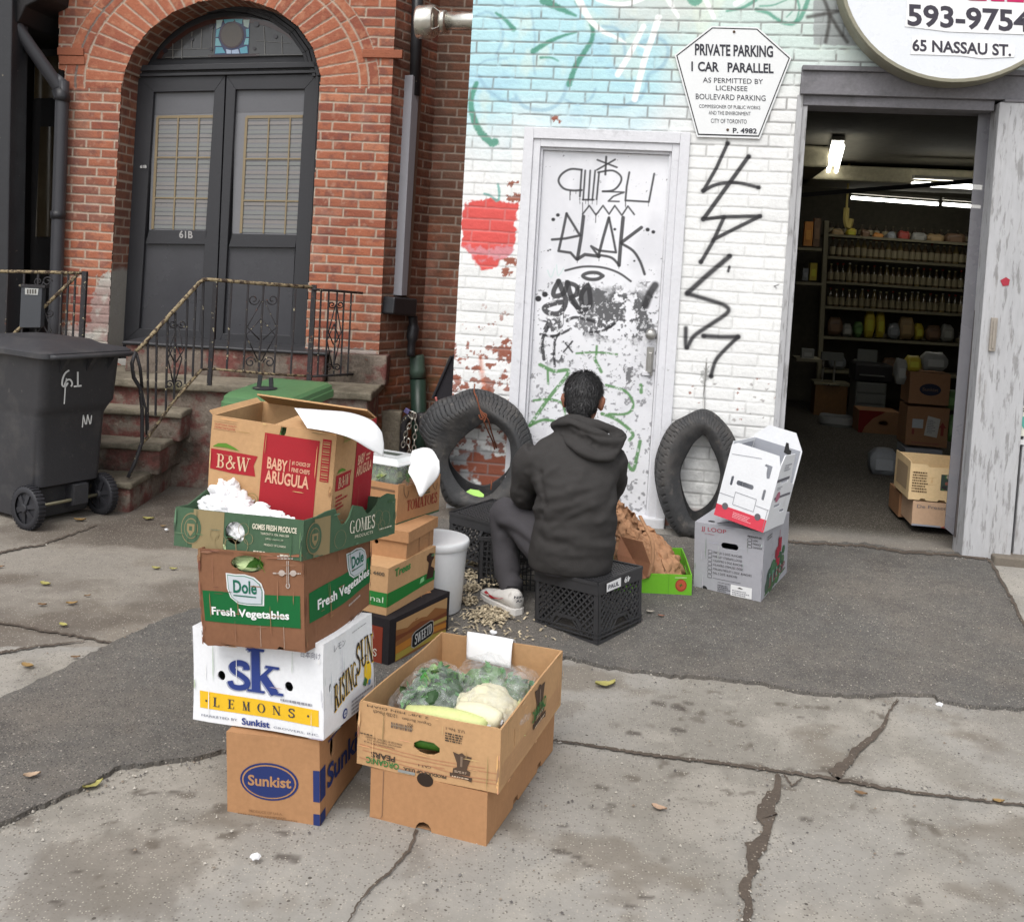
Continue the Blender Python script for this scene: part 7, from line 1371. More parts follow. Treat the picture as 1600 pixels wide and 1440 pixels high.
# ------------------------------------------------------------------ shop interior
rm = MB(); I0, I1, ZF, ZC, DB = .15, 3.4, .135, 2.80, -7.0
X_ = lambda u, z, d: WP.xyz(u, z, d)
rm.quad(X_(I0, ZF-.2, -.12), X_(I0, ZC, -.12), X_(I0, ZC, DB), X_(I0, ZF-.2, DB)); rm.quad(X_(I1, ZF-.2, -.12), X_(I1, ZF-.2, DB), X_(I1, ZC, DB), X_(I1, ZC, -.12)); rm.quad(X_(I0, ZF-.2, DB), X_(I0, ZC, DB), X_(I1, ZC, DB), X_(I1, ZF-.2, DB)); rm.quad(X_(I0, ZC, -.12), X_(I1, ZC, -.12), X_(I1, ZC, DB), X_(I0, ZC, DB)); rm.quad(X_(I0, 2.6, -.2), X_(I1, 2.6, -.2), X_(I1, ZC, -.2), X_(I0, ZC, -.2))
rm.build('room_lining', mat('grimy_shop_lining', C(86,82,70), rough=.9, var=.25, vs=2), garage)
m_duct = mat('stained_ceiling_board', C(140,134,112), rough=.8, var=.25, vs=3)
b = MB(); wbox(b, .5, 2.60, 3.3, 2.75, -5.6, -4.7); wbox(b, .2, 2.60, 1.0, 2.79, -6.5, -3.6); b.build('ceiling_duct', m_duct, garage, bevel=.02)
m_tube = mat('fluorescent_tube', (.95, .93, .86), rough=.4, var=.0, emit=5.6)
m_fix = mat('enamel_lamp_housing', C(150,148,140), rough=.5, var=.05)
def lamp(label, ends, d0, d1, n=2, gap=.07):
    r = thing('fluorescent_lamp', label, 'lamp', WP.at(*ends[0], d0), 'fluorescent ceiling lamps'); A, B = Vector(WP.at(*ends[0], d0)), Vector(WP.at(*ends[1], d1)); s_ = (B-A).cross(Vector((0, 0, 1))).normalized()
    b = MB(); b.bar(A+Vector((0, 0, .06)), B+Vector((0, 0, .06)), .10, .03); b.build('housing', m_fix, r)
    for k in range(n):
        b = MB(); o = s_*gap*(k-(n-1)/2); b.tube([A+o, B+o], .018, 8); b.build('tube', m_tube, r, True)
lamp('lit twin fluorescent tubes running away from the doorway on the left of the shop ceiling', ((1309,228),(1297,283)), -2.9, -5.6, 2, .075)
lamp('long lit fluorescent tube across the back of the shop above the bottles', ((1330,309),(1466,319)), -5.9, -5.9, 1)
lamp('short lit fluorescent tube at the back right, end to end with the long one', ((1473,319),(1540,324)), -5.9, -5.9, 1)
lamp('lit fluorescent lamp half hidden by a dark ceiling bar', ((1426,287),(1552,294)), -4.2, -4.2, 3, .045)
b = MB(); b.bar(WP.at(1240,306,-3.0), WP.at(1560,280,-3.0), .035, .035); b.build('ceiling_bar', m_pdk, garage)
fl_ = thing('fly_paper', 'yellow sticky strip with a string hanging from the shop ceiling', 'hanging', WP.at(1325,320,-5))
b = MB((.45, .36, .12)); b.tube([WP.at(1327,255,-5), WP.at(1323,325,-5)], .012, 6); b.tube(spline([WP.at(1323,325,-5), WP.at(1322,345,-5), WP.at(1326,355,-5), WP.at(1330,342,-5)], 4), .03, 6); b.build('strip', m_ink, fl_)
sh = thing('shop_shelving', 'tall dark shelving filled with rows of bottles at the back of the shop', 'shelf', WP.at(1400,640,-6.4))
m_shelf = mat('worn_shelf_board', C(132,126,104), rough=.7, var=.15, vs=5)
SD = -6.15
shelf_px = [((1290,365),(1560,383)), ((1294,400),(1560,417)), ((1292,439),(1560,456)), ((1289,478),(1560,494)), ((1284,525),(1560,541)), ((1282,578),(1560,590))]
for a_, c_ in shelf_px:
    A, B = WP.at(*a_, SD), WP.at(*c_, SD); b = MB(); b.prism([A, B, B-WP.n*.38, A-WP.n*.38], (0, 0, -.028)); b.build('shelf_board', m_shelf, sh)
for px in (1291, 1520): b = MB(); A = WP.at(px, 345, SD); b.bar(A, WP.at(px-14, 640, SD), .05, .05); b.build('upright', m_shelf, sh)
m_gl = mat('bottle_glass', attr=True, rough=.15, var=.1, vs=20, spec=.6); m_lab = mat('bottle_label', C(150,140,112), rough=.7, var=.12, vs=12)
def bottle_proto(label, grp, hh, r, colr, cap):
    t = thing('bottle', label, 'bottle', (0, 0, 0), grp)
    b = MB(colr); b.lathe([(r*.95, 0), (r, .008), (r, hh*.62), (r*.4, hh*.8), (r*.36, hh*.93)], 12); b.build('glass', m_gl, t, True)
    b = MB(); b.lathe([(r*1.03, hh*.12), (r*1.03, hh*.52)], 12, None, None, False, False); b.build('paper_label', m_lab, t, True)
    b = MB(cap); b.lathe([(r*.42, hh*.92), (r*.42, hh)], 10); b.build('cap', m_gl, t, True)
    return t
def dup(root, loc):
    c_ = root.copy(); COL.objects.link(c_); c_.location = Vector([float(q_) for q_ in loc])
    for k in root.children: d_ = k.copy(); COL.objects.link(d_); d_.parent = c_
    return c_
rnd = random.Random(5)
for row, (si, nm, x0) in enumerate(((1, 'upper', 1300), (2, 'middle', 1297), (3, 'lower', 1296))):
    pr = [bottle_proto('small labelled bottle in the row on the %s bottle shelf of the shop' % nm, 'bottles on the %s shelf' % nm, .20+.01*k, .031, cl, cp) for k, (cl, cp) in enumerate((((.10,.07,.04), (.4,.36,.2)), ((.06,.05,.03), (.30,.04,.03)), ((.16,.12,.05), (.6,.58,.5))))]
    used = set(); a_, c_ = shelf_px[si]; px = x0; k = 0
    while px < 1524:
        py = a_[1]+(c_[1]-a_[1])*(px-a_[0])/(c_[0]-a_[0]); P_ = WP.at(px, py, SD-.08); q_ = rnd.choice((0, 0, 1, 2))
        if q_ not in used: pr[q_].location = Vector([float(v) for v in P_]); used.add(q_)
        else: dup(pr[q_], P_)
        px += 9.6+rnd.uniform(-.6, .6)
    for q_ in range(3):
        if q_ not in used: [bpy.data.objects.remove(c_2) for c_2 in list(pr[q_].children)]; bpy.data.objects.remove(pr[q_])
for si, y0 in ((0, 'top'), (3, 'packet'), (4, 'lowest')):
    jp = bottle_proto('dim dark jar in the crowded row on the %s shelf of the shop' % y0, 'dark jars on the %s shelf' % y0, .13, .036, (.05, .04, .03), (.10, .09, .06)); a_, c_ = shelf_px[si]; first = True; px = 1297
    while px < 1520:
        P_ = WP.at(px, a_[1]+(c_[1]-a_[1])*(px-a_[0])/(c_[0]-a_[0]), SD-.26)
        if first: jp.location = Vector([float(v) for v in P_]); first = False
        else: dup(jp, P_)
        px += rnd.uniform(10, 15)
m_pkg = mat('packet', attr=True, rough=.5, var=.15, vs=14, spec=.45)
def packet(label, px, py, w, h, d, col, shape='bag', dep=.12):
    A = WP.at(px, py, d); sc2 = np.linalg.norm(A-CAM)/FL; W2, H2 = w*sc2, h*sc2
    t = thing('packet', label, 'packet', A, 'goods stocked inside the shop')
    bm = bmesh.new(); bmesh.ops.create_cube(bm, size=1); bmesh.ops.subdivide_edges(bm, edges=bm.edges[:], cuts=3, use_grid_fill=True)
    for v in bm.verts:
        p = v.co.copy()
        if shape == 'bag': k = 1-.35*abs(p.z*2)**3; p.x *= k; p.y *= k
        q_ = Vector((p.x*W2, p.y*dep, (p.z+.5)*H2)); q_ += Vector(noise.noise_vector(q_*14+Vector((px, py, 0))))*.018*(shape == 'bag'); v.co = Vector(A)+Vector(WP.t)*q_.x-Vector(WP.n)*(q_.y+dep/2)+Vector((0, 0, q_.z))
    b = MB(col); b.add([v.co for v in bm.verts], [[v.index for v in f.verts] for f in bm.faces], col); b.build('wrapper', m_pkg, t, shape == 'bag')
    b = MB(); pl = lambda u, v_: A+WP.t*(u-.5)*W2*.6+np.array([0, 0, 1])*(.25+v_*.4)*H2+WP.n*.012
    b.quad(pl(0, 0), pl(1, 0), pl(1, 1), pl(0, 1), col=tuple(min(.5, q_*1.4+.02) for q_ in col)); b.build('front_label', m_ink, t); return t
cols = {'yellow': (.42, .33, .03), 'tan': (.25, .17, .08), 'white': (.22, .22, .20), 'red': (.25, .04, .03), 'green': (.08, .16, .05), 'brown': (.12, .07, .04), 'grey': (.18, .19, .20), 'orange': (.4, .16, .03)}
for px, py, w, h, cn, where in ((1308,372,18,13,'tan','top shelf, far left end under the fly strip'),(1330,370,14,12,'yellow','top shelf, beside the fly strip'),(1352,373,12,14,'brown','top shelf, left of the middle'),(1372,375,14,10,'orange','top shelf, nearest the middle'),(1392,376,13,12,'grey','top shelf, middle'),(1413,377,15,15,'red','top shelf, right of the middle'),(1436,379,20,14,'white','top shelf, third from the right'),(1462,380,22,13,'tan','top shelf, second from the right'),(1493,382,26,15,'brown','top shelf, right end'),
    (1304,524,20,26,'brown','shelf under the bottles, left end'),(1324,526,14,18,'white','shelf under the bottles, second from the left'),(1341,527,12,22,'green','shelf under the bottles, third from the left'),(1358,527,13,40,'yellow','shelf under the bottles, tall and bright'),(1375,528,11,38,'yellow','shelf under the bottles, tall beside another one'),(1396,529,16,22,'grey','shelf under the bottles, middle'),(1416,530,20,32,'tan','shelf under the bottles, slanting top'),(1436,531,12,24,'yellow','shelf under the bottles, right of the middle'),(1458,533,20,22,'brown','shelf under the bottles, dark and wide'),(1480,534,16,24,'white','shelf under the bottles, right end'),
    (1308,577,24,20,'grey','lowest shelf, left end'),(1345,580,26,16,'white','lowest shelf, second from the left'),(1390,583,20,22,'brown','lowest shelf, middle'),(1430,586,24,20,'tan','lowest shelf, right')):
    packet('%s packet on the shop back shelving, %s' % (cn, where), px, py, w, h, SD-.06, cols[cn])
sw_ = thing('wall_shelf', 'narrow dark shelf on the left inside wall of the shop', 'shelf', WP.at(1268,440,-4.2))
for y in (386, 440, 560): b = MB(); A, B = WP.at(1245, y, -4.0), WP.at(1284, y+2, -4.0); b.prism([A, B, B-WP.n*.4, A-WP.n*.4], (0, 0, -.025)); b.build('shelf_board', m_shelf, sw_)
for px, py, w, h, cn, where in ((1262,384,12,36,'orange','upper board'),(1275,385,9,42,'brown','upper board, taller'),(1270,438,10,26,'yellow','middle board'),(1258,438,8,18,'grey','middle board, smaller'),(1262,560,18,14,'white','lowest board')): packet('%s packet on the narrow left wall shelf of the shop, %s' % (cn, where), px, py, w, h, -4.1, cols[cn], 'box')
def ibox(name, label, px, d, dep, m, grp='boxes stored inside the shop', **k):
    x0, x1, y0, y1 = px; A = WP.at(x1, y1, d); B = WP.at(x0, y1-.06*(x1-x0), d); T_ = WP.at(x1, y0, d); L = float(np.linalg.norm(A-B)); h = float(T_[2]-A[2])*k.pop('hs', .93)
    return Carton(name, label, (float(A[0]), float(A[1]), float(A[2]), -.16, L, dep, h, 0, 0), m, group=grp, closed=k.pop('closed', True), **k)
KR = kraft('red_cardboard', C(120,34,32)); KD = kraft('dim_kraft_cardboard', C(150,112,82))
c_ = ibox('cardboard_box', 'brown box with a dark oval print, topmost of the stack inside the shop', (1419,1482,581,634), -2.75, .30, KD); c_.poly('F', el(.52, .47, .27, .19), (.02, .022, .04), 1); c_.text('F', 'Sunkist', (.32, .42, .72, .53), (.12, .08, .06), 1); c_.done()
c_ = ibox('cardboard_box', 'brown box with two paper notes and red arrow, mid stack inside the shop', (1414,1479,634,700), -2.75, .32, KD); c_.poly('F', rc(.14, .45, .40, .68), (.38, .40, .40), 1); c_.poly('F', [(.44, .28), (.75, .24), (.80, .72), (.50, .78)], (.42, .41, .37), 1); c_.rows('F', (.5, .35, .74, .7), 8, (.2, .2, .2), 2, 2); c_.poly('F', [(.83, .3), (.90, .3), (.90, .5), (.95, .5), (.86, .64), (.78, .5), (.83, .5)], (.20, .04, .03), 1); c_.poly('F', rc(.14, .28, .2, .42), (.2, .05, .04), 1); c_.rows('F', (.15, .06, .85, .12), 1, (.22, .08, .06), 2, 4, .05); c_.done()
c_ = ibox('cardboard_box', 'grey white box lettered CSED at the foot of the stack inside the shop', (1412,1470,701,738), -2.72, .32, mat('dim_white_cardboard', C(150,152,158), rough=.8, var=.1)); c_.text('F', 'CSED', (.22, .45, .78, .82), (.06, .06, .08), 1); c_.done()
c_ = ibox('cardboard_box', 'red and brown box with handle hole, upper of two by the cabinet', (1340,1402,642,684), -4.6, .35, KD, holes=[('F', slot(.62, .55, .12, .1))]); c_.poly('F', [(0, 0), (0, 1), (.66, 1), (.35, .7), (.16, .35), (.08, 0)], C(120,34,32), 1); c_.done()
c_ = ibox('cardboard_box', 'red and brown box, lower of the two by the cabinet inside the shop', (1339,1400,684,722), -4.6, .35, KD); c_.poly('F', [(0, 0), (0, 1), (.6, 1), (.35, .75), (.16, .4), (.08, 0)], C(120,34,32), 1); c_.done()
mbox = ibox('mushroom_box', 'pale kraft mushroom tray with a printed picture by the shop doorway', (1419,1528,728,789), -.45, .42, kraft('cream_kraft_cardboard', C(222,194,150)), closed=False, outlines={'F': [(0, 0), (.16, 0), (.18, .05), (.24, .05), (.26, 0), (.42, 0), (.44, .05), (.52, .05), (.54, 0), (1, 0), (1, 1), (.58, 1), (.55, .93), (.26, .93), (.24, 1), (0, 1)], 'L': [(0, 0), (1, 0), (1, 1.05), (0, 1.05)]}, holes=[('F', slot(.32, .55, .022, .1))])
mbox.rows('F', (.04, .22, .27, .82), 8, (.10, .06, .03), 4, 2, .2); mbox.poly('F', rc(.45, .32, 1, .76), (.04, .06, .05), 1); rnd = random.Random(8)
for k in range(46): mbox.poly('F', el(rnd.uniform(.47, .97), rnd.uniform(.36, .72), .025, .05, 8), rnd.choice(((.06, .14, .04), (.08, .18, .05), (.45, .40, .34), (.30, .26, .22), (.03, .03, .03), (.20, .08, .06))), 2+rnd.random())
mbox.rows('F', (.66, .22, .95, .26), 1, (.15, .1, .06), 3, 3); mbox.rows('F', (.78, .06, .92, .18), 4, (.2, .13, .08), 5, 3); mbox.poly('L', rc(.15, .2, .85, .85), (.33, .24, .15), 1); mbox.done()
c_ = ibox('cardboard_box', 'brown box with a red diagonal stripe under the mushroom tray', (1424,1530,789,830), -.45, .40, kraft('pinkish_kraft_cardboard', C(196,164,136)), holes=[('F', slot(.58, .54, .10, .06))], outlines={'F': rc(0, 0, 1, 1)})
c_.text('F', 'De Fresco', (.06, .74, .50, .87), (.14, .13, .14), 0); c_.poly('F', [(.43, 0), (.58, 0), (.80, .42), (.72, .44)], (.33, .07, .06), 1); c_.poly('F', [(.60, 0), (1, 0), (1, .5), (.82, .42)], (.12, .13, .17), 1); c_.text('F', 'PC', (.66, .08, .8, .2), (.6, .6, .6), 1); c_.poly('F', rc(0, 0, .43, .07), (.25, .27, .32), 1); c_.done()
c_ = ibox('cardboard_box', 'narrow brown box half hidden behind the striped box in the doorway', (1403,1418,768,808), -.75, .3, KD); c_.done()
cab = thing('drawer_cabinet', 'grey drawer cabinet with a black printer on top inside the shop', 'cabinet', WP.at(1355,700,-5.2))
m_cab = mat('dim_grey_metal', C(104,106,102), rough=.6, var=.08)
b = MB(); A, B = WP.uv(1329,720,-5.2), WP.uv(1386,600,-5.2); wbox(b, A[0], ZF, B[0], B[1], -5.6, -5.2); b.build('carcass', m_cab, cab, bevel=.005)
for k in range(4): b = MB(); h_ = (B[1]-ZF)/4; wbox(b, A[0]+.015, ZF+h_*k+.01, B[0]-.015, ZF+h_*(k+1)-.01, -5.2, -5.185); b.build('drawer', m_cab, cab, bevel=.004)
prn = thing('printer', 'black office printer with paper tray on the grey drawer cabinet', 'printer', WP.at(1355,590,-5.3))
b = MB(); wbox(b, A[0]-.02, B[1]+.002, B[0]+.06, B[1]+.19, -5.62, -5.25); b.build('body', m_pdk, prn, bevel=.02); b = MB(); wbox(b, A[0]+.05, B[1]+.192, B[0]-.05, B[1]+.32, -5.6, -5.57); b.build('paper_tray', m_cab, prn); b = MB(); wbox(b, A[0]+.03, B[1]+.07, B[0]-.03, B[1]+.08, -5.25, -5.19); b.build('output_slot', m_cab, prn)
whb = thing('white_tub', 'dim white plastic tub with crumpled liner on the shop floor', 'tub', WP.at(1303,692,-5.0))
A = Vector(WP.at(1303,693,-5.0)); b = MB(); b.loft([[A+Vector((w*math.cos(a)*.98, .18*math.sin(a), z)) for a in np.linspace(0, 6.283, 24, endpoint=False)] for w, z in ((.14, 0), (.155, .03), (.165, .25), (.16, .26))]); b.build('body', m_cab, whb, True)
b = MB((.30, .30, .29)); b.loft([[A+Vector((w*math.cos(a), .18*math.sin(a), z+.006*math.sin(3*a+1))) for a in np.linspace(0, 6.283, 24, endpoint=False)] for w, z in ((.166, .22), (.17, .26), (.16, .29))], False); b.build('liner', m_ink, whb, True)
pn = thing('wood_counter', 'dim brown wooden counter front at the left back of the shop', 'counter', WP.at(1295,650,-5.7)); b = MB(); A, B = WP.uv(1268,690,-5.7), WP.uv(1325,604,-5.7); wbox(b, A[0], ZF, B[0], B[1], -6.0, -5.7); b.build('front', mat('dim_brown_wood', C(120,86,50), rough=.6, var=.2, vs=5), pn); b = MB(); wbox(b, A[0]-.02, B[1]+.001, B[0]+.02, B[1]+.03, -6.02, -5.68); b.build('top', m_shelf, pn)
wg = thing('weighing_scale', 'old weighing scale with a chrome frame on the wooden counter', 'scale', WP.at(1296,580,-5.8)); b = MB()
for u in (1284, 1302): b.tube([WP.at(u,598,-5.8), WP.at(u+3,560,-5.8)], .012, 6)
b.build('frame', m_galv, wg); b = MB(); wbox(b, *WP.uv(1283,562,-5.8), *WP.uv(1318,552,-5.8), -5.86, -5.76); b.build('head', m_cab, wg); b = MB(); o = Vector(WP.at(1297,602,-5.75)); b.lathe([(.0, 0), (.11, .01), (.115, .02)], 20, Matrix.Translation(o)); b.build('pan', m_galv, wg)
for i, (px, py, w, h, cn, lb) in enumerate(((1428,579,20,20,'yellow','round yellow fruit bag on top of the stack inside the shop'),(1461,580,36,26,'white','white and orange snack bag on top of the stack inside the shop'),(1380,745,40,40,'grey','crumpled clear bag with yellow goods on the shop floor by the mushroom tray'),(1392,748,18,12,'yellow','small yellow pack on the floor beside the mushroom tray'),(1490,690,20,36,'green','leafy green bundle squeezed right of the box stack inside the shop'),(1488,640,16,26,'green','dark green pack above the leafy bundle inside the shop'),(1408,600,14,36,'white','white pack leaning beside the box stack inside the shop'))): packet(lb, px, py, w, h, -2.8 if i != 2 else -2.3, cols[cn])
b = MB((.45, .10, .02)); P_ = WP.at(1466, 566, -2.79)
cu = thing('strip_curtain', 'grey translucent plastic strip door drawn to the right of the shop doorway', 'curtain', WP.at(1530,500,-.05))
m_strip = mat('grey_clear_plastic', C(120,119,124), rough=.28, var=.08, vs=2, spec=.5, alpha=.80)
b = MB(); b.prism([WP.at(*p, -.10) for p in ((1530,166),(1553,166),(1492,838),(1476,824))], -WP.n*.006); b.build('strip', m_strip, cu)
b = MB(); b.prism([WP.at(*p, -.085) for p in ((1553,166),(1564,166),(1504,842),(1491,838))], -WP.n*.03); b.build('edge_post', mat('dark_bronze_post', C(84,78,76), rough=.5, var=.1, vs=4), cu)
b = MB(); b.prism([WP.at(*p, -.08) for p in ((1500,164),(1534,166),(1534,172),(1500,170))], -WP.n*.05); b.build('closer_box', m_trimw, cu)
nb = thing('paper_notice', 'cream notice with a green heart at the right edge beside the pilaster', 'notice', WP.at(1592,656,.03))
b = MB((.62, .62, .54)); b.prism([WP.at(*p, .028) for p in ((1585,633),(1640,636),(1636,684),(1581,680))], -WP.n*.006); b.prism([WP.at(*p, .028) for p in ((1588,686),(1636,689),(1636,697),(1588,694))], -WP.n*.004, (.6, .6, .6)); b.build('sheet', m_ink, nb)
b = MB((.10, .36, .30)); hp = [(1590,655),(1594,649),(1600,651),(1606,649),(1611,655),(1600,670)]; b.add([WP.at(*p, .030) for p in hp], [(0, 1, 2, 5), (2, 3, 4, 5)]); b.build('heart', m_ink, nb)
b = MB((.08, .08, .08))
for y in (637, 640.5): b.add([WP.at(*p, .030) for p in ((1587,y),(1634,y+2),(1634,y+4),(1587,y+2))], [(0, 1, 2, 3)])
b.build('lettering', m_ink, nb)
# ------------------------------------------------------------------ vegetables, bags and papers on the boxes
m_leaf = mat('leafy_green', attr=True, rough=.55, var=.2, vs=30, spec=.35)
def film_mat():
    m = bpy.data.materials.new('clear_plastic_film'); m.use_nodes = True; t = m.node_tree; L = t.links.new; b = t.nodes['Principled BSDF']; b.inputs['Base Color'].default_value = (.85, .87, .88, 1); b.inputs['Roughness'].default_value = .12; b.inputs['Specular IOR Level'].default_value = .9
    tc = t.nodes.new('ShaderNodeTexCoord'); n = t.nodes.new('ShaderNodeTexNoise'); n.inputs['Scale'].default_value = 13; n.inputs['Detail'].default_value = 3; n.inputs['Distortion'].default_value = 2.2; L(tc.outputs['Object'], n.inputs['Vector'])
    bn = t.nodes.new('ShaderNodeBump'); bn.inputs['Strength'].default_value = .9; bn.inputs['Distance'].default_value = .02; L(n.outputs['Fac'], bn.inputs['Height']); L(bn.outputs[0], b.inputs['Normal'])
    r = t.nodes.new('ShaderNodeMapRange'); L(n.outputs['Fac'], r.inputs[0]); r.inputs[1].default_value = .35; r.inputs[2].default_value = .75; r.inputs[3].default_value = .05; r.inputs[4].default_value = .30; L(r.outputs[0], b.inputs['Alpha']); return m
m_film = film_mat()
def lumps(c_, r_, seed, amp=.2, sub=4, fr=1.6, M=None):
    bm = bmesh.new(); bmesh.ops.create_icosphere(bm, subdivisions=sub, radius=1)
    for v in bm.verts:
        p = v.co.normalized(); k = 1+amp*noise.noise(p*fr+Vector((seed, 0, 0)))+amp*.5*abs(noise.noise(p*fr*2.6+Vector((0, seed, 0)))); v.co = Vector((p.x*r_[0]*k+c_[0], p.y*r_[1]*k+c_[1], p.z*r_[2]*k+c_[2]))
        if M is not None: v.co = M @ v.co
    o = ([v.co.copy() for v in bm.verts], [[v.index for v in f.verts] for f in bm.faces]); bm.free(); return o
def leaves(b, c_, r_, n, size, cs, seed, M=None, up=.2):
    rnd = random.Random(seed); c_ = Vector(c_)
    for k in range(n):
        d = Vector((rnd.gauss(0, 1), rnd.gauss(0, 1), rnd.gauss(0, 1)+up)).normalized(); q_ = rnd.uniform(.55, 1); p = Vector((d.x*r_[0]*q_, d.y*r_[1]*q_, d.z*r_[2]*q_))+c_
        t = Vector((rnd.gauss(0, 1), rnd.gauss(0, 1), rnd.gauss(0, 1)+.4)).normalized(); s_ = t.cross(d+Vector((rnd.gauss(0, .4), 0, rnd.gauss(0, .4)))).normalized(); nn = s_.cross(t); l = size*rnd.uniform(.6, 1.3); w = l*rnd.uniform(.3, .5); col = rnd.choice(cs); col = tuple(x*rnd.uniform(.7, 1.3) for x in col)
        P_ = [p, p+t*l*.4+s_*w+nn*w*.4, p+t*l*.8+s_*w*.6+nn*w*.2, p+t*l, p+t*l*.8-s_*w*.6+nn*w*.2, p+t*l*.4-s_*w+nn*w*.4, p+t*l*.5-nn*w*.3]
        if M is not None: P_ = [M @ x for x in P_]
        b.add(P_, [(0, 1, 6), (1, 2, 6), (2, 3, 6), (3, 4, 6), (4, 5, 6), (5, 0, 6)], col)
QM = q.M; GC = [(.07, .19, .045), (.11, .26, .07), (.05, .13, .035), (.16, .32, .10)]
def veg(name, label, cat, c_): return thing(name, label, cat, QM @ Vector(c_), 'produce in the pear box')
t = veg('greens_bag', 'clear plastic bag packed with dark leafy greens at the left of the pear box', 'bag', (-.29, .22, .05))
b = MB(); v_, f_ = lumps((-.285, .22, .11), (.09, .13, .085), 2, .3, 4, 1.5, QM); b.add(v_, f_, (.03, .07, .025)); leaves(b, (-.285, .22, .115), (.095, .135, .085), 420, .030, GC, 4, QM, .4); b.build('greens', m_leaf, t)
b = MB(); v_, f_ = lumps((-.285, .22, .105), (.118, .165, .105), 5, .22, 5, 1.7, QM); b.add(v_, f_); b.build('film', m_film, t, True)
t = veg('greens_bag', 'smaller plastic bag of bright greens in the middle of the pear box', 'bag', (-.2, .42, .05))
b = MB(); v_, f_ = lumps((-.20, .42, .095), (.075, .07, .06), 3, .3, 3, 1.5, QM); b.add(v_, f_, (.10, .20, .06)); leaves(b, (-.20, .42, .095), (.072, .07, .055), 130, .036, [(.14, .28, .08), (.2, .34, .14), (.08, .18, .05)], 6, QM); b.build('greens', m_leaf, t)
b = MB(); v_, f_ = lumps((-.20, .42, .105), (.105, .10, .085), 15, .22, 4, 1.7, QM); b.add(v_, f_); b.build('film', m_film, t, True)
t = veg('greens_bag', 'plastic bag of green vegetables in the right back part of the pear box', 'bag', (-.07, .40, .05))
b = MB(); v_, f_ = lumps((-.095, .40, .09), (.055, .075, .05), 7, .3, 3, 1.5, QM); b.add(v_, f_, (.08, .15, .06)); leaves(b, (-.095, .40, .095), (.052, .075, .05), 90, .026, [(.08, .18, .06), (.14, .26, .10)], 9, QM); b.build('greens', m_leaf, t)
b = MB(); v_, f_ = lumps((-.09, .39, .10), (.078, .11, .08), 18, .2, 4, 1.7, QM); b.add(v_, f_); b.build('film', m_film, t, True)
m_caul = mat('cream_curd', (.66, .62, .44), rough=.6, var=.08, vs=14, bump=.2, bs=60)
t = veg('cauliflower', 'big pale cream cauliflower lying at the right front of the pear box', 'vegetable', (-.13, .20, .05))
b = MB(); v_, f_ = lumps((-.125, .215, .095), (.100, .115, .085), 9, .16, 5, 2.4, QM); b.add(v_, f_); b.build('curd', m_caul, t, True)
b = MB(); leaves(b, (-.12, .20, .05), (.11, .12, .05), 40, .07, [(.30, .38, .14), (.42, .46, .2)], 12, QM); b.build('leaf', m_leaf, t)
b = MB(); v_, f_ = lumps((-.11, .22, .10), (.105, .14, .09), 28, .30, 4, 2.0, QM); b.add(v_, f_); b.build('film', m_film, t, True)
m_sq = mat('pale_squash_skin', (.52, .56, .24), rough=.45, var=.12, vs=9, spec=.4)
for lb, A, B, r_, mm in (('long pale yellow squash lying along the front wall of the pear box', (-.30, .055, .145), (-.06, .06, .15), .030, m_sq), ('second pale squash across the front right corner of the pear box', (-.16, .10, .16), (-.03, .09, .155), .034, m_caul), ('dark green cucumber showing through the hand hole of the pear box', (-.32, .040, .085), (-.12, .040, .092), .030, mat('cucumber_skin', C(62,108,36), rough=.4, var=.25, vs=18, spec=.45))):
    t = veg('cucumber' if 'cucumber' in lb else 'squash', lb, 'vegetable', A); b = MB(); P_ = spline([QM @ Vector(A), QM @ ((Vector(A)+Vector(B))/2+Vector((0, 0, .006))), QM @ Vector(B)], 6); b.tube(P_, [r_*(.45+.55*math.sin(math.pi*min(1, max(.12, k/12)))**.35) for k in range(13)], 14); b.build('flesh', mm, t, True); b = MB(); b.tube([P_[-1], P_[-1]+(P_[-1]-P_[-2])*.8], [r_*.3, r_*.22], 8); b.build('stalk', m_leaf, t)
m_pap = mat('white_paper', (.80, .80, .80), rough=.75, var=.02, vs=8)
def sheet(label, rows, sub=5):                 # a bent sheet of paper through rows of placed points
    Rr = [spline(r, sub) for r in rows]; n = len(Rr[0]); G = [spline([Rr[k][j] for k in range(len(Rr))], sub) for j in range(n)]; b = MB(); m = len(G[0]); b.add([p for g_ in G for p in g_], [(j*m+k, j*m+k+1, (j+1)*m+k+1, (j+1)*m+k) for j in range(n-1) for k in range(m-1)])
    o = b.build('paper_sheet', m_pap, None, True); tag(o, label, 'paper', 'loose white papers'); s_ = o.modifiers.new('s', 'SOLIDIFY'); s_.thickness = .0012
Yp = lambda L_: [yat(*p) for p in L_]
sheet('large blank sheet bent over the corner of the open arugula box', [Yp([(460,637,3.02),(500,640,3.04),(545,644,3.06),(580,656,3.05),(597,675,3.02)]), Yp([(470,652,2.92),(508,656,2.92),(548,662,2.93),(585,678,2.95),(600,695,2.96)]), Yp([(480,668,2.80),(515,674,2.79),(548,684,2.80),(575,700,2.86),(599,713,2.92)])])
sheet('pointed sheet hanging over the edge of the tomato box', [Yp([(644,704,4.30),(662,699,4.32),(676,703,4.30),(686,720,4.26)]), Yp([(640,722,4.24),(655,722,4.22),(672,728,4.22),(686,742,4.24)]), Yp([(638,738,4.20),(648,756,4.18),(657,776,4.16),(668,764,4.2)])])
QL = lambda x, y, z: QM @ Vector((x, y, z))
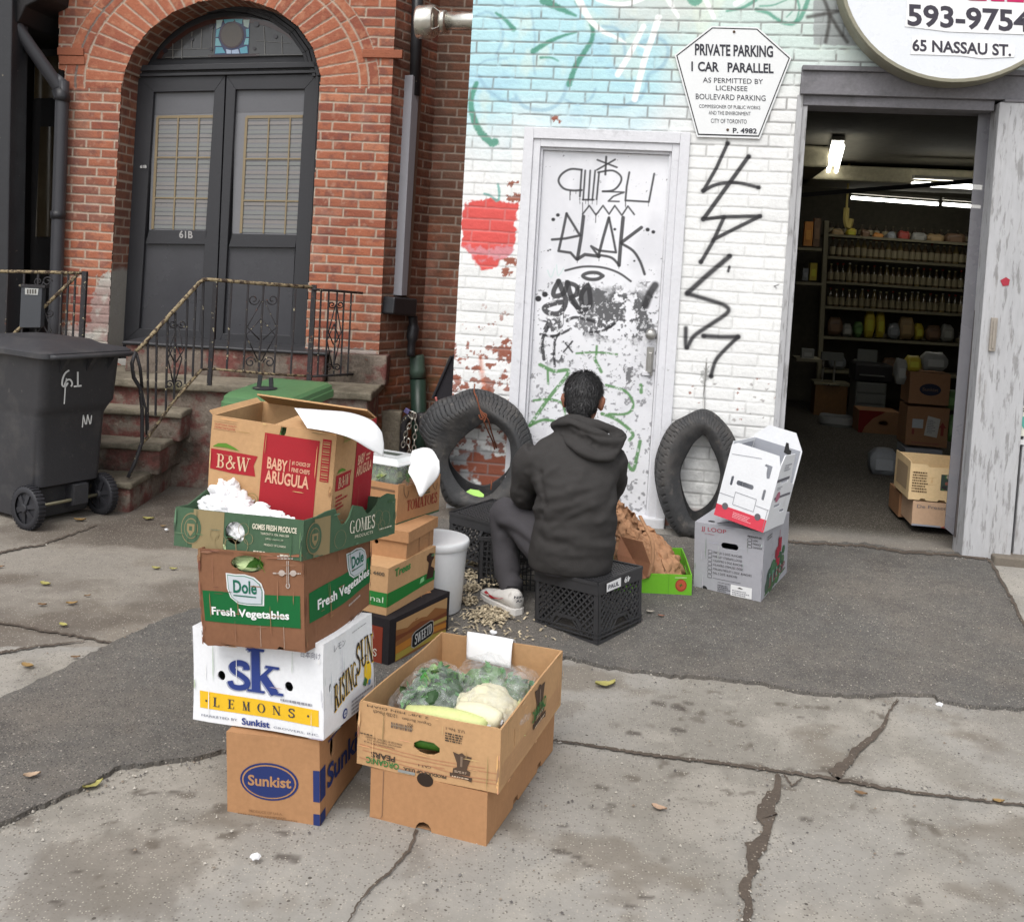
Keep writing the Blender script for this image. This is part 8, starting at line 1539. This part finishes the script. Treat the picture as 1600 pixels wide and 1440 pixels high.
sheet('white sheet folded over the back wall of the pear box', [[QL(-.33, .62, .15), QL(-.25, .622, .152), QL(-.16, .62, .15)], [QL(-.33, .60, .19), QL(-.25, .60, .192), QL(-.165, .60, .19)], [QL(-.325, .575, .19), QL(-.25, .574, .19), QL(-.165, .575, .187)], [QL(-.315, .55, .12), QL(-.24, .548, .118), QL(-.16, .55, .115)]])
# clamshell of sprouts on the tomato box
TMx = Matrix.Translation((-.426, 4.132, .494)) @ Matrix.Rotation(-.471, 4, 'Z')
cs_ = thing('salad_clamshell', 'clear plastic clamshell of green sprouts resting in the tomato box', 'container', TMx @ Vector((-.15, .12, .16)))
b = MB(); leaves(b, (-.13, .115, .185), (.095, .085, .045), 420, .03, [(.18, .32, .07), (.26, .40, .12), (.30, .40, .2), (.10, .2, .04)], 31, TMx); v_, f_ = lumps((-.13, .115, .18), (.085, .075, .045), 3, .2, 3, 1.5, TMx); b.add(v_, f_, (.08, .15, .03)); b.build('sprouts', m_leaf, cs_)
b = MB(); m_clear = mat('clear_rigid_plastic', (.80, .84, .83), rough=.08, var=.0, spec=.8, alpha=.22)
def tbox(x0, x1, y0, y1, e, z): return [TMx @ Vector((x, y, z)) for x, y in ((x0-e, y0-e), (x1+e, y0-e), (x1+e, y1+e), (x0-e, y1+e))]
b.loft([tbox(-.24, -.02, .02, .21, -.015, .12), tbox(-.24, -.02, .02, .21, .0, .235)]); b.build('tray', m_clear, cs_, bevel=.006)
b = MB(); b.loft([tbox(-.24, -.02, .02, .21, .010, .235), tbox(-.24, -.02, .02, .21, .010, .243), tbox(-.24, -.02, .02, .21, -.002, .248), tbox(-.24, -.02, .02, .21, -.02, .262)]); b.build('lid', mat('white_clear_plastic', (.78, .80, .80), rough=.12, var=.03, spec=.7, alpha=.72), cs_, bevel=.004)
b = MB((.06, .07, .06)); b.add([TMx @ Vector(p) for p in ((-.19, .10, .2635), (-.08, .10, .2635), (-.08, .15, .2635), (-.19, .15, .2635))], [(0, 1, 2, 3)]); b.build('label', m_ink, cs_)
# white wrapper in the green tray, lettuce in the brown box
GM = g.M
pb_ = thing('plastic_bag', 'crumpled white plastic bag filling the front of the green scalloped tray', 'bag', GM @ Vector((-.3, .1, .05)))
b = MB(); m_wbag = mat('white_polythene', (.78, .78, .79), rough=.35, var=.04, vs=12, spec=.5, bump=.4, bs=22)
for c_, r_, sd in (((-.33, .10, .085), (.075, .075, .055), 4), ((-.355, .13, .13), (.045, .045, .045), 8), ((-.22, .075, .075), (.10, .05, .045), 11), ((-.13, .07, .07), (.07, .035, .030), 17), ((-.40, .17, .11), (.03, .04, .05), 14), ((-.225, .028, .055), (.042, .016, .026), 18)):
    v_, f_ = lumps(c_, r_, sd, .42, 5, 2.0, GM); b.add([Vector(p)+Vector([abs(x)-.2 for x in noise.noise_vector(Vector(p)*34)])*.012 for p in v_], f_)
b.build('wrapper', m_wbag, pb_, True)
lt_ = thing('lettuce', 'pale green lettuce showing through the hand hole of the brown vegetable box', 'vegetable', d.M @ Vector((-.17, .06, .22))); b = MB(); v_, f_ = lumps((-.168, .055, .225), (.085, .045, .035), 6, .25, 4, 2, d.M); b.add(v_, f_, (.42, .52, .26)); leaves(b, (-.168, .05, .225), (.09, .045, .04), 60, .05, [(.34, .48, .18), (.5, .58, .34), (.12, .25, .05)], 3, d.M); b.build('leaves', m_leaf, lt_)
b = MB((.06, .14, .03)); v_, f_ = lumps((-.168, .045, .262), (.022, .02, .025), 6, .3, 3, 2, w_.M); b.add(v_, f_, (.06, .13, .03)); leaves(b, (-.168, .06, .262), (.025, .015, .02), 16, .025, GC, 3, w_.M); leaves(b, (-.26, .15, .16), (.11, .11, .05), 260, .045, GC, 8, w_.M); tag(b.build('arugula', m_leaf), 'green arugula leaves showing in the notch of the open arugula box', 'vegetable')
# crumpled paper bag in the lime tray
ba_ = thing('paper_bag', 'crumpled open brown paper bag in the lime green tray', 'bag', (.80, 4.95, .1))
m_bag = mat('brown_paper', C(182,138,104), rough=.85, var=.08, vs=10, bump=.15, bs=60)
def crumple(p, s_): return Vector(noise.cell_vector(p*1.0))*0+Vector(noise.noise_vector(p*8+Vector((s_, 0, 0))))*.030+Vector([abs(x)-.25 for x in noise.noise_vector(p*19+Vector((0, s_, 0)))])*.034+Vector([abs(x)-.25 for x in noise.noise_vector(p*47)])*.012
b = MB(); NR, NA = 46, 170; G = []
ctrl = [(.735, 4.92, .10, .13, .13), (.745, 4.92, .15, .165, .15), (.735, 4.94, .22, .165, .14), (.71, 4.97, .29, .140, .11), (.675, 5.0, .35, .110, .08), (.65, 5.02, .385, .08, .05)]
cc_ = spline(ctrl, 16)
for k, (cx, cy, cz, rx, ry) in enumerate(cc_):
    ring = []
    for a in np.linspace(0, 2*math.pi, NA, endpoint=False):
        p = Vector((cx+rx*math.cos(a), cy+ry*math.sin(a), cz+.06*math.cos(a+.3)*(-1)*(k/len(cc_))**1.0-.03*(math.cos(a) > .3))); ring.append(p+crumple(p, 3)*(.6+.7*k/len(cc_)))
    G.append(ring)
b.loft(G, False); o = b.build('paper', m_bag, ba_, True); o.modifiers.new('s', 'SOLIDIFY').thickness = .0015
b = MB()
P0 = [yat(x, y, Y) for x, y, Y in ((970,838,4.86),(1004,846,4.75),(1016,880,4.72),(1010,903,4.72),(990,908,4.73),(970,900,4.76),(964,865,4.80))]
pts = [yat(988, 872, 4.79)]+P0; b.add(pts, [(0, k, k+1) for k in range(1, 7)]+[(0, 7, 1)]); b.build('inner_fold', mat('shaded_brown_paper', C(150,104,78), rough=.9, var=.1, vs=10), ba_)
b = MB(); b.tube(spline([yat(1000,806,4.86), yat(1012,830,4.76), yat(1020,850,4.73), yat(1019,880,4.72), yat(1012,902,4.73)], 4), [.010]*17, 6, flat=.5); b.build('seam_fold', m_bag, ba_, True)
# ------------------------------------------------------------------ shavings, leaves, litter
m_shav = mat('wood_shavings', attr=True, rough=.9, var=.15, vs=40)
b = MB(); rnd = random.Random(12)
def shav(n, pts, spread, pile):
    for k in range(n):
        x, y = rnd.choice(pts); x += rnd.gauss(0, spread); y += rnd.gauss(0, spread*.5); P_ = Vector(gnd(x, y, .018)); a = rnd.uniform(0, 6.28); l = rnd.uniform(.010, .036); t = Vector((math.cos(a), math.sin(a), rnd.uniform(-.15, .35))); s_ = Vector((-math.sin(a), math.cos(a), 0))*rnd.uniform(.0025, .006); P_.z += abs(rnd.gauss(0, pile)); c0 = rnd.uniform(.6, 1.15); col = tuple(x_*c0 for x_ in (.50, .42, .29))
        b.add([P_-s_, P_+s_, P_+t*l*.5+s_+Vector((0, 0, l*.2)), P_+t*l*.5-s_+Vector((0, 0, l*.2)), P_+t*l+s_*.6, P_+t*l-s_*.6], [(0, 1, 2, 3), (3, 2, 4, 5)], col)
shav(420, [(775,962),(760,957),(785,957),(770,968),(750,962)], 11, .004); shav(420, [(738,900),(735,920),(733,940),(733,880)], 6, .008); shav(260, [(760,915),(775,910),(790,918),(805,910),(780,900)], 9, .02); shav(90, [(740,970),(760,978),(720,975),(810,985)], 25, .002)
o = b.build('wood_shavings', m_shav); tag(o, 'pale wood shavings scattered on the asphalt around the basket crate and bucket', 'shavings', kind='stuff')
m_lf = mat('fallen_leaf', attr=True, rough=.7, var=.15, vs=40)
def leafobj(px, py, size, col, ang, label, asph=False):
    P_ = Vector(gnd(px, py, .022 if asph else .006)); b = MB(col); n = 8; size = size*.78; l = size; w = size*.32; rnd = random.Random(int(px)); cz = size*.22; V_ = []
    ca, sa = math.cos(ang), math.sin(ang)
    for k in range(n+1):
        t = k/n; x = (t-.5)*l; hw = w*math.sin(math.pi*min(1, t*1.02+.02))**.8*(1-.3*t)
        for s_ in (-1, 0, 1): y = hw*s_; z = cz*(abs(s_)*.5+1.6*(t-.5)**2)+rnd.uniform(0, .2)*cz; V_.append(P_+Vector((x*ca-y*sa, x*sa+y*ca, z)))
    f = []
    for k in range(n):
        for j in range(2): f.append((k*3+j, k*3+j+1, k*3+j+4, k*3+j+3))
    b.add(V_, f); tag(b.build('fallen_leaf', m_lf, None, True), label, 'leaf', 'fallen leaves on the pavement')
YL, YO, BRN = (.33, .30, .10), (.28, .18, .07), (.17, .10, .05)
for a in ((125,813,.085,YO,.2,'ochre leaf lying just in front of the wheeled bin'),(232,811,.085,YL,.1,'yellow green leaf near the foot of the bottom stone step'),(71,913,.075,YL,-.3,'pale yellow leaf left of the tall stack, farthest from the steps crack'),(112,943,.06,YO,.4,'small ochre leaf on the stained concrete below the bin'),(99,977,.06,YL,-.5,'yellow leaf beside the concrete crack left of the asphalt'),(244,888,.06,YL,-.1,'left one of a pair of yellow leaves beside the tall stack'),(271,889,.05,YL,.1,'right one of a pair of yellow leaves beside the tall stack'),(43,1041,.07,YO,-.3,'orange leaf close to the asphalt edge at far left'),(145,1228,.08,YL,.9,'yellow leaf in the asphalt edge gap at lower left'),(66,945,.05,BRN,.1,'brown leaf on the stained concrete at far left'),(0,886,.05,BRN,.6,'brown leaf cut off by the left border'),(118,1027,.045,BRN,.3,'pale brown leaf near the asphalt edge at left'),(137,931,.04,BRN,.7,'tiny brown leaf below the bin wheels'),(255,822,.04,YO,.3,'small leaf tucked beside the bottom step')): leafobj(*a)
for a in ((945,1071,.10,YL,.2,'long yellow leaf on the concrete behind the pear box'),(957,1066,.05,YL,.9,'small yellow leaf touching the long one behind the pear box'),(1345,1240,.05,BRN,-.3,'brown leaf on the long pavement joint'),(1030,1263,.06,(.38,.26,.18),-.4,'tan leaf on the concrete right of the pear box'),(1560,1252,.05,YO,.0,'ochre leaf at the right end of the pavement joint')): leafobj(*a)
for a in ((1016,956,.05,(.4,.36,.3),.1,'pale scrap of leaf beside the milk crate seat'),(1033,962,.04,(.26,.12,.08),-.2,'reddish leaf on the asphalt in front of the lime tray'),(50,1212,.06,(.40,.29,.2),.5,'tan leaf on the asphalt strip at lower left')): leafobj(*a, asph=True)
def litter(label, px, py, s_, asph):
    b = MB((.75, .76, .78)); v_, f_ = lumps(gnd(px, py, .01+.5*s_+(.016 if asph else 0)), (s_, s_*.8, s_*.6), px, .6, 2, 2.5); b.add(v_, f_, (.75, .76, .78)); tag(b.build('paper_scrap', m_ink), label, 'litter', 'white litter on the ground')
litter('white scrap of paper on the asphalt behind the pear box', 771, 988, .014, True); litter('tiny white scrap in front of the stacks at lower left', 399, 1338, .012, False); litter('small white scrap beside the bottom stone step', 260, 827, .010, False); litter('small white pebble at the asphalt edge on the right', 1468, 1100, .012, True)

# loose grit: small stones gathered along cracks, edges and wall feet
b = MB(); rnd = random.Random(21)
lines = [([(883,1030),(1045,1060),(1244,1083),(1466,1095),(1600,1111)], 10, 260), ([(0,1294),(138,1232),(320,1186)], 12, 160), ([(0,1096),(183,1005),(317,952)], 12, 120), ([(1222,846),(1350,852),(1544,872)], 8, 150), ([(720,815),(900,830),(1100,846)], 8, 120), ([(870,1160),(1240,1205),(1600,1255)], 5, 160), ([(1215,1208),(1185,1330),(1160,1440)], 9, 130), ([(1310,1210),(1400,1095)], 7, 80), ([(170,815),(330,770),(600,800)], 12, 120), ([(0,1150),(800,1300),(1600,1200)], 260, 700), ([(900,960),(1500,980)], 60, 300)]
for pts, sp_d, n in lines:
    L_ = spline(pts, 8)
    for k in range(n):
        p = L_[rnd.randrange(len(L_))]; x, y = p[0]+rnd.gauss(0, sp_d*1.5), p[1]+rnd.gauss(0, sp_d*.6)
        if y < 800 or y > 1460: continue
        r_ = rnd.choice((.0015, .002, .002, .003, .0045)); P_ = Vector(gnd(x, y, .0165 if y < 1000 else .005)); g_ = rnd.choice(((.30,.28,.25), (.16,.15,.14), (.42,.39,.34), (.10,.09,.085), (.22,.18,.14)))
        q_ = [P_+Vector((r_*rnd.uniform(.6, 1.5)*math.cos(a+k), r_*rnd.uniform(.6, 1.5)*math.sin(a+k), 0)) for a in (0, 1.6, 3.1, 4.7)]; b.add(q_+[P_+Vector((0, 0, r_*rnd.uniform(.7, 1.3)))], [(0, 1, 4), (1, 2, 4), (2, 3, 4), (3, 0, 4)], g_)
o = b.build('loose_grit', m_shav); tag(o, 'loose grit and tiny stones along the pavement cracks and asphalt edges', 'grit', kind='stuff')
